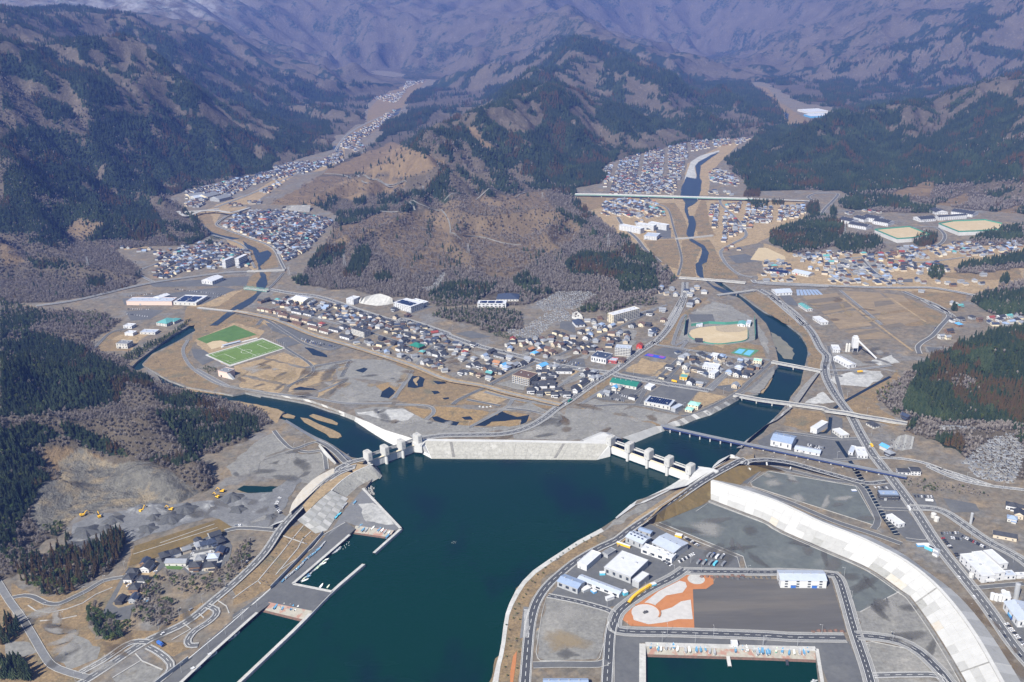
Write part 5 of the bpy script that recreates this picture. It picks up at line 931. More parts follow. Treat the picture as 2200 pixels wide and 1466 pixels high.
slope('river_wall', 'B2 770,970 900,1050 1040,1135 1110,1160 1290,1285', 'B2 790,960 955,1060 1045,1105 1130,1140 1305,1262', 9, 0, 'concrete', 10, zt2=13.5)
slope('road_bank', 'B2 1050,1150 1130,1240 1190,1310 1250,1310', 'B2 1040,1165 1090,1240 1180,1320 1230,1330', 13, 3.5, 'newconcrete', 6)
slope('road_bank', 'A2 700,40 600,125 480,240 380,325', 'A2 680,20 560,80 460,170 400,260', 13.6, 3.5, 'panelwarm', 8); slope('road_bank', 'A2 240,420 280,400 350,380', 'A2 270,400 300,385 340,370', 9, 4, 'newconcrete', 4)
# left seawall, smooth slabs then rough blocks
lt = resamp(GX('A2 560,462 640,440 700,350 780,225', GZ + .3), 12); lc = resamp(GX('A2 440,372 500,320 580,240 665,168', 13.5), 12)
ls = thing('seawall_slope', 'smooth grey slab slope of the left seawall above the small harbour', 'seawall', tuple(lt[0])); b = MB(); strip_mesh(b, lt, lc, 'concrete'); place(b.obj('embankment', ls), ls); _before = set(COL.objects)
panels(ls, lt, lc, (0, .33, .66, 1), Pick(lambda i, r: ('panelc', 'panelb', 'panelc', 'concrete')[(i * 5 + r * 3) % 4]), .2, .15)
for o in COL.objects:
    if o not in _before: place(o, ls)
rt = resamp(smooth(GX('A2 785,225 870,150 930,120 1010,75 P 815,1030 B2 1545,1405 1500,1330', 1.0)), 12); rc = resamp(smooth(GX('A2 670,165 740,100 830,40 940,-10 B2 1380,1320 1430,1310 1470,1310', 14.0)), 12)
b = MB(); strip_mesh(b, rt, rc, 'blockwall'); o = b.obj('seawall_slope', label='rough pale block slope of the left seawall ending at the left floodgate', cat='seawall')
line_mark('crest_kerb', [p for p in lc] + [p for p in rc], 1.2, 'newconcrete', skirt=.8)
b = MB()
for k in range(60):
    p = G(*PX('A2 %.0f,%.0f' % (800 + rnd.random() * 160, 235 - rnd.random() * 60 - 0))[0], 0) if k < 25 else G(*PX('A2 %.0f,%.0f' % (885 + rnd.random() * 70, 145 + rnd.random() * 55))[0], 0)
    r = .8 + rnd.random() * 1.1; b.tube((p[0], p[1], -.5), (p[0] + rnd.uniform(-.6, .6), p[1] + rnd.uniform(-.6, .6), .6 + r), r, r * .5, 'rock', 5)
b.obj('rock_armour', kind='stuff')
# middle seawall between the two rivers
mt = resamp(GX('B3 285,1268 900,1272 1580,1278', 0), 14); mc = resamp(GX('B3 222,1128 900,1136 1685,1150', 14.5), 14)
ms = thing('seawall', 'straight pale block-faced seawall between the two floodgates', 'seawall', tuple(mt[0])); mb_ = np.array(mc) + np.array([0, 7, 0]); ml_ = mb_ + np.array([0, 9, -10.5])
b = MB(); strip_mesh(b, mt, mc, 'blockwall'); strip_mesh(b, mc, mb_, 'newconcrete'); strip_mesh(b, mb_, ml_, 'concrete'); b.poly([(p[0], p[1] - .2, p[2] - 3) for p in mt[:1]] + [mt[0], mt[-1], mt[-1] - np.array([0, .2, 3])], 'oldconcrete'); place(b.obj('embankment', ms), ms)
_before = set(COL.objects); panels(ms, mt + np.array([0, 0, 0]), mc, (.02, .22, .97), Pick(lambda i, r: 'blockwall'), .3, .16)
for o in COL.objects:
    if o not in _before: place(o, ms)
for u in (.135, .745):
    A = mt[0] + (mt[-1] - mt[0]) * u; B = mc[0] + (mc[-1] - mc[0]) * (u + .012); b = MB()
    for k in range(16):
        p = A + (B - A) * (.12 + .86 * k / 16); b.box(p, 3.4, 1.4, p[2] - .6, p[2] + .9, 'oldconcrete')
    place(b.obj('stairway', ms), ms)
wl_ = [G(*PX('B3 195,1165')[0], 14.5), mc[0], mt[0], G(*PX('B3 185,1215')[0], 0)]; wr_ = [mc[-1], G(*PX('B3 1690,1160')[0], 14), G(*PX('B3 1690,1250')[0], 0), mt[-1]]
for q in (wl_, wr_):
    b = MB(); b.poly(q, 'newconcrete'); b.poly([p + np.array([0, 4, 0]) for p in q][::-1], 'newconcrete'); place(b.obj('wing_wall', ms), ms)
sheet('gate_platform', GX('B3 1480,1125 1640,1060 1740,1105 1690,1160', 14.2), 14.2, 'newconcrete', thick=11); sheet('gate_platform', GX('B3 120,1120 200,1105 240,1128 205,1165 150,1160', 14.2), 14.2, 'newconcrete', thick=11)
slope('platform_bank', 'B3 1480,1125 1640,1060 1740,1105', 'B3 1450,1125 1640,1045 1780,1110', 14.1, 3.3, 'newconcrete', 6)
slope('road_bank', 'B2 1785,1108 1850,1120', 'B2 1760,1080 1850,1090', 14, 3.3, 'concrete', 3)
# floodgates
def floodgate(label, pts, W):
    P = [np.array([*G(x, y, 0)[:2]]) for x, y in pts]
    al = (P[-1] - P[0]); al /= np.linalg.norm(al); fr = np.array([al[1], -al[0]])          # towards the bay
    root = thing('floodgate', label, 'floodgate', (*P[0], 0)); rz = math.atan2(al[1], al[0]); loc = lambda a, f, i: (P[i] - P[0]) @ al + a
    root.rotation_euler = (0, 0, rz)
    X = [float((p - P[0]) @ al) for p in P]; Y = [float((p - P[0]) @ -fr) for p in P]
    for i, (x, y) in enumerate(zip(X, Y)):
        b = MB(); nose = [(x + 2.0 * math.cos(t), y + 2.0 * math.sin(t)) for t in np.linspace(math.pi, 2 * math.pi, 9)] + [(x + 2.0, y + 14), (x - 2.0, y + 14)]
        b.prism(nose, -4, 15.5, 'newconcrete'); tw = b.obj('tower', root)
        h = MB(); w, d = W, 10.5
        oc = [(x - w / 2 + 1.4, y - 2.6), (x + w / 2 - 1.4, y - 2.6), (x + w / 2, y - 1.2), (x + w / 2, y + d - 1.2), (x + w / 2 - 1.4, y + d), (x - w / 2 + 1.4, y + d), (x - w / 2, y + d - 1.2), (x - w / 2, y - 1.2)]
        h.prism(oc, 13.6, 24.6, 'panela', bottom=True); hs = h.obj('machine_house', tw)
        k = MB(); k.prism([(px_ * .9 + x * .1, py_ * .9 + (y + 4) * .1) for px_, py_ in oc], 24.6, 25.3, 'concrete'); k.box((x, y + 6), 2.2, 2.2, 25.3, 25.7, 'greywall'); k.obj('roof_deck', tw)
        e = MB(); yy = y - 2.68
        e.poly([(x - 1.1, yy, 19.3), (x - .5, yy, 19.3), (x + 1.1, yy, 16.6), (x + .5, yy, 16.6)], 'roofgrey'); e.poly([(x - .2, yy, 18.9), (x + .7, yy, 18.6), (x + .3, yy, 18.0)], 'roofgrey'); e.obj('emblem', tw)
        dd = MB(); dd.box((x + w / 2 + .02, y + 3), .12, 1.2, 15.6, 18.0, 'greywall'); dd.obj('door', tw)
    for i in range(len(X) - 1):
        a, c = X[i] + 2.1, X[i + 1] - 2.1; y0 = (Y[i] + Y[i + 1]) / 2 + 2.5
        b = MB(); m = (a + c) / 2; b.box((m, y0), c - a, 2.2, 1.4, 11.8, 'white')
        for k in range(int((c - a) / 2.2)): b.box((a + 1.1 + k * 2.2, y0 - 1.2), .35, .25, 1.6, 11.2, 'offwhite')
        b.box((m, y0 - .3), c - a - .6, 2.9, 11.8, 12.2, 'cream'); b.obj('gate_leaf', root)
        s = MB(); s.box((m, y0 + 8.6), c - a, 4.6, 14.0, 15.2, 'newconcrete'); s.box((m, y0 + 8.6), c - a, 3.6, 15.2, 15.3, 'asphalt'); s.box((m, y0 + 6.4), c - a, .3, 15.2, 16.3, 'panela'); s.box((m, y0 + 10.8), c - a, .3, 15.2, 16.3, 'panela'); s.obj('service_bridge', root)
    return root
floodgate('left white floodgate with four towers across the smaller river mouth', [(796, 1008.5), (831.9, 996.6), (867.1, 983.8), (902, 971)], 8.4)
floodgate('right white floodgate with five towers across the wide river mouth', [(1308, 976), (1347.7, 990.5), (1389.5, 1005.8), (1432.3, 1021.6), (1478, 1038.5)], 8.4)
# bridges
def bridge(name, label, s, z, w, npier, key='oldconcrete', girder='concrete', gh=1.6, ph=1.0, parapet='concrete', zs=None, pier='concrete', pw=None, u0=.05, u1=.95, truss=None, deck='asphalt'):
    px = PX(s); zz = zs or [z] * len(px); pts = [G(x, y, h) for (x, y), h in zip(px, zz)]; L = [np.asarray(p) for p in (smooth(pts, 25) if len(pts) > 2 else resamp(pts, 8))]
    root = thing(name, label, 'bridge', tuple(L[0]))
    def put(b, nm): return place(b.obj(nm, root), root)
    b = MB(); ribbon(b, L, -w / 2, w / 2, 0, key, .5); put(b, 'deck')
    b = MB()
    for e in (-1, 1): ribbon(b, L, e * (w / 2 - .5) - .45, e * (w / 2 - .5) + .45, -.45, girder, gh)
    put(b, 'girder')
    for e in (-1, 1):
        b = MB(); ribbon(b, L, e * (w / 2 - .15) - .15, e * (w / 2 - .15) + .15, ph, parapet, ph + .1); put(b, 'parapet')
    R = resamp(L, 200)
    for k in range(npier):
        u = u0 + (u1 - u0) * (k / max(1, npier - 1) if npier > 1 else .5); i = int(u * 199); p = R[i]; t = R[i + 1] - R[i]; a = math.atan2(t[1], t[0])
        b = MB(); b.box(p, 1.6, (pw or w * .7), -4, p[2] - 1.6, pier, a); b.box(p, 2.0, w * .95, p[2] - 2.6, p[2] - 1.5, pier, a); put(b, 'pier')
    if truss:
        for e in (-1, 1):
            b = MB(); o_ = offs(R[::20], e * w / 2)
            for i in range(len(o_) - 1): h0 = np.array([0, 0, 3.5 if i % 2 else .4]); h1 = np.array([0, 0, .4 if i % 2 else 3.5]); b.tube(o_[i] + h0, o_[i + 1] + h1, .3, .3, truss, 4)
            top = [p + np.array([0, 0, 3.5]) for p in o_]
            for i in range(len(top) - 1): b.tube(top[i], top[i + 1], .35, .35, truss, 4)
            put(b, 'truss')
    if name == 'road_bridge':
        b = MB(); dashes(b, L, 0, .3, 5, 5, .06, 'paint'); put(b, 'lane_marking')
    return root
bridge('railway_bridge', 'long low railway bridge with dark blue girders crossing behind the right floodgate', 'B4 622,1004 1000,1088 1300,1150 1680,1226 2052,1304 B5 800,1340 1130,1406', 8, 4.6, 21, 'roofgrey', 'steelblue', 2.2, .8, 'roofgrey', pw=2.6)
bridge('road_bridge', 'grey road bridge nearest the railway, leading to the overpass on the right bank', 'B4 1200,762 1400,800 1640,832 1900,868 B5 500,885 650,905 760,928 950,958 1140,992', 7, 9, 3, 'oldasphalt', u0=.06, u1=.24, zs=[5, 6.5, 6.5, 6.5, 7, 8.5, 8.5, 6, 3.5])
bridge('road_bridge', 'short grey road bridge upstream, just below the river bend', 'B4 1495,502 1620,525 1760,552 1885,576', 6, 8, 3, 'oldasphalt', u0=.12, u1=.8)
bridge('road_bridge', 'long road bridge across the river at the foot of the centre hill', 'C4 940,850 1200,868 1500,894', 6.5, 9, 5, 'oldconcrete')
bridge('railway_bridge', 'dark slanting rail bridge below the long road bridge', 'C4 1262,998 1400,980 1580,956', 6, 5, 5, 'roofgrey', 'roofgrey', 1.4)
bridge('road_bridge', 'narrow road bridge far up the right river before the white apartment blocks', 'C4 905,522 1060,512 1225,494', 5.5, 6, 4, 'oldconcrete')
bridge('expressway_viaduct', 'long pale green expressway viaduct crossing the right valley', 'C4 60,146 240,148 700,160 1100,172 1380,180 1560,184', 11, 10, 6, 'palegravel', 'steelgreen', 2.6, 1.2, 'newconcrete', u0=.16, u1=.84)
bridge('road_bridge', 'pale road bridge over the left river at the hill foot', 'C2 515,797 680,792 832,786', 6, 8, 3, 'oldconcrete', u0=.2, u1=.8)
bridge('road_bridge', 'green steel truss bridge over the left river beside the supermarket', 'C2 492,938 690,962', 6, 7, 2, 'oldconcrete', 'steelgreen', 1.5, truss='steelgreen')
bridge('railway_bridge', 'low dark rail bridge over the left river above the turf fields', 'B2 90,78 300,100 490,118', 5, 4.5, 5, 'roofgrey', 'roofgrey', 1.3)
bridge('expressway_viaduct', 'pale viaduct crossing the left river beside the dense red-roofed town', 'C1 1560,296 1700,288 1850,270', 13, 9, 3, 'palegravel', 'concrete', 2, u0=.3, u1=.9)
road('expressway', 'C4 1545,184 1800,193 2050,206 2120,222', 9, 'palegravel', zs=(10.6, 9, 6, 4), mark=False)
A_ = resamp(GX('A2 500,322 580,242 667,169 740,101 830,41 940,-9 B2 1392,1312', 13.5), 14); B__ = resamp(GX('A2 472,268 600,138 716,58 828,10 B2 1180,1372 1290,1306 1385,1282', 13.5), 14); A_[0][2] = B__[0][2] = 12.6
b = MB(); strip_mesh(b, A_, B__, 'tangrass'); b.obj('road_verge', kind='structure')
# breakwaters, slipways, quay edges
def breakwater(label, s, w, z):
    L = resamp(GX(s, z), 12); root = thing('breakwater', label, 'breakwater', tuple(L[0])); b = MB(); ribbon(b, L, -w / 2, w / 2, 0, 'concrete', z + 3); place(b.obj('wall', root), root); b = MB(); e = .38 * w; ribbon(b, L, e - .35, e + .3, .7, 'newconcrete', .7); place(b.obj('parapet', root), root)
breakwater('long straight concrete breakwater closing the left basins from the bay', 'A2 886,668 670,852 540,985 455,1076 40,1470 -200,1690', 4.2, 2.6)
breakwater('short concrete breakwater arm at the tip of the triangular pier', 'A2 1136,430 955,592', 4.0, 2.6)
for s in ('A2 880,155 1135,425', 'A2 410,800 670,852', 'A2 405,800 790,468', 'P 340,1512 460,1398 552,1316', 'A3 1040,1205 1040,1470', 'A4 488,1240 525,1466', 'A3 1060,1208 1888,1232 A4 480,1238'): line_mark('quay_edge', s, 3.2 if s[:2] != 'A3' else 6, 'concrete', GZ + .55)
def ramp(top, bot, key):
    T = resamp(GX(top, GZ + .5), 14); B = resamp(GX(bot, -1.0), 14); m = T + (B - T) * .62; b = MB(); strip_mesh(b, m, T, key); strip_mesh(b, B, m, 'wetramp' if key != 'mossramp' else 'wetramp'); b.obj('slipway', kind='structure')
ramp('A2 245,925 540,985', 'A2 160,1004 448,1080', 'mossramp'); ramp('A2 832,408 1090,440', 'A2 792,478 1040,516', 'mossramp'); ramp('A3 1062,1205 1888,1232 A4 475,1238', 'A3 1062,1322 1888,1345 A4 490,1362', 'mossramp')
def wallrun(name, label, s, h, th=.6, key='greywall', zb=GZ):
    L = [np.array([*G(x, y, GZ)[:2], zb]) for x, y in PX(s)]; b = MB(); ribbon(b, [p + np.array([0, 0, h]) for p in L], -th / 2, th / 2, 0, key, h); return b.obj(name, label=label, cat='wall')
wallrun('flood_wall', 'grey concrete flood wall along the lower left quay', 'A1 1000,1530 1080,1466 1275,1318', 4.5, .8, 'greywall'); wallrun('flood_wall', 'grey concrete flood wall behind the boats of the left harbour', 'A2 258,838 430,660 560,520 612,462', 4.2, .7, 'greywall')
line_mark('quay_line', 'A1 1270,1310 1500,1120 1888,780', .6, 'paint'); line_mark('quay_line', 'A2 0,1035 150,930 255,840', .8, 'kerb')
b = MB(); L = resamp(GX('A3 1618,1290 1630,1358', 1.6), 4); ribbon(b, L, -1.6, 1.6, 0, 'offwhite', 4); b.obj('jetty', label='short white jetty sticking out from the middle of the slipway', cat='jetty')
b = MB(); L = resamp(GX('A4 284,1315 290,1352', 1.2), 4); ribbon(b, L, -1.2, 1.2, 0, 'roofdark', 4); b.obj('jetty', label='short dark jetty at the right part of the slipway', cat='jetty')
# canals and ditches
for s in ('A4 740,15 800,110 890,270 960,370 1030,470', 'B5 530,940 520,1030 490,1060 400,1068', 'B5 580,1130 660,1250 770,1420', 'B5 560,870 640,815 830,710 1000,620', 'B5 1370,230 1330,290 1250,345 1205,390 1225,430'): line_mark('canal', s, 7 if s[0] == 'A' else 5, 'darkwater', GZ + .62)
for s in ('A4 760,20 1050,470',):
    b = MB()
    for k in range(22): p = G(*PX('A4 %.0f,%.0f' % (752 + k * 13, 40 + k * 20))[0], GZ + .7); b.box(p, 8, .6, GZ + .66, GZ + .9, 'kerb', .3)
    b.obj('canal_beam', kind='structure')
# upstream rivers, bars and reeds
for s, nm, key, z in (('C2 620,760 640,740 700,690 720,650 690,620 620,640 590,600 520,570 480,540 500,600 560,620 580,680 600,720 610,780 630,850 590,900 600,980 540,1020 400,1100 360,1130 300,1180 200,1257 260,1257 400,1160 560,1060 640,970 690,900 670,830', 'river', 'riverwater', .5), ('C2 70,330 100,420 180,480 260,520 400,530 450,520 330,500 220,470 160,420 110,380', 'river', 'riverwater', .5),
                      ('C4 1000,0 1040,10 1120,20 1130,40 1110,160 1090,210 1050,240 1010,260 1020,330 1060,330 1080,380 1080,420 1060,500 1040,520 1150,580 1190,640 1170,720 1130,740 1150,860 1230,920 1380,970 1420,1010 1370,1000 1260,960 1160,880 1090,830 1075,740 1100,720 1130,650 1130,600 1080,570 1030,540 1000,480 1020,400 1010,350 985,290 990,220 950,160 960,90', 'river', 'riverwater', .5), ('D3 405,1025 420,930 450,850 500,818 600,790 600,800 490,850 470,880 480,930 470,960 430,990', 'river_bar', 'palegravel', .45), ('D3 472,872 490,852 560,812 600,800 560,826 502,870 496,930 506,960 502,1000 492,1027 402,1027 430,992 472,965 482,920', 'river', 'riverwater', .55),
                      ('D2 230,930 260,940 262,1020 248,1020 240,960 215,950', 'river', 'riverwater', .5), ('D2 630,700 660,690 640,730 600,750', 'river', 'riverwater', .5), ('D3 940,590 965,600 960,630 945,620', 'river', 'riverwater', .5),
                      ('B4 1490,270 1560,310 1640,380 1670,430 1660,490 1600,480 1540,420 1510,340', 'sandbar', 'sandbar', -2.6), ('B4 640,1010 720,1020 730,1050 680,1055 640,1040', 'sandbar', 'oldconcrete', -2.4)):
    patch(nm, key, s, GZ + z)
def bank(s, z0, key='reed', h=1.0, seed=0):
    P = GX(s, .3); b = MB(); b.prism([(p[0], p[1]) for p in P], -1, h, key); b.obj('reed_bank', kind='stuff')
for s in ('B2 970,930 1000,918 1060,935 1150,965 1195,990 1190,1002 1120,985 1030,960', 'B2 900,945 960,955 1050,1000 1150,1040 1210,1070 1225,1095 1200,1105 1130,1100 1100,1070 1020,1030 930,980', 'B2 740,930 800,915 860,935 850,950 790,945', 'B2 -100,715 150,720 280,735 470,738 400,768 280,765 100,740 -100,745'): bank(s, .3)
for s in ('B4 1400,750 1440,700 1480,640 1480,590 1500,640 1470,700 1430,750', 'B4 1640,790 1720,690 1740,600 1760,520 1820,540 1760,640 1740,720 1680,800'): bank(s, .3, 'tangrass', 1.6)
for s in ('B2 400,812 600,850 700,872 775,900 740,935 700,990 660,940 500,870 380,830', 'B1 1290,692 1350,742 1500,782 1800,820 2052,850 2052,870 1800,850 1480,800 1320,760 1250,690'): patch('reed_bed', 'reed', s)
# ---------------------------------------------------------------- quarry heaps and machines
def heap(x, y, r, h, key='crushed', label='dark heap of crushed stone on the quarry floor'):
    h *= .62
    p = G(*PX('A1 %d,%d' % (x, y))[0], GZ); b = MB(); n = 18; rr = [r * (1 + .22 * math.sin(k * 1.7 + x) + .1 * math.sin(k * 3.1)) for k in range(n)]
    rings = [(1.0, 0), (.62, .5), (.28, .85), (.0, 1.0)]; V = []
    for f, g in rings[:3]: V.append([(p[0] + rr[k] * f * math.cos(k * 2 * math.pi / n), p[1] + rr[k] * f * math.sin(k * 2 * math.pi / n), GZ + h * g + .1) for k in range(n)])
    for a, c in zip(V[:-1], V[1:]):
        for k in range(n): b.poly([a[k], a[(k + 1) % n], c[(k + 1) % n], c[k]], key)
    for k in range(n): b.poly([V[2][k], V[2][(k + 1) % n], (p[0], p[1], GZ + h)], key)
    b.obj('stone_heap', label=label, cat='heap', smooth=True)
for x, y, r, h, lab in ((580, 455, 17, 9, 'round dark stone heap at the left end of the quarry'), (710, 430, 10, 6, 'small dark heap right of the round heap'), (770, 375, 13, 8, 'dark heap under the yellow excavator'), (1040, 300, 18, 8, 'pale broad heap below the rock face'), (1040, 355, 9, 7, 'dark cone between two excavators'), (1150, 360, 16, 8, 'dark ridge heap in mid quarry floor'), (1000, 430, 12, 6, 'low grey heap at the edge of the quarry floor'), (1250, 300, 15, 8, 'dark heap against the rock face'), (1410, 275, 10, 4, 'flat grey heap beside the quarry track'), (1570, 225, 14, 10, 'tall dark heap beside the green pond'), (1640, 250, 12, 4, 'broad pale heap below the pond'), (1610, 300, 11, 6, 'grey heap next to the fenced yard'), (880, 462, 8, 3, 'small flat heap near the wood'), (530, 560, 20, 5, 'wide grey heap beside the conifers'), (1830, 350, 8, 4, 'grey heap by the quarry entrance'), (930, 300, 12, 5, 'pale heap left of the middle excavator')): heap(x, y, r, h, 'quarryfloor' if 'pale' in lab or 'flat' in lab else 'crushed', lab)
def excavator(x, y, rz, label):
    p = G(*PX('A1 %d,%d' % (x, y))[0], GZ + .3); r = thing('excavator', label, 'excavator', tuple(p), rz)
    b = MB()
    for e in (-1.4, 1.4): b.box((0, e), 5, .9, 0, 1.1, 'tyre')
    b.obj('track', r); b = MB(); b.box((-.6, 0), 5.2, 3.3, 1.2, 2.9, 'yellow'); b.box((-2.4, 0), 1.8, 3.2, 2.9, 3.5, 'yellow'); b.obj('body', r); b = MB(); b.box((1.2, .9), 1.9, 1.4, 2.9, 4.3, 'glass'); b.obj('cab', r)
    b = MB(); b.tube((1.6, -.4, 2.6), (5.2, -.4, 6.2), .5, .4, 'yellow'); b.tube((5.2, -.4, 6.2), (8.2, -.4, 2.8), .4, .3, 'yellow'); b.obj('arm', r); b = MB(); b.box((8.3, -.4), 1.4, 1.4, 1.4, 2.8, 'darkwall'); b.obj('bucket', r)
for a in ((672, 352, 2.2, 'yellow excavator on the dark heap at the left of the quarry'), (560, 342, .6, 'yellow excavator beside the left rock face'), (960, 312, 1.2, 'yellow excavator below the middle of the rock face'), (1155, 303, 2.9, 'yellow excavator right of the middle heap'), (1470, 218, 2.6, 'yellow excavator on the track below the pond'), (1500, 180, 3.0, 'yellow excavator at the top of the track by the pond')): excavator(*a)
# ---------------------------------------------------------------- trees
def conifer_meshes(seed, key, wide=1.0):
    r = random.Random(seed); b = MB(); H = 14.0; b.tube((0, 0, 0), (0, 0, H * .5), .22, .12, 'trunk', 5); t = b.mesh('trunk')
    c = MB(); n = 8
    for k in range(6):
        z0 = H * (.13 + .145 * k); z1 = z0 + H * (.27 if k < 5 else .17); R = wide * 2.5 * (1 - .145 * k) * r.uniform(.85, 1.1)
        ox, oy = r.uniform(-.2, .2), r.uniform(-.2, .2); a0 = r.random() * 6
        ring = []
        for j in range(n * 2):
            a = a0 + math.pi * j / n; rr = R * (r.uniform(.85, 1.2) if j % 2 == 0 else r.uniform(.42, .62)); ring.append((ox + rr * math.cos(a), oy + rr * math.sin(a), z0 + (0 if j % 2 == 0 else .55) + r.uniform(-.3, .3)))
        top = (ox * .3, oy * .3, z1)
        for j in range(n * 2): c.poly([ring[j], ring[(j + 1) % (2 * n)], top], key)
    return t, c.mesh('crown')
def blob_meshes(seed, key, H=8.0, W=3.4, n=90, lo=.18):
    r = random.Random(seed); b = MB(); b.tube((0, 0, 0), (0, 0, H * .5), .25, .12, 'trunk', 5); t = b.mesh('trunk'); c = MB()
    lob = [(r.uniform(-.45, .45) * W, r.uniform(-.45, .45) * W, H * r.uniform(.45, .8), W * r.uniform(.4, .62)) for _ in range(6)]
    for k in range(n):
        x, y, z, R = lob[k % 6]; a = r.random() * 6.283; e = r.uniform(-.5, 1.45)
        p = Vector((x + R * math.cos(a) * math.cos(e), y + R * math.sin(a) * math.cos(e), max(H * lo, z + R * .9 * math.sin(e)))); u = Vector((r.uniform(-1, 1), r.uniform(-1, 1), r.uniform(-.5, .5))).normalized(); w = u.cross(Vector((r.uniform(-.5, .5), r.uniform(-.5, .5), 1))).normalized(); s = R * r.uniform(.32, .5)
        c.poly([p - u * s, p - w * s * .8 + u * .2 * s, p + u * s, p + w * s * .9], key)
    return t, c.mesh('crown')
def bare_meshes(seed, H=9.0, n=92):
    r = random.Random(seed); b = MB(); b.tube((0, 0, 0), (0, 0, H * .35), .24, .15, 'twigs', 5)
    for k in range(5): a = r.random() * 6.28; b.tube((0, 0, H * .3), (math.cos(a) * H * .2, math.sin(a) * H * .2, H * r.uniform(.6, .8)), .12, .05, 'twigs', 3)
    t = b.mesh('trunk'); c = MB()
    for k in range(n):
        a = r.random() * 6.283; e = r.uniform(-.1, 1.5); R = H * .36
        p = Vector((R * .45 * math.cos(a) * r.random(), R * .45 * math.sin(a) * r.random(), H * r.uniform(.35, .62))); q = Vector((R * math.cos(a) * math.cos(e) * r.uniform(.7, 1.15), R * math.sin(a) * math.cos(e) * r.uniform(.7, 1.15), H * .55 + H * .42 * math.sin(e))); w = Vector((-math.sin(a), math.cos(a), r.uniform(-.6, .6))).normalized() * r.uniform(.18, .34)
        c.poly([p - w, p + w, q], 'twigs')
        m = (p + q) / 2; q2 = q + Vector((r.uniform(-.9, .9), r.uniform(-.9, .9), r.uniform(-.2, .8))); c.poly([m - w * .7, m + w * .7, q2], 'twigs')
    return t, c.mesh('crown')
TREE = {'conifer': [conifer_meshes(11, 'needles', 1.25), conifer_meshes(12, 'needles', 1.4), conifer_meshes(13, 'needles', 1.05)], 'cedar': [conifer_meshes(21, 'cedar', 1.2), conifer_meshes(22, 'cedar', 1.0)], 'evergreen': [blob_meshes(31, 'evergreen'), blob_meshes(32, 'evergreen', 9, 3.0)], 'pine': [conifer_meshes(41, 'pineleaf', 1.75)], 'bare': [bare_meshes(51), bare_meshes(52, 8.0), bare_meshes(53, 10, 72)]}
def joined(k, i):                                                   # trunk and crown as one mesh, for the forest masses
    bm = bmesh.new(); t, c = TREE[k][i]; mats_ = list(t.materials) + list(c.materials)
    bm.from_mesh(t); n0 = len(bm.faces); bm.from_mesh(c); bm.faces.ensure_lookup_table()
    for f in bm.faces[n0:]: f.material_index = len(t.materials)
    me = bpy.data.meshes.new(k); bm.to_mesh(me); bm.free()
    for m in mats_: me.materials.append(m)
    return bpy.data.objects.new(k, me)
rs = np.random.RandomState(5)
def frame(X, Y, Z):
    v = np.stack([X, Y, Z - CAMH], -1); k = FPX / np.maximum(v @ _F, 1.0); return 1100 + k * (v @ _R), 733 - k * (v @ _U), k
PTS = []                                                            # x, y, z, scale, kind
KN = ['conifer', 'cedar', 'evergreen', 'pine', 'bare']
for y0, y1, sp, sc in ((650, 1500, 4.3, .92), (1500, 2650, 5.2, 1.0), (2650, 4300, 7.4, 1.15), (4300, 6600, 12.0, 1.5)):
    w = y1 * .8; xs = np.arange(-w, w, sp); ys = np.arange(y0, y1, sp); X, Y = np.meshgrid(xs, ys); X = (X + rs.uniform(-.48, .48, X.shape) * sp).ravel(); Y = (Y + rs.uniform(-.48, .48, Y.shape) * sp).ravel()
    m = np.abs(X) < Y * .78; X = X[m]; Y = Y[m]; Z = height(X, Y); fx, fy, k = frame(X, Y, Z); m = (Z > 3.2) & (fx > -330) & (fx < 2560) & (fy > -60) & (fy < 1600); X, Y, Z = X[m], Y[m], Z[m]
    con, sn, bare = terrain_attr(X, Y, Z); rk = inpoly(X, Y, [G(x, y, 8)[:2] for x, y in PX('A1 200,330 400,130 400,0 560,-60 800,-10 1060,20 1240,120 1420,190 1300,262 900,320 520,400 260,430')])
    u = rs.rand(len(X)); isc = (u < con * 1.02) & ~rk
    cedar = fbm(X, Y, 130, 3, 71) + .35 * fbm(X, Y, 30, 2, 73) + np.where((X > 500) & (Y < 1900), .12, 0) > .30
    pine = fbm(X, Y, 90, 2, 77) > .25
    kind = np.where(cedar, 1, np.where(pine, 3, 0)); kind = np.where((rs.rand(len(X)) < .10) & (Y < 2600), 2, kind)
    pb = np.where(Y < 2650, .92, .45) * (1 - .93 * bare) * np.clip(.85 + 1.0 * fbm(X, Y, 70, 2, 79), .15, 1) * (Y < 3300)
    isb = ~isc & ~rk & (rs.rand(len(X)) < pb); kind = np.where(isc, kind, 4); keep = isc | isb
    s = sc * rs.uniform(.65, 1.15, len(X)) * np.where(kind == 4, .85, 1.0) * np.where(Y < 1500, .95, 1)
    PTS.append(np.stack([X, Y, Z - .4, s, kind], 1)[keep])
PTS = np.concatenate(PTS)
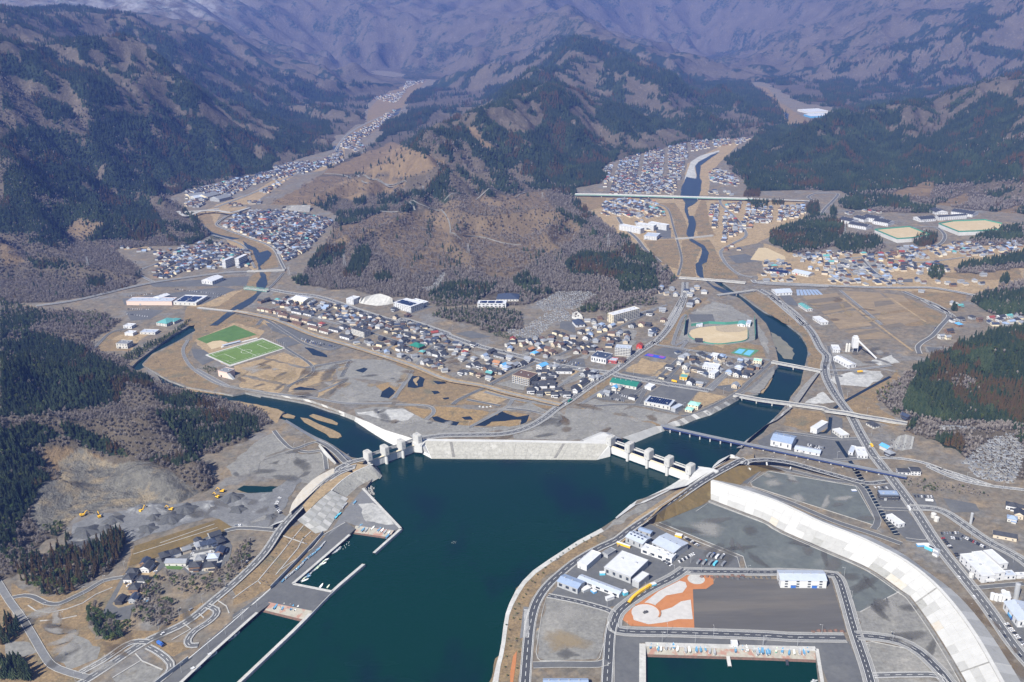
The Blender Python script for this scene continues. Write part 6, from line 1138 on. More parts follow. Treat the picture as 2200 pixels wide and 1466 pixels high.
# woods and shrubs on the plain and terrace slopes: outline, kinds, spacing, size
PLAIN_WOODS = [('A1 930,860 1010,800 1080,880 1170,950 1180,1060 1080,1110 1000,1080 900,1040', [4, 4, 4, 2], 4, .8), ('A1 590,960 640,930 700,1010 830,1050 840,1170 760,1200 660,1160 600,1080', [2, 3, 2, 4], 4, .85), ('A1 1120,720 1240,750 1400,750 1510,700 1560,640 1620,720 1520,830 1400,870 1240,870 1130,800', [4, 4, 2], 4.5, .65), ('A1 1560,620 1600,540 1690,520 1690,640 1640,740 1560,700', [4, 4, 2], 4, .8), ('A1 1030,830 1080,730 1100,860 1050,900', [4, 2], 4, .8), ('A1 830,1050 900,1050 910,1090 850,1110', [2], 4, .6), ('A1 0,1060 130,1060 130,1150 0,1240', [0, 1, 0], 4.5, 1.1), ('A1 0,1330 160,1340 230,1466 0,1466', [0, 0, 3], 4.5, 1.2), ('A1 290,420 430,380 440,430 380,500 300,440', [0, 2], 4, .7), ('A1 440,480 480,470 480,510 450,520', [0], 4, .6), ('A1 0,420 80,380 160,560 300,640 180,760 90,700 0,600', [0, 2, 4, 0], 5, .9),
 ('A1 80,700 200,620 330,600 420,540 560,600 720,470 850,480 830,620 700,730 560,820 400,900 300,880 150,800', [1, 1, 0, 2, 1], 4.6, 1.0), ('A1 560,620 700,520 760,440 850,490 820,600 700,700', [1, 0], 4, 1.0), ('B1 960,480 1010,440 1200,350 1340,290 1440,220 1500,170 1500,185 1460,225 1340,320 1200,400 1080,480 1010,500', [2, 0, 2], 3.6, .62), ('B1 1590,560 1640,540 1700,560 1710,580 1640,600', [2], 4, .5), ('B5 880,760 960,700 1100,690 1120,760 1000,830 890,820', [4, 4, 2], 4.5, .8), ('B5 1020,890 1070,890 1070,930 1020,930', [2], 3.5, .7), ('A4 1070,110 1140,80 1300,110 1500,140 1660,190 1640,220 1400,190 1180,160 1080,150', [4, 4, 4, 2], 5, .45), ('A4 1190,140 1290,140 1310,180 1200,180', [2], 3.6, .5), ('B5 1640,1080 1760,1000 1960,1010 1980,1060 1760,1100', [4], 5, .8), ('B5 1900,1090 2052,1030 2052,1140 1900,1140', [2, 0], 4.5, .8), ('B3 280,150 330,100 560,90 800,90 980,120 1000,190 900,260 760,290 660,230 560,210 420,180', [2, 4, 2, 0, 4], 4.6, .8), ('B3 760,300 820,270 1020,320 900,340', [2], 4.5, .6), ('B3 1420,90 1560,60 1640,70 1560,120 1440,120', [2, 2, 0], 4, .8), ('B3 1380,110 1450,105 1460,160 1400,160', [4], 4, .8), ('B3 1640,60 1850,20 2052,0 2052,60 1950,70 1900,60 1700,110 1660,160', [4, 2], 5, .9), ('B3 640,40 520,20 500,70 300,80 250,30 300,0 640,0', [4, 4, 2], 5, .9), ('C4 1500,130 1620,130 1620,170 1480,170', [1], 4.5, 1), ('C4 1500,200 1540,195 1690,215 1680,260 1590,275', [2, 0], 5, .9), ('C5 70,210 170,210 170,240 80,240', [1, 0], 5, .9), ('C5 360,270 400,230 470,230 470,290 420,330 370,310', [1, 0], 5, 1.1), ('C5 1390,820 1400,780 1480,750 1530,780 1530,830 1480,870 1400,860', [0, 2], 5, 1), ('C5 1270,560 1300,510 1400,490 1465,500 1465,550 1400,590 1280,585', [1, 0], 4.5, 1.1), ('C5 1720,540 1880,470 1960,500 1830,560', [0, 2], 5, .9), ('C5 2000,880 2050,830 2080,890 2040,915 1995,910', [0], 4.5, 1.1), ('C5 1580,1120 1610,1090 1640,1140 1600,1160', [0], 4, 1), ('C5 560,300 590,260 620,310 600,350 570,340', [0], 4, 1.2), ('C5 1240,260 1340,240 1450,260 1440,310 1250,310', [0, 2], 5, 1), ('C2 160,560 230,560 220,590 170,585', [0], 4.5, .8), ('C2 200,510 300,520 290,540 210,530', [2], 5, .6), ('C1 1750,550 1790,540 1800,570 1740,580', [0], 5, .8), ('C1 680,1160 780,1130 930,1180 920,1210 760,1200', [4, 2], 5, .7), ('C1 0,1040 200,1090 380,1140 560,1190 700,1257 0,1257', [4, 0, 2], 6, .9), ('B1 620,150 830,130 900,190 820,260 700,280 640,220', [4, 4, 2], 5, .9), ('B4 1600,880 1640,850 1660,870 1640,900', [4], 5, .4)]
XP = []
for s, kinds, sp, sz in PLAIN_WOODS:
    P = np.array([G(x, y)[:2] for x, y in PX(s)]); lo = P.min(0); hi = P.max(0); X, Y = np.meshgrid(np.arange(lo[0], hi[0], sp), np.arange(lo[1], hi[1], sp)); X = (X + rs.uniform(-.45, .45, X.shape) * sp).ravel(); Y = (Y + rs.uniform(-.45, .45, Y.shape) * sp).ravel(); m = inpoly(X, Y, P) & (rs.rand(len(X)) < .85); X, Y = X[m], Y[m]
    Z = np.maximum(height(X, Y), GZ); XP.append(np.stack([X, Y, Z, sz * rs.uniform(.6, 1.1, len(X)), np.array(kinds)[rs.randint(0, len(kinds), len(X))]], 1))
PTS = np.concatenate([PTS] + XP)
clear = np.zeros(len(PTS), bool)                                    # no trees on the hill tracks or among the graves
for L in TRACKS:
    for a in L[::2]: clear |= (np.abs(PTS[:, 0] - a[0]) < 9) & (PTS[:, 1] - a[1] > -16) & (PTS[:, 1] - a[1] < 7) & (np.abs(PTS[:, 0] - a[0]) + np.abs(PTS[:, 1] - a[1]) < 18)
for g in ('B5 1560,1300 1700,1180 1800,1100 1960,1080 2052,1180 2100,1320 1960,1480 1700,1420', 'B5 1300,1030 1660,1020 1680,1060 1420,1060', 'C3 1180,1060 1380,970 1640,970 1700,1000 1560,1080 1400,1120 1250,1140', 'C3 180,940 300,930 380,820 420,800 400,900 320,980', 'B3 870,250 1000,250 1060,200 1180,120 1330,90 1400,150 1380,180 1250,190 1130,300 1020,330 900,300', 'B3 1120,60 1330,30 1420,20 1480,60 1400,90 1250,80', 'C2 1440,1060 1490,1020 1630,980 1745,1020 1745,1075', 'C3 690,1080 690,1040 850,990 1036,990 1036,1080'):
    clear |= inpoly(PTS[:, 0], PTS[:, 1], [G(x, y)[:2] for x, y in PX(g)])
PTS = PTS[~clear]
# scattered scrub over the dry banks
SCRUB = [(s, d) for s, d in (('B1 1240,590 1560,540 1740,670 1680,730 1330,640', .03), ('B1 1120,530 1440,330 1500,380 1560,560 1240,600', .03), ('B1 740,420 920,270 1180,270 1000,440 940,540', .02), ('C4 960,540 1130,600 1080,850 950,840', .04), ('C4 860,250 1010,420 1000,500 890,500', .05), ('C4 1130,700 1290,700 1450,860 1160,860', .05), ('C4 1060,330 1180,300 1250,500 1100,500', .05), ('C4 640,540 930,540 930,780 760,720', .04), ('B4 1640,60 1850,330 1890,560 1800,540 1790,420 1560,150', .10), ('C2 120,330 240,400 560,540 740,640 640,780 560,560', .02), ('B2 40,160 380,130 620,200 380,200 80,330', .03), ('A2 330,470 640,480 200,870 0,960', .03), ('A1 1000,1080 1880,560 1888,460 1440,900', .02), ('B5 640,830 1010,620 1060,560 1100,700 880,840', .03), ('D2 200,1080 600,910 930,1040 700,1130', .015), ('C2 700,230 1050,20 1900,60 1300,180', .02), ('C2 1060,600 1300,430 1900,300 1400,560', .03), ('A3 120,1100 180,870 260,800 740,470 790,490 560,610 300,860 210,1080', .02), ('A3 90,1400 120,1190 230,1190 200,1466', .02), ('A4 1480,860 1560,980 1860,1466 1820,1400', .03))]
for s, d in SCRUB:
    P = np.array([G(x, y)[:2] for x, y in PX(s)]); lo = P.min(0); hi = P.max(0); sp = 5.0; X, Y = np.meshgrid(np.arange(lo[0], hi[0], sp), np.arange(lo[1], hi[1], sp)); X = (X + rs.uniform(-.5, .5, X.shape) * sp).ravel(); Y = (Y + rs.uniform(-.5, .5, Y.shape) * sp).ravel(); m = inpoly(X, Y, P) & (rs.rand(len(X)) < d * 6 * np.clip(.5 + 1.6 * fbm(X, Y, 40, 2, 83), 0, 1)); X, Y = X[m], Y[m]
    PTS = np.concatenate([PTS, np.stack([X, Y, np.maximum(height(X, Y), GZ) - .2, rs.uniform(.14, .34, len(X)), np.where(rs.rand(len(X)) < .75, 4, 2)], 1)])
fx, fy, fk = frame(PTS[:, 0], PTS[:, 1], PTS[:, 2]); size = fk * PTS[:, 3] * np.where(PTS[:, 4] < 2, 14, 8); size[(fx < 15) | (fx > 2185) | (fy > 1440) | (PTS[:, 3] < .45)] = 0
pick = np.argsort(-size)[:300]; mask = np.ones(len(PTS), bool); mask[pick] = False
WORDS = {0: ('conifer_tree', 'dark green conifer', 'conifer tree'), 1: ('cedar_tree', 'rusty brown cedar', 'cedar tree'), 2: ('evergreen_tree', 'olive green leafy evergreen', 'tree'), 3: ('pine_tree', 'rounded dark pine', 'pine tree'), 4: ('bare_tree', 'leafless grey brown tree', 'tree')}
AREAS = [('A1 1100,700 1720,500 1720,900 1100,900', 'in the thicket behind the new houses'), ('A1 560,900 1200,700 1200,1210 560,1210', 'in the copse below the new houses'), ('A1 0,350 1000,430 860,940 60,940', 'in the wood beside the quarry floor'), ('A1 -50,1000 300,1000 300,1600 -50,1600', 'in the lower left corner wood'), ('A1 0,-200 420,-100 420,420 0,420', 'in the tall wood left of the quarry')]
x_rank = {i: (fx[pick] < fx[i]).mean() for i in pick}; z_rank = {i: (fy[pick] < fy[i]).mean() for i in pick}
for i in pick:
    x, y, z, s, kd = PTS[i]; kd = int(kd); nm, lab, cat = WORDS[kd]; where = 'in the woods above the quarry'
    for a, wtxt in AREAS:
        if inpoly(np.array([fx[i]]), np.array([fy[i]]), PX(a))[0]: where = wtxt; break
    if fx[i] > 1500: where = 'among the trees on the right hill'
    elif 500 < fx[i]: where = 'in the riverside woods'
    pos = ('at the back' if z_rank[i] < .34 else 'in the middle' if z_rank[i] < .67 else 'at the front') + (' left' if x_rank[i] < .34 else '' if x_rank[i] < .67 else ' right'); where = pos + ' of ' + where.split(' ', 1)[1] if where.startswith('in ') else where
    v = TREE[KN[kd]]; t, c = v[int(i) % len(v)]
    r = link(nm, None, None, (x, y, z), rs.rand() * 6.28, lab + ' ' + where, cat, lab + 's ' + where, None, (s, s, s * rs.uniform(.9, 1.15))); link('trunk', t, r); link('crown', c, r)
def forest(name, kind, variants):
    P = PTS[mask & (PTS[:, 4] == kind)]
    for vi in range(variants):
        Q = P[vi::variants]
        if not len(Q): continue
        me = bpy.data.meshes.new(name); me.from_pydata(Q[:, :3].tolist(), [], [])
        a = me.attributes.new('sc', 'FLOAT_VECTOR', 'POINT'); s = Q[:, 3:4]; a.data.foreach_set('vector', (np.concatenate([s, s, s * rs.uniform(.85, 1.15, s.shape)], 1)).astype(np.float32).ravel())
        a = me.attributes.new('rz', 'FLOAT_VECTOR', 'POINT'); a.data.foreach_set('vector', np.stack([rs.uniform(-.06, .06, len(Q)), rs.uniform(-.06, .06, len(Q)), rs.uniform(0, 6.28, len(Q))], 1).astype(np.float32).ravel())
        o = link(name, me, kind='stuff'); g = bpy.data.node_groups.new(name, 'GeometryNodeTree')
        g.interface.new_socket('Geometry', in_out='INPUT', socket_type='NodeSocketGeometry'); g.interface.new_socket('Geometry', in_out='OUTPUT', socket_type='NodeSocketGeometry')
        gi = g.nodes.new('NodeGroupInput'); go = g.nodes.new('NodeGroupOutput'); ip = g.nodes.new('GeometryNodeInstanceOnPoints'); oi = g.nodes.new('GeometryNodeObjectInfo'); oi.inputs['Object'].default_value = joined(KN[kind], vi); oi.inputs['As Instance'].default_value = True
        def na(nm):
            x = g.nodes.new('GeometryNodeInputNamedAttribute'); x.data_type = 'FLOAT_VECTOR'; x.inputs[0].default_value = nm; return x.outputs['Attribute']
        g.links.new(gi.outputs[0], ip.inputs['Points']); g.links.new(oi.outputs['Geometry'], ip.inputs['Instance']); g.links.new(na('sc'), ip.inputs['Scale']); g.links.new(na('rz'), ip.inputs['Rotation']); g.links.new(ip.outputs[0], go.inputs[0])
        o.modifiers.new('scatter', 'NODES').node_group = g
forest('conifer_forest', 0, 3); forest('cedar_forest', 1, 2); forest('evergreen_wood', 2, 2); forest('pine_wood', 3, 1); forest('bare_woodland', 4, 3)
print('TREES', len(PTS), [int((PTS[:, 4] == k).sum()) for k in range(5)])
# ---------------------------------------------------------------- buildings
WINM = {}
def winmesh(w, h, key='glass'):
    k = (round(w, 1), round(h, 1), key)
    if k not in WINM:
        b = MB(); b.box((0, 0), w, .16, -h / 2, h / 2, key); b.box((0, -.05), w + .3, .14, -h / 2 - .18, -h / 2 - .02, 'offwhite'); WINM[k] = b.mesh('window')
    return WINM[k]
def building(label, s, h, wall='white', roof='roofpale', rt='flat', fl=2, win=3.2, cat='building', name='building', base=None, group=None, rh=None, ww=1.6, skip=(), door='greywall', band=False, z=GZ, solar=None, sky=0):
    c = [G(x, y, z + h) for x, y in PX(s)][:3]; u = (c[1] - c[0])[:2]; L = float(np.linalg.norm(u)); u = u / L; v = np.array([-u[1], u[0]]); D = float((c[2] - c[1])[:2] @ v)
    if D < 0: D = abs(D)
    D = max(D, 4.0); rz = math.atan2(u[1], u[0]); r = thing(name, label, cat, (c[0][0], c[0][1], z), rz, group)
    b = MB(); b.prism([(0, 0), (L, 0), (L, D), (0, D)], 0, h, wall); b.obj('wall', r)
    b = MB(); e = .5
    if rt == 'flat':
        b.prism([(-.3, -.3), (L + .3, -.3), (L + .3, D + .3), (-.3, D + .3)], h, h + .35, roof)
        for q in (((-.3, -.3), (L + .3, .05)), ((-.3, D - .05), (L + .3, D + .3)), ((-.3, .05), (.05, D - .05)), ((L - .05, .05), (L + .3, D - .05))): b.prism([q[0], (q[1][0], q[0][1]), q[1], (q[0][0], q[1][1])], h + .36, h + .9, wall)
    else:
        al = L >= D; w = D if al else L; H = rh or w * (.14 if rt == 'gable' else .22); t = .3
        def P(a, c_, z): return (a, c_, h + z) if al else (c_, a, h + z)
        A = L if al else D; hip = (min(w * .5, A * .48) if rt == 'hip' else -e)
        ax = [P(-e, -e, 0), P(A + e, -e, 0), P(A + e, w + e, 0), P(-e, w + e, 0), P(hip, w / 2, H), P(A - hip, w / 2, H)]
        fs = [(0, 1, 5, 4), (2, 3, 4, 5), (1, 2, 5), (3, 0, 4)]
        for f in fs: b.poly([ax[i] for i in (f if al else f[::-1])], roof if (len(f) == 4 or rt == 'hip') else wall)
        b.poly([(ax[i][0], ax[i][1], ax[i][2] - .25) for i in ((3, 2, 1, 0) if al else (0, 1, 2, 3))], wall)
        for i, j in ((0, 1), (1, 2), (2, 3), (3, 0)): b.poly([(ax[i][0], ax[i][1], ax[i][2] - .25), (ax[j][0], ax[j][1], ax[j][2] - .25), ax[j], ax[i]][::1 if al else -1], wall)
    b.obj('roof', r)
    if rt == 'flat' and L > 12:
        for k in range(max(2, int(L / 12))): b = MB(); b.box((L * (k + .5) / max(2, int(L / 12)) + rnd.uniform(-1, 1), D * rnd.uniform(.3, .7)), 2.2, 1.6, h + .35, h + 1.6, 'metal'); b.obj('roof_vent', r)
    elif rt == 'gable' and max(L, D) > 20:
        A = L if L >= D else D
        for k in range(int(A / 9)): b = MB(); q = (9 * k + 5, D / 2) if L >= D else (L / 2, 9 * k + 5); b.box(q, 1.3, 1.3, h + min(L, D) * .12, h + (rh or min(L, D) * .14) + .7, 'metal'); b.obj('roof_vent', r)
    if solar:
        n = solar[0]
        for k in range(n):
            x0 = L * (.08 + .84 * k / n); x1 = L * (.08 + .84 * (k + .86) / n); m = MB(); m.poly([(x0, D * .1, h + .8), (x1, D * .1, h + .8), (x1, D * solar[1], h + 1.7), (x0, D * solar[1], h + 1.7)], 'solar'); m.obj('solar_panel', r)
    for k in range(sky): m = MB(); m.box((L * (.15 + .22 * (k % 4)), D * (.35 if k < 4 else .65)), 2.4, 1.4, h + .2, h + .5 if rt == 'flat' else h + min(L, D) * .14, 'roofnavy'); m.obj('skylight', r)
    if win:
        fh = h / fl
        for f in range(fl):
            zc = fh * (f + .55); wh = fh * .46
            for sd_, (ln, org, du, rr) in enumerate(((L, (0, -.05), (1, 0), 0), (D, (L + .05, 0), (0, 1), math.pi / 2), (D, (-.05, D), (0, -1), -math.pi / 2))):
                if sd_ in skip or (sd_ == 2 and PR(c[0])[0] < 1100) or (sd_ == 1 and PR(c[1])[0] > 1250): continue
                if band:
                    m = MB(); x0 = 1.0; m.prism([(x0, -.1), (ln - x0, -.1), (ln - x0, .05), (x0, .05)], zc - wh / 2, zc + wh / 2, 'glass'); o = m.obj('window', r); o.location = (org[0], org[1], 0); o.rotation_euler = (0, 0, rr); continue
                n = max(1, min(14, int(ln / win)))
                for k in range(n):
                    a = ln * (k + .5) / n; link('window', winmesh(ww, wh), r, (org[0] + du[0] * a, org[1] + du[1] * a, zc), rr)
    if door:
        m = MB(); m.box((L * .3, -.08), min(4, L * .15), .2, 0, min(3.4, h * .5), door); m.obj('door', r)
    return r, L, D
B_ = building
B_('white flat warehouse nearest the bay in the seafront works', 'A3 600,658 662,682 792,610', 6.5, roof='roofwhite', win=0, door='greywall')
B_('large pale grey factory in the middle of the seafront works', 'A3 780,690 960,758 1145,668', 8, 'greywall', 'roofwhite', win=7, fl=1, ww=3, sky=0)
B_('pale annex at the right front of the large grey factory', 'A3 970,775 1015,795 1092,742', 7.4, 'greywall', 'roofwhite', win=0)
B_('long low shed with lavender roof at the front of the seafront works', 'A3 600,765 880,872 928,850', 4.6, 'white', 'roofpale', 'gable', fl=1, win=9, ww=5)
B_('blue-grey roofed hall at the left front of the seafront works', 'A3 463,783 600,835 660,790', 7, 'greywall', 'roofblue', 'gable', fl=1, win=8, ww=4)
B_('small white store beside the end of the long low shed', 'A3 788,893 800,905 842,880', 3, 'white', 'roofwhite', win=0, rh=1)
B_('small dark blue roofed block at the back of the seafront works', 'A3 1010,435 1092,462 1120,446', 6, 'greywall', 'roofblue', 'gable', fl=1, win=6)
B_('grey-blue hall with dark skylights at the back of the seafront works', 'A3 925,482 1040,532 1106,492', 8, 'greywall', 'roofpale', 'gable', fl=1, win=6, sky=8)
B_('widest pale blue roofed factory at the right of the seafront works', 'A3 1105,520 1250,590 1368,535', 9, 'greywall', 'roofpale', 'gable', fl=1, win=7, ww=4, rh=2)
B_('white front shed of the widest factory', 'A3 1030,562 1238,632 1262,600', 6, 'white', 'roofwhite', fl=1, win=8, ww=5)
B_('low grey store beside the white flat warehouse', 'A3 770,590 805,608 860,575', 4.5, 'greywall', 'roofgrey', win=0)
B_('small white kiosk above the boat slipway', 'A3 1642,1212 1684,1213 1684,1186', 3.2, 'white', 'roofwhite', win=0)
B_('blue-grey roofed shed at the bottom edge of the photo', 'A3 370,1475 672,1475 672,1442', 5, 'greywall', 'roofblue', 'gable', fl=1, win=8)
r_, L_, D_ = B_('white warehouse with blue doors standing on the dark gravel lot', 'A4 245,776 556,780 542,712', 9.5, 'white', 'roofpale', 'gable', fl=3, win=11, ww=3.0, rh=2.4, door=None)
for u in (.28, .74):
    m = MB(); m.box((L_ * u, -.15), 5.2, .5, 0, 4.4, 'bluepaint'); m.box((L_ * u, -.9), 6, 1.4, 4.5, 4.8, 'white'); m.obj('door', r_)
B_('white cold store with long flat roof, left strip of the trio by the main road', 'A4 1608,752 1692,744 1588,592', 8, 'white', 'roofwhite', fl=2, win=7)
B_('white cold store with flat roof, middle strip of the trio by the main road', 'A4 1694,732 1762,724 1652,576', 9.5, 'white', 'roofwhite', fl=2, win=7)
B_('pale roofed cold store, right strip of the trio by the main road', 'A4 1722,670 1780,662 1696,568', 7, 'white', 'roofwhite', fl=1, win=6)
B_('low white office in front of the white cold stores', 'A4 1700,752 1835,745 1815,712', 4.6, 'white', 'roofpale', fl=1, win=5)
B_('long low white shed at the right edge by the cold stores', 'A4 1842,745 1980,742 1975,725', 4, 'white', 'roofwhite', fl=1, win=0)
B_('pale blue roofed hall at the lower right edge', 'A4 1850,1050 1990,1050 1980,922', 8, 'white', 'roofpale', 'gable', fl=1, win=6)
B_('black two-storey office with a solar roof beside the canal', 'A4 916,202 1045,204 1030,172', 7.5, 'darkwall', 'roofblue', fl=2, win=4, ww=3)
B_('white roofed store in the lot beside the main road', 'A4 1042,402 1082,393 1030,322', 4.6, 'white', 'roofwhite', fl=1, win=5)
B_('white block store beside the small canal', 'B5 372,1022 422,1038 486,975', 7.5, 'white', 'roofwhite', win=0)
B_('large grey-blue roofed hall with white walls by the railway bridge', 'B5 58,1118 222,1152 286,1096', 9, 'white', 'roofblue', 'gable', fl=1, win=9)
B_('long low grey-blue roofed shed beside the railway bridge', 'B5 245,1188 445,1226 464,1198', 4.5, 'white', 'roofpale', 'gable', fl=1, win=8)
B_('white store with pale roof beside the main road bend', 'B5 618,1088 676,1078 642,1020', 4.6, 'offwhite', 'roofwhite', fl=1, win=5)
B_('white filling station beside the main road', 'B5 742,1240 822,1244 792,1180', 5, 'white', 'roofwhite', fl=1, win=4); B_('small white shop left of the filling station', 'B5 670,1215 705,1222 690,1165', 4, 'white', 'roofpale', fl=1, win=4)
B_('dark roofed long house right of the railway bridge end', 'B5 1062,1372 1158,1376 1150,1346', 4, 'white', 'roofdark', 'gable', fl=1, win=4); B_('dark roofed hall right of the long house', 'B5 1164,1366 1242,1368 1232,1335', 6, 'white', 'roofdark', 'gable', fl=2, win=4)
B_('white cube office left of the concrete plant', 'B5 548,408 606,410 604,375', 6, 'white', 'roofwhite', fl=2, win=3.5)
B_('white roofed shed in front of the concrete plant', 'B5 672,532 732,522 662,450', 6, 'white', 'roofwhite', 'gable', fl=1, win=6)
B_('white roofed store between the river road and the fields', 'B5 458,195 512,190 452,145', 5, 'white', 'roofwhite', fl=1, win=5); B_('turquoise roofed shop by the river road', 'B5 342,90 388,86 330,42', 5, 'white', 'roofteal', 'gable', fl=1, win=4)
B_('long hall with dark green roof in the middle of town', 'B4 220,665 428,702 468,662', 5, 'offwhite', 'roofgreen', 'gable', fl=1, win=7, rh=3.5)
B_('low building with rows of dark solar panels on its white roof', 'B4 490,820 695,856 738,810', 6, 'offwhite', 'roofpale', fl=1, win=6, solar=(10, .9)); B_('grey annex right of the solar panel building', 'B4 700,866 736,878 778,840', 6, 'greywall', 'roofpale', win=0)
B_('two-storey mint green hip roofed house by the river bank', 'B4 835,838 915,853 932,826', 6.5, 'cream', 'roofmint', 'hip', fl=2, win=4); B_('small mint green hip roofed house left of the bigger mint one', 'B4 812,878 866,888 880,866', 3.6, 'cream', 'roofmint', 'hip', fl=1, win=4)
B_('small white flat box building right of the green hall', 'B4 495,698 545,710 564,684', 4.6, 'white', 'roofwhite', win=0)
B_('white columned hall with dark flat roof beside the main street', 'B4 72,460 190,482 238,442', 9.5, 'white', 'roofnavy', fl=1, win=4.5, ww=2.2); B_('small red annex beside the white columned hall', 'B4 202,492 272,500 288,478', 4.5, 'redpaint', 'roofpale', fl=1, win=3); B_('dark brown low building beside the red annex', 'B4 275,492 330,500 345,478', 4.5, 'brownwall', 'roofbrown', 'gable', fl=1, win=4)
def balconies(r, L, h, fl, y=-1.3, key='offwhite'):
    for f in range(fl):
        b = MB(); z = h / fl * f; b.prism([(0, y), (L, y), (L, -.1), (0, -.1)], z + .02, z + .25, key); b.prism([(0, y), (L, y), (L, y + .15), (0, y + .15)], z + .26, z + 1.25, key); b.obj('balcony', r)
r_, L_, D_ = B_('grey five-storey apartment block behind the columned hall', 'B4 260,392 384,402 412,380', 14, 'greywall', 'roofpale', fl=5, win=4, cat='apartment block'); balconies(r_, L_, 14, 5)
r_, L_, D_ = B_('long six-storey apartment slab with cream end wall at the hill foot', 'B4 248,140 455,86 425,66', 17, 'cream', 'roofwhite', fl=6, win=5, ww=3, cat='apartment block'); balconies(r_, L_, 17, 6)
B_('red barn-like house beside the main street', 'B4 430,376 474,380 482,364', 6, 'redpaint', 'roofred', 'gable', fl=1, win=0, rh=3)
B_('white three-storey cube house below the baseball ground', 'B4 1015,452 1066,460 1098,445', 9, 'white', 'roofwhite', fl=3, win=4); B_('white three-storey clinic in the right block of town', 'B4 948,542 1072,558 1096,526', 9, 'white', 'roofwhite', fl=3, win=3.5); B_('white two-storey wing in front of the clinic', 'B4 1000,592 1046,602 1076,572', 8, 'white', 'roofwhite', fl=2, win=5)
B_('cream three-storey building with mint roof near the upstream bridge', 'B4 1350,495 1414,502 1432,486', 9, 'cream', 'roofmint', fl=3, win=4); B_('bright yellow shop in the right block of town', 'B4 770,625 826,632 834,606', 4.5, 'yellow', 'roofteal', fl=1, win=4)
B_('turquoise roofed stand of the baseball ground', 'B4 1226,208 1286,214 1298,188', 4.5, 'white', 'roofteal', 'gable', fl=1, win=5); B_('white clubhouse at the corner of the baseball ground', 'B4 1292,205 1326,208 1336,180', 6, 'white', 'roofpale', fl=2, win=4); B_('small white hut behind the baseball ground', 'B4 902,216 950,218 955,203', 3, 'white', 'roofpale', fl=1, win=4)
r_, L_, D_ = B_('tall pale windowless pump house beside the left river', 'B2 250,575 322,592 365,562', 10, 'pinkwall', 'roofgrey', fl=1, win=0, door='darkwall')
m = MB(); m.poly([(L_ + .1, 0, 9), (L_ + 12, 0, 0), (L_ + .1, 0, 0)], 'offwhite'); m.poly([(L_ + .1, 5, 9), (L_ + 12, 5, 0), (L_ + 12, 0, 0), (L_ + .1, 0, 9)], 'greywall'); m.obj('ramp', r_)
r_, L_, D_ = B_('pale pump house standing in the dry field across the left river', 'B1 912,362 1000,366 1036,338', 9, 'offwhite', 'roofgrey', fl=2, win=5, door='darkwall')
B_('white house with bright blue roof by the town crossing', 'B3 1106,530 1150,545 1196,520', 8, 'white', 'roofsky', 'gable', fl=2, win=4, name='house', cat='house', rh=2.5)
r_, L_, D_ = B_('four-storey brownish apartment block with greenish balconies', 'B3 918,610 1052,640 1108,595', 12.5, 'beige', 'roofbrown', fl=4, win=4, ww=2.4, cat='apartment block'); balconies(r_, L_, 12.5, 4, key='greywall')
B_('white four-storey hospital with solar panels at the hill foot', 'B2 1632,38 1768,74 1872,40', 12, 'white', 'roofwhite', fl=4, win=5, ww=2.6, solar=(4, .6)); B_('long white wing behind the hospital', 'B2 1770,20 1870,45 1900,30', 7, 'white', 'roofwhite', fl=2, win=5)
B_('white museum building at the foot of the centre hill', 'C3 690,1070 930,1072 965,1048', 8, 'white', 'roofwhite', fl=2, win=8, ww=4, solar=(3, .7)); B_('wide dark hip roofed hall behind the white museum', 'C3 850,1034 1036,1034 1010,990', 5, 'offwhite', 'roofnavy', 'hip', fl=1, win=6)
r_, L_, D_ = B_('four-storey apartment block with dark roof in the left part of town', 'B2 1300,240 1400,270 1442,248', 11, 'offwhite', 'roofdark', 'gable', fl=4, win=4, cat='apartment block'); balconies(r_, L_, 11, 4)
B_('gymnasium with pale mint roof in the left part of town', 'C2 882,1032 985,1056 1050,1018', 8, 'cream', 'roofwhite', 'gable', fl=1, win=8); B_('white four-storey block near the concrete slope', 'C2 1350,1030 1410,1040 1425,1008', 11, 'white', 'roofwhite', fl=4, win=4)
B_('long pale pink supermarket in the left valley', 'C1 1065,1052 1448,1054 1450,1022', 8, 'pinkwall', 'roofpale', fl=1, win=0); B_('white roofed hall behind the pink supermarket', 'C1 1295,1016 1345,1026 1400,990', 9, 'white', 'roofwhite', 'gable', fl=1, win=0)
B_('white home store with dark panels on its roof in the left valley', 'C1 1462,1058 1655,1066 1738,1006', 6, 'offwhite', 'roofwhite', fl=1, win=9, solar=(2, .8)); B_('white gabled hall in the left valley lot', 'C1 1700,874 1790,884 1812,838', 8, 'white', 'roofwhite', 'gable', fl=1, win=7)
B_('turquoise roofed clinic beside the hedge across the left river', 'B1 1230,195 1310,205 1345,160', 6, 'offwhite', 'roofteal', 'hip', fl=2, win=5); B_('turquoise roofed wing of the clinic beside the hedge', 'B1 1325,185 1370,190 1395,160', 5, 'offwhite', 'roofteal', 'hip', fl=1, win=5)
B_('white shed at the left field across the left river', 'B1 980,278 1045,282 1055,262', 5, 'white', 'roofwhite', win=0); B_('long white shed behind the left field', 'B1 970,222 1035,226 1045,205', 5, 'white', 'roofwhite', fl=1, win=5); B_('grey roofed shed by the hedge of the left field', 'B1 1100,272 1220,276 1225,252', 4, 'offwhite', 'roofpale', fl=1, win=7)
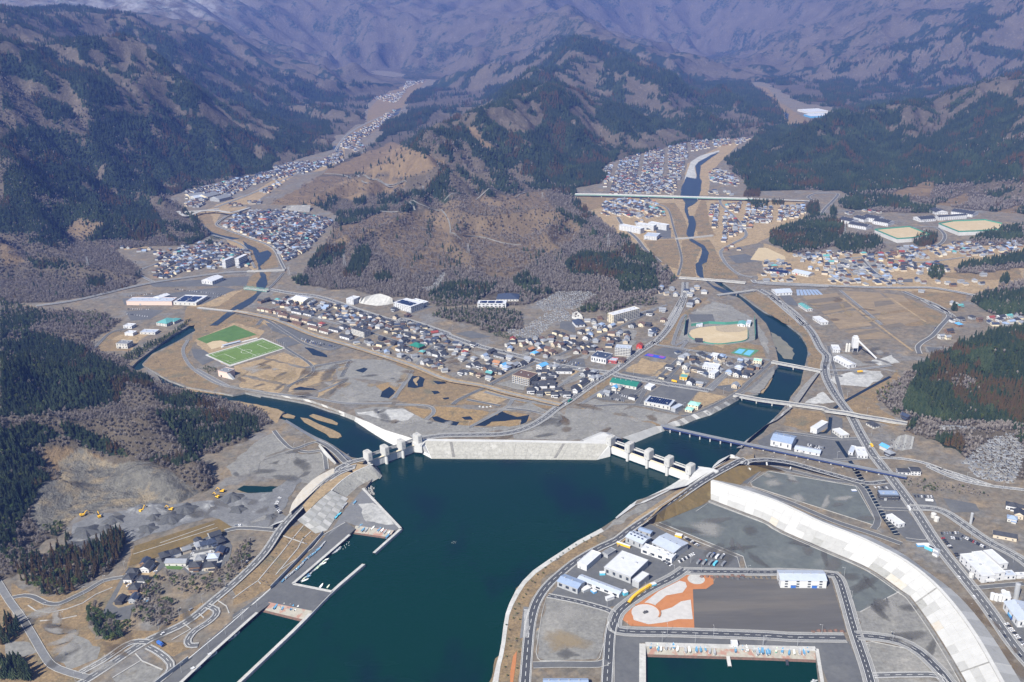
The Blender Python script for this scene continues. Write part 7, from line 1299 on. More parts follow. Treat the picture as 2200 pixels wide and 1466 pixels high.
for lab, s, h in (('left white apartment slab by the far left river', 'C1 1870,705 1900,708 1930,675', 19), ('right white apartment slab by the far left river', 'C1 1980,690 2014,692 2024,655', 20), ('first from the left of the three white apartment blocks up the right river', 'C4 612,442 646,432 582,366', 13), ('middle one of the three white apartment blocks up the right river', 'C4 724,416 748,406 684,352', 14), ('rightmost of the three white apartment blocks up the right river', 'C4 832,412 858,404 808,348', 14)):
    r_, L_, D_ = B_(lab, s, h, 'white', 'roofwhite', fl=5, win=3, cat='apartment block')
B_('white school building in front of the three white apartment blocks', 'C4 642,500 750,508 748,478', 9, 'white', 'roofpale', fl=3, win=4)
B_('store with a dark solar roof in the right village', 'C5 40,795 200,815 228,795', 5, 'offwhite', 'solar', 'gable', fl=1, win=6); B_('pale blue roofed store with a red front in the right village', 'C5 240,800 380,830 412,806', 5, 'offwhite', 'roofpale', 'gable', fl=1, win=6, door='redpaint')
B_('pale grey roofed hall at the head of the fields', 'C5 110,982 245,975 228,940', 6, 'white', 'roofpale', 'gable', fl=1, win=6)
b = MB()
r_ = thing('solar_array', 'rows of solar panels on the ground at the head of the fields', 'solar panels', tuple(G(*PX('C5 380,975')[0])))
for k in range(7):
    q = [G(*PX('C5 %d,%d' % p)[0], GZ + zz) for p, zz in (((285 + k * 32, 1000 - k), .8), ((310 + k * 32, 999 - k), .8), ((300 + k * 26, 952), 3), ((278 + k * 26, 953), 3))]; m = MB(); m.poly(q, 'roofblue'); m.poly([(p[0], p[1], GZ) for p in (q[0], q[1])] + [q[1], q[0]], 'metal'); place(m.obj('solar_panel', r_), r_)
for lab, s, h, wl in (('dark roofed school hall, leftmost of the school', 'C5 735,378 805,362 755,330', 8, 5), ('dark roofed school hall in front of the leftmost one', 'C5 868,424 920,408 822,365', 8, 5), ('dark roofed school hall, tallest at the back of the school', 'C5 960,358 1022,342 940,310', 11, 5), ('dark roofed school hall at the right of the school', 'C5 1052,392 1112,374 1020,342', 9, 5), ('small dark roofed block between the school halls', 'C5 850,362 915,352 850,325', 8, 5)): B_(lab, s, h, 'white', 'roofdark', 'gable', fl=2, win=wl, name='school', cat='school')
B_('long white school range with dark roof beside the big sports ground', 'C5 1480,340 1722,322 1735,308', 10, 'white', 'roofdark', 'gable', fl=3, win=4, name='school', cat='school'); B_('white school gymnasium with dark roof beside the tennis courts', 'C5 1330,362 1458,352 1436,326', 7, 'white', 'roofdark', 'gable', fl=1, win=6, name='school', cat='school'); B_('dark roofed school block at the back left of the long range', 'C5 1455,300 1560,296 1545,268', 7, 'white', 'roofdark', 'gable', fl=2, win=5, name='school', cat='school'); B_('dark roofed school block at the back right of the long range', 'C5 1585,292 1765,318 1720,285', 8, 'white', 'roofdark', 'gable', fl=2, win=5, name='school', cat='school')
B_('white shed with blue stripe in the far upper right valley', 'D3 1070,590 1180,585 1178,568', 9, 'white', 'roofwhite', fl=1, win=0); B_('long blue and white works in the far upper right valley', 'D3 1080,612 1185,608 1184,596', 8, 'roofsky', 'roofwhite', fl=1, win=0)
for lab, s, w in (('pale grey long hall at the left of the far left town', 'C1 1565,152 1600,165 1655,125', 'cream'), ('pale grey long hall second at the far left town', 'C1 1605,168 1645,180 1690,135', 'offwhite'), ('yellowish school block in the far left town', 'C1 1660,165 1750,172 1765,135', 'cream'), ('blue-grey hall in the far left town', 'C1 1770,180 1850,190 1875,155', 'greywall')): B_(lab, s, 9, w, 'roofgrey' if w != 'offwhite' else 'roofpale', 'gable', fl=2, win=6)
# raised school grounds with pale retaining walls
for lab, s, h in (('raised sandy school ground with pale retaining wall and green net', 'C5 940,450 1230,425 1405,492 1255,520 1130,528', 9), ('raised sandy sports ground beside the long white school', 'C5 1480,400 1600,378 1870,368 2015,400 1990,450 1800,462 1650,468', 9)):
    P = [G(x, y, GZ + h) for x, y in PX(s)]; r_ = thing('sports_ground', lab, 'sports ground', (*P[0][:2], GZ)); m = MB(); m.prism([(p[0], p[1]) for p in P], GZ, GZ + h, 'sandfield', 'newconcrete'); place(m.obj('platform', r_), r_); m = MB(); q = P + [P[0]]; ribbon(m, q, -.2, .2, 3.2, 'net', 3.2); place(m.obj('net_fence', r_), r_)
# concrete plant: tower, conveyor, silos
p = G(*PX('B5 715,425')[0]); r_ = thing('concrete_plant', 'white concrete plant with tall tower and slanting conveyor', 'plant', tuple(p)); m = MB(); m.box((0, 0), 9, 9, 8, 26, 'white'); m.box((0, 0), 6, 6, 26, 29, 'white'); m.obj('tower', r_); m = MB()
for x, y in ((-4, -4), (4, -4), (-4, 4), (4, 4)): m.box((x, y), 1, 1, 0, 8, 'greywall')
m.obj('leg', r_); m = MB(); m.tube((3, -3, 22), (24, -38, 1.5), 1.3, 1.3, 'white', 4); m.obj('conveyor', r_)
for x in (-9, -13.5): m = MB(); m.tube((x, 0, 0), (x, 0, 14), 2, 2, 'offwhite', 10); m.tube((x, 0, 14), (x, 0, 16), 2, .6, 'offwhite', 10); m.obj('silo', r_)
def tank(label, s, r, h, key='white', grp=None):
    p = G(*PX(s)[0]); m = MB(); m.tube(p, p + np.array([0, 0, h]), r, r, key, 16); m.tube(p + np.array([0, 0, h]), p + np.array([0, 0, h + r * .3]), r, r * .3, key, 16); t = thing('silo', label, 'silo', tuple(p), 0, grp); place(m.obj('tank', t, smooth=False), t); k = MB(); k.box((0, -r - .1), .5, .3, 0, h, 'greywall'); k.obj('ladder', t)
tank('tall silver silo by the lower right side road', 'A4 1832,898', 2.6, 17, 'metal')
for lab, s in (('white tank at the left of the four near the silver silo', 'A4 1672,905'), ('second white tank near the silver silo', 'A4 1700,912'), ('third white tank near the silver silo', 'A4 1728,915'), ('white tank beside the silver silo', 'A4 1745,885')): tank(lab, s, 2.3, 7)
B_('small white plant room behind the white tanks', 'A4 1745,890 1800,898 1815,862', 6, 'white', 'roofwhite', fl=1, win=4)
tank('pale round tank left of the white cold stores', 'A4 1530,758', 2.6, 5, 'offwhite'); tank('pale round tank beside the wall of the cold stores', 'A4 1548,712', 2.2, 4.5, 'metal')
tank('grey chimney-like tower beside the upland road', 'A4 1527,395', 1.6, 14, 'greywall')
for lab, s in (('white dome tank at the upland road corner', 'A4 1275,350'), ('second white dome tank at the upland road corner', 'A4 1295,375')): tank(lab, s, 3, 5, 'offwhite')
def crate(label, s, L, W, H, key, rz=0, grp=None):
    p = G(*PX(s)[0]); t = thing('container', label, 'container', tuple(p), rz, grp); m = MB(); m.box((0, 0), L, W, .2, H, key); m.obj('body', t); m = MB(); m.box((0, 0), L + .1, W + .1, H - .25, H + .05, 'white' if key != 'white' else 'metal'); m.obj('roof', t)
for lab, s, L, W, H, k, rz in (('turquoise container by the seawall road', 'A4 1245,570', 9, 4, 4, 'cyan', -.9), ('white container right of the turquoise one', 'A4 1280,580', 12, 4, 4, 'white', -1.0), ('blue covered store by the seawall road', 'A4 1205,545', 14, 4, 2.5, 'roofsky', 0), ('second white container by the seawall road', 'A4 1290,612', 6, 4, 3.5, 'white', -1.0), ('yellow crates beside the skylight hall', 'A3 912,545', 17, 2.5, 3, 'yellow', -.62), ('yellow container behind the widest factory', 'A3 1285,482', 8, 5, 3, 'yellow', -.5), ('turquoise crates in front of the grey factory', 'A3 768,738', 6, 4, 3, 'cyan', 0), ('turquoise container at the end of the long low shed', 'A3 918,872', 5, 6, 4, 'cyan', .5), ('blue crates before the long low shed', 'A3 710,858', 4, 6, 2.5, 'roofsky', .6), ('grey stacked crates beside the blue-grey hall', 'A3 655,845', 10, 6, 3, 'greywall', .6), ('turquoise crates at the end of the yellow barrier', 'A3 1112,812', 6, 4, 2.5, 'cyan', .4), ('blue crate on the terrace edge', 'A1 992,915', 5, 4, 2, 'roofsky', .3), ('blue sheet pile near the dark gravel corner', 'A4 738,172', 6, 4, 1, 'bluepaint', 0)): crate(lab, s, L, W, H, k, rz)
m = MB(); L = smooth(GX('A3 945,945 975,905 1030,860 1095,820'), 6); ribbon(m, L, -1.4, 1.4, 3.4, 'yellow', 3.2); ribbon(m, L, -1.0, 1.0, 3.6, 'yellow', .3); m.obj('yellow_barrier', label='long curved row of yellow covers beside the orange park road', cat='barrier')
m = MB(); P = GX('B4 820,180 805,300'); ribbon(m, [p + np.array([0, 0, 12]) for p in P], -.2, .2, 0, 'net', 12); P = GX('B4 1358,180 1365,335'); ribbon(m, [p + np.array([0, 0, 12]) for p in P], -.2, .2, 0, 'net', 12); P = GX('B4 860,225 1000,205 1130,212 1230,205'); ribbon(m, [p + np.array([0, 0, 5]) for p in P], -.2, .2, 0, 'net', 5); P = smooth(GX('B4 838,285 850,315 950,352 1070,368 1180,358 1302,332 1306,255')); ribbon(m, [p + np.array([0, 0, 2.2]) for p in P], -.2, .2, 0, 'net', 2.2); m.obj('net_fence', label='green nets and low green fence round the baseball ground', cat='fence')
p = G(*PX('B4 920,355')[0]); m = MB(); m.box((0, 0), 14, .6, 2, 9, 'roofdark', -.2); m.box((-5, .4), .5, .5, 0, 2, 'metal'); m.box((5, .4), .5, .5, 0, 2, 'metal'); m.obj('scoreboard', label='dark scoreboard at the corner of the baseball field', cat='scoreboard').location = tuple(p)

# ---------------------------------------------------------------- houses
RC = {'d': ('roofdark', 'dark grey'), 'n': ('roofnavy', 'blue-black'), 'g': ('roofgrey', 'grey'), 'w': ('roofmid', 'mid grey'), 'b': ('roofblue', 'blue-grey'), 'c': ('roofsky', 'bright blue'), 'r': ('roofred', 'red'), 'o': ('rooforange', 'orange'), 'x': ('roofbrown', 'brown'), 't': ('roofteal', 'turquoise'), 'p': ('roofpale', 'lilac'), 'y': ('roofbrown', 'tan'), 'm': ('roofgreen', 'green')}
HM = {}
def house_meshes(rc, wall, shape):
    k = (rc, wall, shape)
    if k in HM: return HM[k]
    L, D, h, rt = ((10.5, 9, 5.0, 'hip'), (12, 8.5, 4.9, 'gable'), (9, 7.5, 5.2, 'gable'), (14, 10, 3.4, 'hip'), (24, 9, 4.6, 'gable'))[shape]
    w = MB(); w.box((0, 0), L, D, 0, h, wall); 
    if shape in (0, 1): w.box((L * .2, -D / 2 - 1.2), L * .5, 2.4, 0, 2.6, wall)
    rf = MB()
    def roofat(cx, cy, L, D, z, hip, H):
        e = .85; a = [(cx - L / 2 - e, cy - D / 2 - e, z), (cx + L / 2 + e, cy - D / 2 - e, z), (cx + L / 2 + e, cy + D / 2 + e, z), (cx - L / 2 - e, cy + D / 2 + e, z), (cx - L / 2 + hip, cy, z + H), (cx + L / 2 - hip, cy, z + H)]
        for f in ((0, 1, 5, 4), (2, 3, 4, 5), (1, 2, 5), (3, 0, 4)): rf.poly([a[i] for i in f], RC[rc][0] if len(f) == 4 or hip > 0 else wall)
        rf.poly([a[i] for i in (3, 2, 1, 0)], wall)
    roofat(0, 0, L, D, h, D * .45 if rt == 'hip' else -.5, D * .32)
    if shape in (0, 1): roofat(L * .2, -D / 2 - 1.3, L * .5, 2.2, 2.6, .8, .7)
    wn_ = MB()
    for f in range(2 if h > 5 else 1):
        for x in (-.3, .05, .34): wn_.box((L * x, -D / 2 - .04), 1.7, .12, 1.0 + 2.7 * f, 2.3 + 2.7 * f, 'glass')
    for y in (-.2, .22):
        for sx in (-1, 1): wn_.box((sx * (L / 2 + .04), D * y), .12, 1.5, 3.6 if h > 5 else 1.0, 4.9 if h > 5 else 2.2, 'glass')
    HM[k] = (w.mesh('wall'), rf.mesh('roof'), wn_.mesh('window')); return HM[k]
NTH = ['first', 'second', 'third', 'fourth', 'fifth', 'sixth', 'seventh', 'eighth', 'ninth', 'tenth', 'eleventh', 'twelfth', 'thirteenth', 'fourteenth', 'fifteenth', 'sixteenth', 'seventeenth', 'eighteenth', 'nineteenth', 'twentieth', 'twenty-first', 'twenty-second', 'twenty-third', 'twenty-fourth', 'twenty-fifth', 'twenty-sixth', 'twenty-seventh', 'twenty-eighth', 'twenty-ninth', 'thirtieth']
HCOUNT = [0]; HOUSE_XY = []
def houses(desc, crop, ori, items, shape=None, windows=True, scale=1.0):
    a = PX(crop + ' ' + ori); d = G(*a[1]) - G(*a[0]); rz0 = math.atan2(d[1], d[0]); it = []
    for t in items.split():
        q = t.split(','); c = q[2] if len(q) > 2 else 'd'; it.append((float(q[0]), float(q[1]), c, int(q[3]) if len(q) > 3 else None))
    tot = {}
    for x, y, c, s in it: tot[c] = tot.get(c, 0) + 1
    seen = {}
    for x, y, c, s in sorted(it, key=lambda t: (t[0], t[1])):
        o = CROPS[crop]; p = G(o[0] + x * o[2], o[1] + y * o[2]); seen[c] = seen.get(c, 0) + 1
        wl = {'d': 'white', 'n': 'white', 'x': 'beige'}.get(c, 'offwhite')
        if rnd.random() < .6: wl = rnd.choice(['cream', 'offwhite', 'beige', 'brownwall', 'greywall', 'greywall', 'darkwall'])
        sh = s if s is not None else (shape if shape is not None else rnd.choice([0, 0, 1, 1, 2]))
        lab = (NTH[seen[c] - 1] + ' ' if tot[c] > 1 else '') + RC[c][1] + ' roofed house ' + ('from the left ' if tot[c] > 1 else '') + desc
        if sh == 4: lab = lab.replace('house', 'row house', 1)
        words = lab.split()
        k = scale * rnd.uniform(.9, 1.12); r = link('house', None, None, tuple(p), rz0 + rnd.choice([0, 0, math.pi / 2, math.pi] if sh != 4 else [0]) + rnd.uniform(-.06, .06), ' '.join(words[:16]), 'house', 'houses ' + desc, None, (k, k, k))
        m = house_meshes(c, wl, sh); link('wall', m[0], r); link('roof', m[1], r)
        if windows: link('window', m[2], r)
        HCOUNT[0] += 1; HOUSE_XY.append((p[0], p[1]))
houses('in the left terrace loop', 'A1', '810,930 980,700', '985,672,n 1000,705 900,738 880,778 970,788 918,846 818,925 912,915,n')
houses('in the terrace back row', 'A1', '1100,640 1400,540', '1118,630 1185,608 1262,588,g 1345,535 1392,548,n 1455,488 1490,530 1350,556,w 1430,540,n')
houses('in the right terrace ring', 'A1', '1280,700 1450,690', '1358,648,g 1446,640,p 1322,698 1425,698 1490,598,n'); houses('on the terrace lawn', 'A1', '1150,670 1245,672', '1198,668,w,4')
houses('in the new block by the railway', 'B3', '560,540 820,600', '585,545 625,540 660,552 695,558 722,570 760,582 790,595 825,598 555,600 520,600 605,602 662,620,x 742,608,t 738,645,w')
houses('in the left middle of town', 'B3', '300,400 640,500', '545,440,r 548,458,w 618,488,w 730,495,w 752,436 822,470,d,4 902,485,w 618,380 340,500 525,492,g 272,438 318,450 365,452 228,518,g 335,392,w 60,395 30,415 250,505 160,270,w 220,270 100,310 40,280'); houses('beside the red temple', 'B3', '300,400 640,500', '172,395,m,3', scale=1.6)
houses('left of the town crossing', 'B3', '900,440 1100,490', '800,528,o 850,545,c 905,540,w 872,566,b 940,545,w 995,530 1045,500,w 700,470,b')
houses('in the dark roofed estate', 'B3', '1040,690 1250,690', '1128,598 1180,598 1170,632 1212,618 1245,620 1325,590,d,4 1130,688,d,4 1200,682,d,4 1105,722 1135,768 1190,752 1252,776 1310,765 1350,775 1235,705 1160,708 1065,745 1215,650 1285,740', windows=True)
houses('between estate and main street', 'B3', '1230,730 1470,580', '1490,615 1532,615 1482,664 1474,690,d,4 1410,725 1425,745 1555,645,w 1500,588,y 1562,596,w 1212,560,w 1258,556,w 1590,640,w')
houses('in the upper town by the graves', 'B3', '1080,420 1300,340', '1048,350,n 1082,364,n 1116,360 1166,356,w 1124,380,w 1060,420,o 1096,450,c 1126,436,o 1204,420,x 1152,410,n 1256,380,x 1302,386,y 1334,372,n 1392,356 1452,376 1484,392 1526,390 1562,398,w 882,384,g 1002,380,x 1230,440,x 1340,410 1380,392')
houses('in the upper right of town', 'B3', '1700,260 2052,90', '1262,286 1312,300 1462,280 1504,326 1522,258,w 1742,346 1762,296,w 1822,290 1652,334 1702,230,b 1862,230 1942,220,x 2022,270,n 2012,300,w 1620,225,b 1580,235,w'); houses('among the graves, temple roof', 'B3', '1300,300 1500,280', '1440,215,n,3', scale=1.7)
houses('in the brown townhouse row', 'B2', '560,90 790,130', '580,100,x,2 612,106,x,2 644,112,x,2 676,118,x,2 708,124,x,2 740,131,x,2 770,138,x,2')
houses('in the left row estate', 'B2', '700,170 1200,290', '770,150,x,4 865,172,x,4 955,195,x,4 880,122,d,4 965,138,d,4 780,190,d,4 880,212,x,4 1000,215,d,4 1010,250,x,4 1095,275,x,4 1170,262,d,4 1260,320,d,4')
houses('in the left quarter of town', 'B2', '1240,60 1700,170', '820,48 870,56 1002,86 1082,56,w 1112,126 1190,82 1200,142 1320,112 1070,220,r 1240,240 1292,196,w 1520,240,w 1462,220 1390,146 1460,156 1612,216 1640,102 1742,148,y 1550,190 1602,196 1030,100,g 940,45,g 700,45 640,30 590,40')
houses('in the town blocks by the railway', 'B2', '1300,350 1900,480', '1430,350 1452,372,w 1530,380 1540,332 1582,272 1652,286 1742,296 1802,316 1812,266,w 1872,276 1712,350 1640,366 1702,412 1752,420 1932,446 1972,460 1872,520 1990,396 2000,500 1690,465,w 1290,315 1860,440,t')
houses('in the right block of town', 'B4', '840,410 1200,470', '790,485,w 880,490 825,470,w 770,525,w 820,556,g 896,576 942,590 1100,476,b 1296,506,w 1250,510,b 1236,566,p 1190,596 1222,616,n 1290,622 1312,606 1160,600,b 1380,556,g 1332,566 855,680 930,690,w 1206,704,w 692,560 632,640 292,720,g 262,726,c 200,766,w 150,774,w 400,796')
houses('along the main street top', 'B4', '560,370 780,60', '860,56 900,30,w 640,186,x 580,262 560,292,n 520,222 470,222,x 400,232 300,292,w 350,292 210,336 270,346 40,326 850,70,w')
houses('below the long road bridge', 'C4', '990,990 1200,1000', '1000,975,n 1050,965,w 1090,945,w 1150,985,w 1032,1005,w 1042,1065 1090,1060 1030,1095,w 910,1005,w 880,955,g 730,965,n,3 790,948,b 800,1136,w 690,1166')
houses('beside the right canal road', 'B5', '1480,200 1640,180', '1486,190 1550,180 1640,165 1535,225,c 1545,75,t 1460,275 1500,60,w 1400,320,w 1450,325,w 1790,170,r 1870,165 1930,155,t 1950,200,b 1860,185 1700,185,x')
houses('beside the overpass', 'B5', '820,1000 900,1040', '860,1010,d,3 960,1195,c 990,1240,w 1120,950,n')
houses('on the right upland loop', 'A4', '1780,280 1888,300', '1800,290 1865,300 1850,345 1805,375,b 1755,490,d,4')
def scatter(desc, poly, n, sp, colors, ori, shape=None):
    P = np.array([G(x, y)[:2] for x, y in PX(poly)]); lo, hi = P.min(0), P.max(0); out = []; tries = 0; cr = poly.split()[0]; o = CROPS[cr]
    while len(out) < n and tries < 6000:
        tries += 1; q = lo + (hi - lo) * np.array([rnd.random(), rnd.random()])
        if inpoly(q[:1], q[1:], P)[0] and all((q[0] - a) ** 2 + (q[1] - b) ** 2 > sp * sp for a, b in HOUSE_XY + out): out.append(tuple(q))
    s = ' '.join('%.1f,%.1f,%s' % (*[(v - oo) / o[2] for v, oo in zip(PR((q[0], q[1], GZ)), o)], rnd.choice(colors)) for q in out); houses(desc, cr, ori, s, shape)
scatter('at the left end of the right village', 'C5 230,670 500,640 720,740 640,860 430,730', 16, 15, 'ddnwbgt', '230,700 500,690'); scatter('in the middle of the right village', 'C5 880,680 1100,640 1250,640 1200,800 1060,760', 20, 15, 'ddnwbxr', '900,690 1200,690'); 
# far dense towns: too many to set out one by one
RXY = np.concatenate([np.array([[p[0], p[1]] for p in r]) for r in ROADS])
HXY = np.array(HOUSE_XY)
def town(poly, sp, keep=1.0):
    P = np.array([G(x, y)[:2] for x, y in PX(poly)]); lo, hi = P.min(0), P.max(0); a = rnd.uniform(-.5, .5); ca, sa = math.cos(a), math.sin(a); c = (lo + hi) / 2; R = float(np.linalg.norm(hi - lo)) / 2; out = []
    for i in range(int(-R / sp), int(R / sp)):
        for j in range(int(-R / (sp * .92)), int(R / (sp * .92))):
            if (i % 6 == 0 and keep == 1) or rnd.random() > .9 * keep: continue
            x = i * sp + rnd.uniform(-.22, .22) * sp; y = j * sp * .92 + rnd.uniform(-.22, .22) * sp; q = np.array([c[0] + x * ca - y * sa, c[1] + x * sa + y * ca])
            if inpoly(q[:1], q[1:], P)[0] and ((HXY - q) ** 2).sum(1).min() > 170 and (keep == 1 or ((RXY - q) ** 2).sum(1).min() > 75): out.append((q, a))
    return out
TB = MB()
for poly, sp, *kp in (('C2 320,400 420,320 560,290 800,290 1000,320 1190,350 1240,390 1100,520 1030,620 900,700 840,720 770,620 700,560 520,500 300,410', 11), ('C2 -30,560 300,560 420,600 500,640 520,760 280,760 230,720 60,800 -80,800', 13.5), ('C1 1300,640 1560,600 1800,590 1860,640 1820,780 1560,790 1420,870 1280,840 1330,740', 14), ('C1 940,600 1200,590 1320,640 1200,640 960,620', 20), ('C2 0,120 150,90 420,20 560,-10 760,-60 900,-10 600,60 380,160 200,190 120,260 0,260', 14), ('C2 340,240 520,215 650,205 640,225 420,250', 15), ('D2 0,1060 250,1010 300,1030 120,1080 0,1120', 15), ('D1 1750,1050 2060,1030 2200,980 2180,1000 2000,1080 1760,1130', 16), ('D2 320,940 400,915 430,940 360,975', 16), ('D2 500,620 580,600 660,590 700,520 840,515 700,560 640,660 480,640', 26),
                 ('D3 0,880 150,820 300,780 470,740 780,725 700,760 600,770 440,800 420,860 370,1000 0,1027', 15), ('D3 540,900 600,890 690,930 700,990 640,960 560,960', 15), ('C4 290,0 900,0 880,150 500,140 400,60', 14.5), ('C4 290,230 440,190 700,200 760,240 830,340 760,340 640,360 440,330 280,330', 14), ('C4 1190,250 1270,230 1330,300 1430,380 1480,460 1300,560 1240,460 1200,350', 13.5), ('C4 1310,240 1480,220 1700,250 2010,240 1990,330 1720,390 1560,400 1500,480 1440,330', 15), ('C4 1180,0 1420,0 1430,90 1300,60 1200,30', 16), ('C4 1180,120 1400,130 1400,160 1200,150', 18),
                 ('C5 1100,600 1560,590 1560,680 1300,700 1120,650', 17), ('C5 1560,560 2000,560 2200,560 2200,600 1700,690 1580,640', 18), ('C5 1520,900 1720,890 1740,940 1560,940', 17), ('C5 1700,800 1850,800 1960,930 1820,930', 22), ('C5 640,300 860,290 1000,290 1000,310 720,330', 20), ('C5 1880,1180 2200,1140 2200,1257 1820,1257', 17), ('C1 2060,640 2100,620 2100,760 2000,770', 14), ('C4 1580,860 1600,960 1560,1000 1560,900', 30), ('C5 0,690 200,720 230,760 30,780', 16), ('C5 1260,960 1480,960 1480,1040 1350,1030', 20), ('C5 1280,880 1500,880 1500,920 1300,915', 17), ('C5 560,830 900,840 1120,860 1100,920 580,910', 17), ('B2 620,20 840,10 1240,60 1700,175 1600,260 1300,340 1180,190 840,110', 13.5, .92), ('B2 1300,190 1700,180 2052,290 2052,370 1800,380 1480,300', 13.5, .92), ('B2 1320,360 1700,350 1900,420 2052,480 2052,590 1800,520', 13.5, .92), ('B3 0,250 300,320 640,390 560,470 250,440 0,400', 13.5, .85), ('B3 700,400 1080,490 900,600 700,540', 13.5, .92), ('B3 880,330 1080,330 1700,240 1900,330 1500,460 1300,420 1150,480 900,420', 13.5, .85), ('B3 1560,120 1900,190 1700,250 1480,190', 15, .7), ('B4 760,430 1200,480 1440,500 1300,640 1160,620 900,620 700,560', 14, .75), ('C4 640,960 900,930 880,1010 700,1040', 17, .5), ('C5 0,720 230,760 300,900 0,880', 16, .7), ('C5 640,640 880,640 880,690 640,700', 15, .9), ('C5 230,660 560,640 880,690 1100,640 1300,700 1250,800 1000,830 640,860 430,740', 15, .7), ('C5 1300,690 1600,690 1560,860 1260,830', 17, .4), ('C5 1560,600 2200,600 2200,650 1740,690', 15, .7), ('C5 1250,700 1560,720 1560,770 1260,770', 16, .7), ('C5 1000,830 1120,820 1180,900 1040,915', 15, .9), ('D2 250,930 300,890 400,830 540,740 640,690 600,760 440,870 330,960', 17, .5), ('C2 560,130 800,20 900,-10 700,140', 16, .5), ('D1 2060,1020 2200,955 2200,990 2080,1060', 16, .6), ('B3 640,560 760,590 720,660 620,620', 15, .6), ('C4 1290,600 1400,580 1480,620 1330,660', 18, .5), ('C4 560,370 640,360 660,420 700,470 600,480', 18, .4), ('C5 300,660 560,650 720,760 640,880 340,760', 17, .5), ('C5 820,660 1260,620 1300,760 1000,780', 17, .4)):
    for q, a in town(poly, sp, *kp):
        L, D, h = rnd.uniform(8.5, 13), rnd.uniform(7.5, 9.5), rnd.uniform(3.0, 5.2); rz = a + rnd.choice([0, math.pi / 2]) + rnd.uniform(-.1, .1); ca, sa = math.cos(rz), math.sin(rz); T = lambda x, y, z: (q[0] + x * ca - y * sa, q[1] + x * sa + y * ca, GZ + z)
        wl = rnd.choice(['offwhite', 'offwhite', 'cream', 'greywall', 'greywall', 'greywall', 'beige', 'beige', 'brownwall']); rc = rnd.choice(['roofdark'] * 7 + ['roofnavy'] * 5 + ['roofgrey'] * 4 + ['roofblue'] * 2 + ['roofbrown'] * 3 + ['roofbrown', 'roofgrey', 'roofmid', 'roofmid', 'roofbrown'] + (['roofteal', 'roofred', 'rooforange'] if rnd.random() < .25 else []))
        TB.box(q, L, D, GZ, GZ + h, wl, rz); e = .7; H = D * .32; hp = D * .4 if rnd.random() < .5 else -e
        A = [T(-L / 2 - e, -D / 2 - e, h), T(L / 2 + e, -D / 2 - e, h), T(L / 2 + e, D / 2 + e, h), T(-L / 2 - e, D / 2 + e, h), T(-L / 2 + hp, 0, h + H), T(L / 2 - hp, 0, h + H)]
        for f in ((0, 1, 5, 4), (2, 3, 4, 5), (1, 2, 5), (3, 0, 4)): TB.poly([A[i] for i in f], rc if len(f) == 4 or hp > 0 else wl)
TB.obj('distant_town', kind='stuff'); print('HOUSES', HCOUNT[0], 'FAR', len(TB.f) // 10)
# graveyards
GB = MB()
for poly, sp in (('B3 870,250 1000,250 1060,200 1180,120 1330,90 1400,150 1380,180 1250,190 1130,300 1020,330 900,300', 4.2), ('B3 1120,60 1330,30 1420,20 1480,60 1400,90 1250,80', 4.5), ('C3 1180,1060 1380,970 1640,970 1700,1000 1560,1080 1400,1120 1250,1140', 4.5), ('B5 1560,1300 1700,1180 1800,1100 1960,1080 2052,1180 2052,1320 1960,1466 1700,1420', 4.0), ('B5 1300,1030 1660,1020 1680,1060 1420,1060', 4.2), ('C3 180,940 300,930 380,820 420,800 400,900 320,980', 4.5), ('B5 1010,1130 1180,1090 1170,1170 1080,1210 1010,1190', 4.5)):
    P = np.array([G(x, y)[:2] for x, y in PX(poly)]); lo, hi = P.min(0), P.max(0); X, Y = np.meshgrid(np.arange(lo[0], hi[0], sp), np.arange(lo[1], hi[1], sp)); X = (X + rs.uniform(-.25, .25, X.shape) * sp).ravel(); Y = (Y + rs.uniform(-.25, .25, Y.shape) * sp).ravel(); m = inpoly(X, Y, P) & (rs.rand(len(X)) < .85)
    for x, y in zip(X[m], Y[m]):
        z = max(GZ, float(height(x, y))); k = rnd.choice(['oldconcrete', 'oldconcrete', 'greywall', 'roofgrey']); GB.box((x, y), 3.3, 3.1, z - 1, z + .5, k); GB.box((x, y), .8, .7, z + .5, z + 2.0, rnd.choice(['roofgrey', 'roofdark', 'oldconcrete']))
GB.obj('gravestones', kind='stuff')
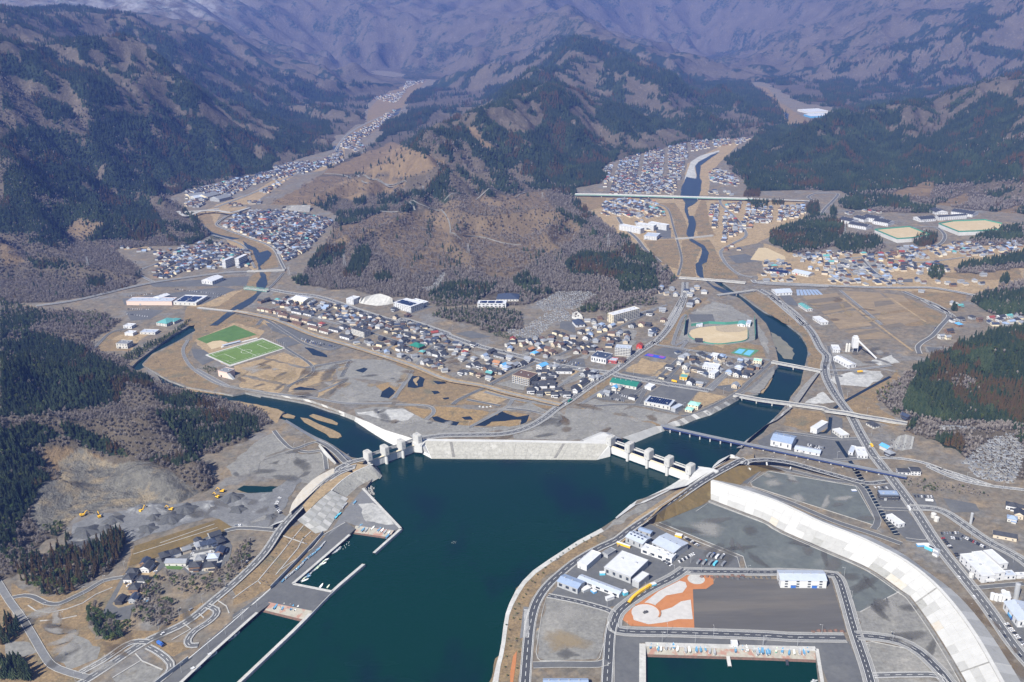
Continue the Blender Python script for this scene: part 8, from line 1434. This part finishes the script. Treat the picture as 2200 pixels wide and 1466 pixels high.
# ---------------------------------------------------------------- vehicles, boats, lamps, pylons
def hitp(px, py):
    d = ray(px, py)
    for t in np.linspace(700, 5000, 1600):
        q = d * (t / d[1])
        if CAMH + q[2] < height(q[0], q[1]): return np.array([q[0], q[1], float(height(q[0], q[1]))])
    return G(px, py)
dm('carwhite', (.75, .75, .76), rough=.3, spec=.5); dm('carblack', (.015, .015, .018), rough=.25, spec=.5); dm('carsilver', (.38, .39, .41), rough=.3, metal=.4); dm('carred', (.35, .025, .02), rough=.3, spec=.5); dm('carblue', (.03, .08, .28), rough=.3, spec=.5); dm('hullwhite', (.72, .74, .74), rough=.5); dm('hullblue', (.11, .27, .42), rough=.5); dm('hullgreen', (.20, .50, .36), rough=.5); dm('hullcream', (.62, .62, .50), rough=.5)
CM = {}
def car_meshes(key):
    if key in CM: return CM[key]
    def lof(rings, k, b):
        for a, c in zip(rings[:-1], rings[1:]):
            for i in range(4): b.poly([a[i], a[(i + 1) % 4], c[(i + 1) % 4], c[i]], k)
        b.poly(rings[-1], k)
    R = lambda x0, x1, y, z: [(x0, -y, z), (x1, -y, z), (x1, y, z), (x0, y, z)]
    b = MB(); lof([R(-2.1, 2.1, .8, .35), R(-2.2, 2.25, .88, .65), R(-2.15, 2.15, .84, .95)], key, b); body = b.mesh('body')
    c = MB(); lof([R(-1.75, 1.15, .80, .95), R(-1.35, .55, .64, 1.45)], 'glass', c); c.poly(R(-1.3, .5, .62, 1.47), key); cab = c.mesh('cabin'); w = MB(); w.tube((0, -.12, .32), (0, .12, .32), .32, .32, 'tyre', 8); CM[key] = (body, cab, w.mesh('wheel')); return CM[key]
CK = {'w': ('carwhite', 'white'), 'k': ('carblack', 'black'), 's': ('carsilver', 'silver'), 'r': ('carred', 'red'), 'b': ('carblue', 'blue')}
def cars(desc, rows, colors, wheels=True):
    seen = {}
    for crop, a, c, n, ori in rows:
        pa_, pc_ = PX('%s %s %s' % (crop, a, c)); o = PX('%s %s' % (crop, ori)); d = G(*o[1]) - G(*o[0]); rz = math.atan2(d[1], d[0])
        for k in range(n):
            t = k / max(1, n - 1); p = G(pa_[0] + (pc_[0] - pa_[0]) * t, pa_[1] + (pc_[1] - pa_[1]) * t, GZ + .36); q = colors[rnd.randrange(len(colors))]; seen[q] = seen.get(q, 0) + 1; m = car_meshes(CK[q][0])
            lab = (NTH[min(29, seen[q] - 1)] + ' ' if len(rows) * n > 1 else '') + CK[q][1] + ' car ' + desc
            r = link('parked_car', None, None, tuple(p), rz + rnd.choice([0, math.pi]), lab, 'car', 'cars ' + desc); link('body', m[0], r); link('cabin', m[1], r)
            if wheels:
                for x in (-1.3, 1.35):
                    for y in (-.78, .78): link('wheel', m[2], r, (x, y, 0))
cars('in the lot beside the white cold stores', [('A4', '1332,462', '1442,458', 7, '1340,460 1345,475'), ('A4', '1470,482', '1622,556', 13, '1500,490 1490,505'), ('A4', '1340,495', '1392,560', 6, '1340,500 1360,498'), ('A4', '1398,492', '1460,502', 5, '1400,490 1405,505'), ('A4', '1428,600', '1444,628', 3, '1430,600 1450,598')], 'wwkkskrs')
cars('among the terrace houses', [('A1', '1030,650', '1050,720', 3, '1030,650 1045,645'), ('A1', '855,800', '880,830', 3, '855,800 870,790'), ('A1', '1290,620', '1310,580', 3, '1290,620 1305,615'), ('A1', '1400,600', '1470,560', 4, '1400,600 1410,610')], 'wwsk'); cars('driving on the main road', [('A4', '1860,1290', '1450,760', 5, '1700,1060 1600,930'), ('B5', '905,1285', '700,950', 4, '800,1140 760,1070'), ('B5', '560,740', '488,470', 4, '500,610 490,560'), ('B5', '400,310', '120,20', 3, '300,180 250,130')], 'wwksk'); cars('driving on the coast road', [('A1', '1100,1140', '1860,490', 5, '1300,1030 1440,915')], 'wks'); cars('driving on the main street', [('B3', '1340,835', '1900,442', 5, '1380,800 1550,680'), ('B3', '650,378', '1450,560', 5, '900,440 1100,490')], 'wwks'); cars('along the lower right edge lot', [('A4', '1772,1075', '1885,1215', 10, '1780,1080 1800,1078')], 'wkksw'); cars('before the widest seafront factory', [('A3', '1288,655', '1385,602', 9, '1300,640 1310,655'), ('A3', '1180,642', '1232,678', 6, '1180,640 1195,632')], 'wwksk'); cars('behind the widest seafront factory', [('A3', '1330,492', '1418,545', 7, '1340,490 1355,484')], 'wsk')
cars('beside the quarry entrance', [('A2', '318,222', '296,262', 4, '300,220 315,222'), ('A2', '292,275', '325,325', 6, '300,280 312,274'), ('A2', '18,410', '52,408', 4, '20,400 25,415')], 'wwsk'); cars('in the lot by the turf pitches', [('B2', '912,325', '1160,385', 18, '930,320 925,335'), ('B2', '935,345', '1060,375', 7, '930,320 925,335')], 'wwsskb')
cars('in the lot behind the grey-blue hall', [('B5', '352,1160', '480,1185', 13, '360,1150 355,1165'), ('B5', '360,1178', '440,1195', 6, '360,1150 355,1165')], 'wkks'); cars('in the yard below the green hall', [('B4', '225,795', '330,815', 8, '230,780 225,795'), ('B4', '250,745', '300,755', 4, '230,780 225,795'), ('B4', '300,770', '370,785', 5, '230,780 225,795')], 'wwkks')
cars('in the lot before the columned hall', [('B3', '1270,490', '1460,520', 10, '1270,480 1262,495'), ('B3', '1300,512', '1420,532', 5, '1270,480 1262,495')], 'kswb', False); cars('in the supermarket car park', [('C1', '1480,950', '1900,1000', 22, '1500,950 1495,965'), ('C1', '1700,1030', '1860,1010', 8, '1700,1030 1710,1040'), ('C1', '1090,1010', '1280,990', 10, '1100,1010 1105,1022')], 'wwsk', False); cars('on the asphalt lot below the supermarket', [('B1', '1010,90', '1170,95', 10, '1010,90 1005,105'), ('B1', '1000,130', '1160,150', 9, '1010,90 1005,105')], 'wwsk', False)
cars('outside the black office by the canal', [('A4', '880,150', '960,155', 4, '880,150 890,160'), ('A4', '1152,212', '1260,214', 6, '1150,210 1155,222')], 'wwk'); cars('in the clinic block of town', [('B4', '800,650', '880,668', 5, '800,650 795,662'), ('B4', '1120,520', '1180,500', 4, '1120,520 1130,530')], 'wks', False); cars('beside the school grounds', [('C5', '1340,440', '1440,470', 7, '1340,440 1335,452')], 'wsk', False)
LT = {}
def lorry(label, s, ori, key, box, grp=None):
    p = G(*PX(s)[0], GZ + .36); o = PX(ori); d = G(*o[1]) - G(*o[0]); r = thing('lorry', label, 'lorry', tuple(p), math.atan2(d[1], d[0]), grp)
    k = (key, box)
    if k not in LT:
        c = MB(); c.box((3.6, 0), 1.9, 2.3, .7, 2.8, key); g = MB(); g.box((4.58, 0), .1, 2.0, 1.7, 2.6, 'glass'); b = MB(); b.box((-.9, 0), 6.8, 2.4, 1.0, 3.3, box); w = MB(); w.tube((0, -.2, .5), (0, .2, .5), .5, .5, 'tyre', 10); LT[k] = (c.mesh('cab'), g.mesh('windscreen'), b.mesh('cargo_box'), w.mesh('wheel'))
    m = LT[k]; link('cab', m[0], r); link('windscreen', m[1], r); link('cargo_box', m[2], r)
    for x in (-3, -1.8, 3.5):
        for y in (-1.05, 1.05): link('wheel', m[3], r, (x, y, 0))
for i, (x, y, k, bx) in enumerate(((1488, 615, 'carsilver', 'roofgrey'), (1514, 617, 'carblue', 'roofgrey'), (1546, 625, 'carsilver', 'white'), (1580, 625, 'carwhite', 'roofgrey'))): lorry(['grey lorry', 'blue-cabbed grey lorry', 'white box lorry', 'white-cabbed grey lorry'][i] + ' in the back row of the seafront lorry park', 'A3 %d,%d' % (x, y), 'A3 1490,635 1530,590', k, bx, 'lorries parked by the seafront works')
for i, (x, y, k, bx) in enumerate(((1420, 662, 'carred', 'roofgrey'), (1458, 665, 'cyan', 'roofgrey'), (1500, 668, 'carsilver', 'roofgrey'), (1532, 672, 'cyan', 'cyan'), (1586, 675, 'carsilver', 'roofgrey'))): lorry(['red-cabbed grey lorry', 'turquoise-cabbed lorry', 'silver lorry third from the left', 'turquoise tarpaulin lorry', 'silver lorry standing apart at the right'][i] + ' in the front row of the lorry park', 'A3 %d,%d' % (x, y), 'A3 1490,635 1530,590', k, bx, 'lorries parked by the seafront works')
for lab, s, o, k, bx in (('green lorry on the main street by the sea road', 'B3 1372,818', 'B3 1372,818 1430,780', 'hullgreen', 'roofgreen'), ('yellow-green bus on the main road by the filling station', 'B5 850,1168', 'B5 850,1168 830,1140', 'hullgreen', 'yellow'), ('white lorry on the main road at the lot corner', 'A4 1110,298', 'A4 1110,298 1090,260', 'carwhite', 'white'), ('white lorry by the batch of white tanks', 'A4 1245,245', 'A4 1245,245 1285,246', 'carwhite', 'white'), ('white tanker by the wall of the cold stores', 'A4 1655,788', 'A4 1655,788 1690,786', 'carwhite', 'white'), ('blue lorry below the right edge hall', 'A4 1795,1030', 'A4 1780,1010 1800,1040', 'carblue', 'roofsky'), ('blue lorry on the concrete ramp by the lower left road', 'A1 1085,1215', 'A1 1070,1205 1110,1230', 'carblue', 'bluepaint'), ('black lorry on the river road bridge corner', 'B5 480,552', 'B5 480,552 476,520', 'carblack', 'roofdark'), ('dark lorry on the coast road above the slab slope', 'A2 434,318', 'A2 420,330 450,305', 'orange', 'darkwall'), ('yellow lorry in the middle of the right block', 'B4 728,664', 'B4 710,660 750,668', 'yellow', 'yellow'), ('yellow machine on the pale yard by the river road', 'B5 760,588', 'B5 740,590 780,585', 'yellow', 'yellow')): lorry(lab, s, o, k, bx)
BM = {}
def boat_meshes(key, cover, big):
    k = (key, cover, big)
    if k in BM: return BM[k]
    b = MB(); st = ((-3.6, .95, .0), (-2, 1.12, .0), (0, 1.15, .05), (2, .9, .2), (3.4, .35, .45), (4.1, .02, .6)); out = [[(x, w, .95 + s) for x, w, s in st], [(x, w * .55, -.35 + s * .6) for x, w, s in st]]
    for sg in (1, -1):
        for i in range(len(st) - 1): q = [(x, y * sg, z) for x, y, z in (out[0][i], out[0][i + 1], out[1][i + 1], out[1][i])]; b.poly(q if sg > 0 else q[::-1], key)
    b.poly([(-3.6, .95, .95), (-3.6, -.95, .95), (-3.6, -.52, -.35), (-3.6, .52, -.35)], key); hull = b.mesh('hull')
    d = MB()
    for i in range(len(st) - 1): d.poly([(st[i][0], -st[i][1] * .93, .72 + st[i][2]), (st[i + 1][0], -st[i + 1][1] * .93, .72 + st[i + 1][2]), (st[i + 1][0], st[i + 1][1] * .93, .72 + st[i + 1][2]), (st[i][0], st[i][1] * .93, .72 + st[i][2])], cover)
    deck = d.mesh('deck'); m = MB(); m.box((-3.8, 0), .5, .5, .2, 1.5, 'darkwall'); mo = m.mesh('outboard_motor'); c = None
    if big: c_ = MB(); c_.box((-.8, 0), 1.9, 1.5, .8, 2.5, 'white'); c_.box((-.8, 0), 1.95, 1.55, 1.7, 2.2, 'glass'); c_.box((-.8, 0), 2.1, 1.7, 2.5, 2.62, 'white'); c_.tube((-2.2, 0, .8), (-2.2, 0, 4.4), .07, .05, 'white', 5); c = c_.mesh('cabin')
    BM[k] = (hull, deck, mo, c); return BM[k]
BK = {'w': ('hullwhite', 'greywall', 'white'), 'b': ('hullwhite', 'hullblue', 'white boat with blue cover'), 'B': ('hullblue', 'hullblue', 'blue'), 'g': ('hullgreen', 'hullcream', 'green'), 'c': ('hullcream', 'hullwhite', 'cream'), 't': ('cyan', 'cyan', 'turquoise')}
def boats(desc, crop, ori, items, z, big=False, scale=1.0):
    a = PX(crop + ' ' + ori); d = G(*a[1]) - G(*a[0]); rz0 = math.atan2(d[1], d[0]); seen = {}
    its = [t.split(',') for t in items.split()]; tot = {}
    for q in its: c = q[2] if len(q) > 2 else 'w'; tot[c] = tot.get(c, 0) + 1
    for q in sorted(its, key=lambda q: float(q[0])):
        c = q[2] if len(q) > 2 else 'w'; o = CROPS[crop]; seen[c] = seen.get(c, 0) + 1; p = G(o[0] + float(q[0]) * o[2], o[1] + float(q[1]) * o[2], z); m = boat_meshes(BK[c][0], BK[c][1], big); nm = BK[c][2]; nm = nm if 'boat' in nm else nm + ' boat'
        lab = (NTH[seen[c] - 1] + ' ' if tot[c] > 1 else '') + nm + (' from the left ' if tot[c] > 1 else ' ') + desc; k = scale * rnd.uniform(.85, 1.15)
        r = link('boat', None, None, tuple(p), rz0 + rnd.uniform(-.15, .15), ' '.join(lab.split()[:16]), 'boat', 'boats ' + desc, None, (k, k, k)); link('hull', m[0], r); link('deck', m[1], r); link('outboard_motor', m[2], r)
        if m[3]: link('cabin', m[3], r)
boats('moored in the left harbour basin', 'A2', '540,715 600,690', '690,592 702,580 712,566 560,700,g 572,690,g 588,676,c 600,662,g 622,648,c 546,716 564,704,g 516,742 492,752,B 502,760,b 468,778,g 488,782,c 476,772 580,688,g 608,672,c', 0, scale=1.15); boats('floating alone at the bottom of the left basin', 'A2', '590,830 612,800', '598,820,c 645,822,g', 0)
boats('lying on the lower left slipway', 'A2', '280,970 305,940', '290,958,B 336,950,c 338,968,b 382,956 402,965,B 432,970,c', 2.2); boats('lying on the slipway of the triangular pier', 'A2', '850,425 875,400', '860,414,b 880,438,b 904,438 946,428,c 990,438,b 1010,442,c 1030,452 1056,457,c 1046,482,B 868,410,b', 2.4)
boats('stored along the wall of the left harbour', 'A2', '340,780 600,540', '340,782,B 352,770,b 366,758,w 382,746 396,735,w 410,722 424,710,c 438,700,b 452,688 468,672 482,650,b 494,640,w 506,630,B 520,620,w 534,610,b 548,600,b 578,572,b 598,550 616,528,w 700,352,t 718,335,t 746,284 760,268 824,254,b', GZ + .5, scale=1.05)
boats('moored at the lower left quay', 'A1', '1540,1175 1610,1130', '1568,1172 1592,1150', 0, True, 1.35); boats('moored below the first pair of quay boats', 'A1', '1400,1310 1460,1275', '1430,1292', 0, True, 1.35); boats('moored at the quay near the bottom edge', 'A1', '1280,1415 1345,1365', '1316,1390', 0, True, 1.6)
boats('on the right harbour slipway', 'A3', '1095,1245 1097,1205', '1096,1226,B 1140,1228,g 1146,1244,b 1164,1244,c 1200,1232 1226,1232 1250,1226,b 1276,1244,c 1330,1250 1356,1248,c 1404,1248,b 1432,1248,B 1464,1244,b 1494,1258 1526,1264 1668,1250,B 1715,1238,b 1746,1242,c 1790,1246 1815,1266 1826,1258,b 1850,1258,B 1880,1268,b', 2.6); boats('at the right end of the right harbour slipway', 'A4', '85,1280 86,1240', '12,1244 60,1246,g 84,1268 120,1258,b 156,1264,B 168,1266,b 214,1252,g 254,1256,b 300,1268,B 334,1266,c 370,1262 400,1266,b 426,1252,B', 2.6); boats('moored at the right wall of the harbour', 'A4', '450,1466 500,1460', '468,1464', 0, True)
# street lamps
lm = MB(); lm.tube((0, 0, 0), (0, 0, 11), .17, .11, 'metal', 6); LPOLE = lm.mesh('pole'); lm = MB(); lm.tube((0, 0, 10.9), (2.0, 0, 11.2), .09, .08, 'metal', 5); lm.tube((0, 0, 10.9), (-.6, 0, 11.0), .08, .07, 'metal', 5); LARM = lm.mesh('arm'); lm = MB(); lm.box((2.2, 0), .9, .35, 11.1, 11.3, 'white'); LHEAD = lm.mesh('lamp_head')
def lamps(desc, s, rz=0.0, h=1.0, z=GZ):
    for i, (x, y) in enumerate(sorted(PX(s), key=lambda q: q[0])):
        r = link('street_lamp', None, None, tuple(G(x, y, z)), rz + rnd.uniform(-.2, .2), (NTH[i] + ' ' if len(PX(s)) > 1 else '') + 'grey lamp post from the left ' + desc, 'street lamp', 'lamp posts ' + desc, None, (1, 1, h)); link('pole', LPOLE, r); link('arm', LARM, r); link('lamp_head', LHEAD, r)
lamps('along the lower left coast road', 'A1 1075,1115 1215,1030 1370,935 1522,830 1640,700 705,1355', .6); lamps('along the lower left quay', 'A1 1645,1045 1525,1145 1410,1245 1228,1405 510,1464 A2 165,960 62,1045', .6); lamps('along the hill lane below the wood', 'A1 420,1055 567,880 705,805 842,705 305,990'); lamps('along the park road', 'A3 935,1130 1208,1142 1520,1155 800,972 1058,862 1253,745', 1.5); lamps('along the lot road behind the park', 'A3 1437,722 1750,738 1365,662'); lamps('above the right slipway', 'A3 1172,1198 1395,1202 1855,1222 A4 122,1215 355,1230'); lamps('along the road right of the white warehouse', 'A4 672,752 722,912 765,1098 835,1278 520,1142 1000,1192', 3.0); lamps('along the upland road', 'A4 1455,442 1530,492 1655,562 1815,657 1345,92 1500,100 1745,170'); lamps('along the grassed bank of the right floodgate', 'B4 1490,1310 1735,1352 1960,1402 1305,1380'); lamps('along the sea road behind the middle seawall', 'B3 575,1032 682,1088 775,1078 975,1032 1150,992'); lamps('along the main street', 'B3 1640,682 1580,732 1515,792 1400,812 1320,830 B4 690,170 700,110 632,360'); lamps('around the main crossing', 'B3 1755,610 1640,540 1300,640 1060,460'); lamps('along the main road bend', 'B5 540,640 660,790 815,920 850,1090 1080,950 580,1270'); lamps('beside the turf pitches', 'B2 150,268 672,282 770,395 740,500 855,520'); lamps('along the right block streets', 'B4 110,725 305,810 565,885 800,880 1115,760 965,720 1260,520 405,612 1155,670')
lamps('on the inner bank of the left river', 'B2 935,1185 1270,1290 850,1200 990,590 1640,780'); lamps('along the town road', 'B3 110,500 230,300 445,260 735,380 860,420 620,440 1000,440 390,440 510,560 405,590 330,560 700,680')
# steel lattice pylons on the hill
def pylon(label, s, h, on=True, w=3.0):
    x, y = PX(s)[0]; p = hitp(x, y) if on else G(x, y); r = thing('pylon', label, 'pylon', tuple(p)); b = MB()
    for sx in (-1, 1):
        for sy in (-1, 1): m = MB(); m.tube((sx * w, sy * w, 0), (sx * .5, sy * .5, h), .24, .14, 'metal', 4); m.obj('leg', r)
    lv = [0, .22, .42, .6, .76, .9]
    for a, c in zip(lv[:-1], lv[1:]):
        wa, wc = w + (.5 - w) * a, w + (.5 - w) * c
        for q in range(4): P = [(-1, -1), (1, -1), (1, 1), (-1, 1)]; u, v = P[q], P[(q + 1) % 4]; b.tube((u[0] * wa, u[1] * wa, h * a), (v[0] * wc, v[1] * wc, h * c), .11, .11, 'metal', 3); b.tube((u[0] * wa, u[1] * wa, h * a), (v[0] * wa, v[1] * wa, h * a), .11, .11, 'metal', 3)
    b.obj('bracing', r)
    for z in (.78, .88, .97): m = MB(); m.tube((-4, 0, h * z), (4, 0, h * z), .15, .15, 'metal', 4); m.obj('crossarm', r)
pylon('tall lattice pylon on the right shoulder of the centre hill', 'C3 1795,595', 36); pylon('lattice pylon in the middle of the centre hill slope', 'C3 612,640', 22); pylon('lattice pylon on the left flank of the centre hill', 'C2 1338,750', 28); pylon('lattice pylon at the left foot of the centre hill', 'C2 872,860', 30); pylon('lattice pylon on the crest behind the left cut slope', 'C2 2002,135', 20); pylon('lattice pylon on the brown left ridge', 'C1 745,760', 24); pylon('thick grey radio tower before the school', 'C5 685,495', 34, False, 2.6); pylon('lattice pylon on the hill top right of the summit road', 'C3 1240,180', 18)
# hill-foot slopes sprayed with concrete
slope('rock_slope', 'C2 1480,1020 1560,1000 1630,985 1700,1005 1740,1025', 'C2 1440,1062 1520,1078 1610,1090 1700,1080 1745,1070', 15, GZ, 'concrete', 10, label='grey sprayed concrete slope at the foot of the centre hill', cat='rock slope'); slope('rock_slope', 'C2 820,250 920,240 1050,238', 'C2 800,272 920,290 1040,300', 14, GZ, 'oldconcrete', 8, label='grey concrete slope above the dense red-roofed town', cat='rock slope'); slope('rock_slope', 'B3 1390,120 1430,105 1470,140', 'B3 1385,165 1430,172 1475,165', 10, GZ, 'concrete', 6, label='pale rock slope among the graves', cat='rock slope'); slope('rock_slope', 'B5 1060,1090 1120,1075 1190,1095', 'B5 1000,1180 1090,1205 1170,1190', 5.5, GZ, 'oldconcrete', 8, rows=5, pkey=['oldconcrete', 'panelc', 'oldconcrete'], label='stepped pale block slope beside the right cemetery', cat='rock slope'); slope('retaining_wall', 'C2 370,290 450,285 545,250', 'C2 370,302 450,300 545,268', 9, GZ, 'newconcrete', 6, label='white retaining wall beside the left viaduct', cat='wall')
# goals, floodlights of the turf ground, stand between the pitches
p0, p1 = G(*PX('B2 280,395')[0]), G(*PX('B2 560,325')[0]); d = p1 - p0; r = thing('grandstand', 'long low roofed stand between the two turf pitches', 'stand', tuple(p0), math.atan2(d[1], d[0])); L = float(np.linalg.norm(d)); m = MB(); m.box((L / 2, 0), L, 5, 0, 2.2, 'offwhite'); m.obj('bench_row', r); m = MB(); m.box((L * .28, .6), L * .5, 6, 4.2, 4.5, 'roofpale'); m.obj('roof', r)
for k in range(6): m = MB(); m.box((L * (.05 + .09 * k), 2.6), .4, .4, 2.2, 4.2, 'metal'); m.obj('post', r)
r = thing('net_fence', 'tall pale posts with a thin net at the right end of the turf pitch', 'fence', tuple(G(*PX('B2 690,350')[0])))
for k in range(7): q = G(*PX('B2 %d,%d' % (690 + k * 16, 352 + k * 7))[0]); m = MB(); m.tube(q, q + np.array([0, 0, 8]), .14, .12, 'metal', 4); place(m.obj('post', r), r)
for i, u in enumerate((.06, .94)): q = bq(u, .5); g = thing('goal', ('left' if i == 0 else 'right') + ' white goal of the turf pitch', 'goal', tuple(q)); m = MB(); a = bq(u, .44) - q; c = bq(u, .56) - q; m.tube(a, a + np.array([0, 0, 2.4]), .15, .15, 'white', 4); m.tube(c, c + np.array([0, 0, 2.4]), .15, .15, 'white', 4); m.tube(a + np.array([0, 0, 2.4]), c + np.array([0, 0, 2.4]), .15, .15, 'white', 4); m.obj('frame', g)
# shrubs planted along the seafront strip, dark piles, drifting gulls on the bay
for i, (x, y) in enumerate(PX('A3 120,1085 140,1120 165,1040 175,980 205,945 190,1010 230,900 262,850 250,880 290,790 330,745 310,800 380,700 420,655 370,735 460,640 500,600 480,625 540,575 590,545 570,570 640,520 690,495 660,525 740,480 130,1180 185,1180 145,1230 120,1300 205,1270 110,1370 190,1380 125,1430')):
    v = TREE['evergreen'][i % 2]; r = link('shrub', None, None, tuple(G(x, y)), i * 1.3, 'small dark shrub planted in the dry grass strip along the seafront road', 'shrub', 'shrubs planted along the seafront strip', None, (.30, .30, .32)); link('trunk', v[0], r); link('crown', v[1], r)
for i, (s, lab, n, key) in enumerate((('A3 1600,752', 'row of dark soil heaps along the lot road, left part', 9, 'wetramp'), ('A4 60,762', 'row of dark soil heaps along the lot road, right part', 8, 'crushed'), ('A4 580,1120', 'dark and reddish heaps at the front edge of the gravel lot', 6, 'wetramp'), ('B3 720,860', 'white sand heap on the lane by the marsh', 4, 'palegravel'))):
    p = G(*PX(s)[0]); m = MB()
    for k in range(n): q = (p[0] + (k - n / 2) * 5.5, p[1] + rnd.uniform(-1.5, 1.5)); m.tube((q[0], q[1], GZ), (q[0] + .4, q[1], GZ + rnd.uniform(1.2, 2.2)), rnd.uniform(2, 3.2), .5, key, 8)
    m.obj('soil_heap', label=lab, cat='heap', kind='stuff')
m = MB()
for k in range(10): q = G(*PX('A2 %.0f,%.0f' % (1475 + 80 * k / 22 + rnd.uniform(-6, 6), 525 - 20 * k / 22 + rnd.uniform(-10, 10)))[0], .05); m.box(q, .4, .22, 0, .3, 'white', rnd.random() * 3)
m.obj('gull_flock', kind='stuff')
m = MB()
for k in range(24): q = G(*PX('A2 %.0f,%.0f' % (700 + rnd.random() * 90, 575 - rnd.random() * 70))[0], .1); m.tube((q[0], q[1], -.1), (q[0], q[1], .35), .45, .3, 'white', 6)
m.obj('mooring_buoys', kind='stuff')
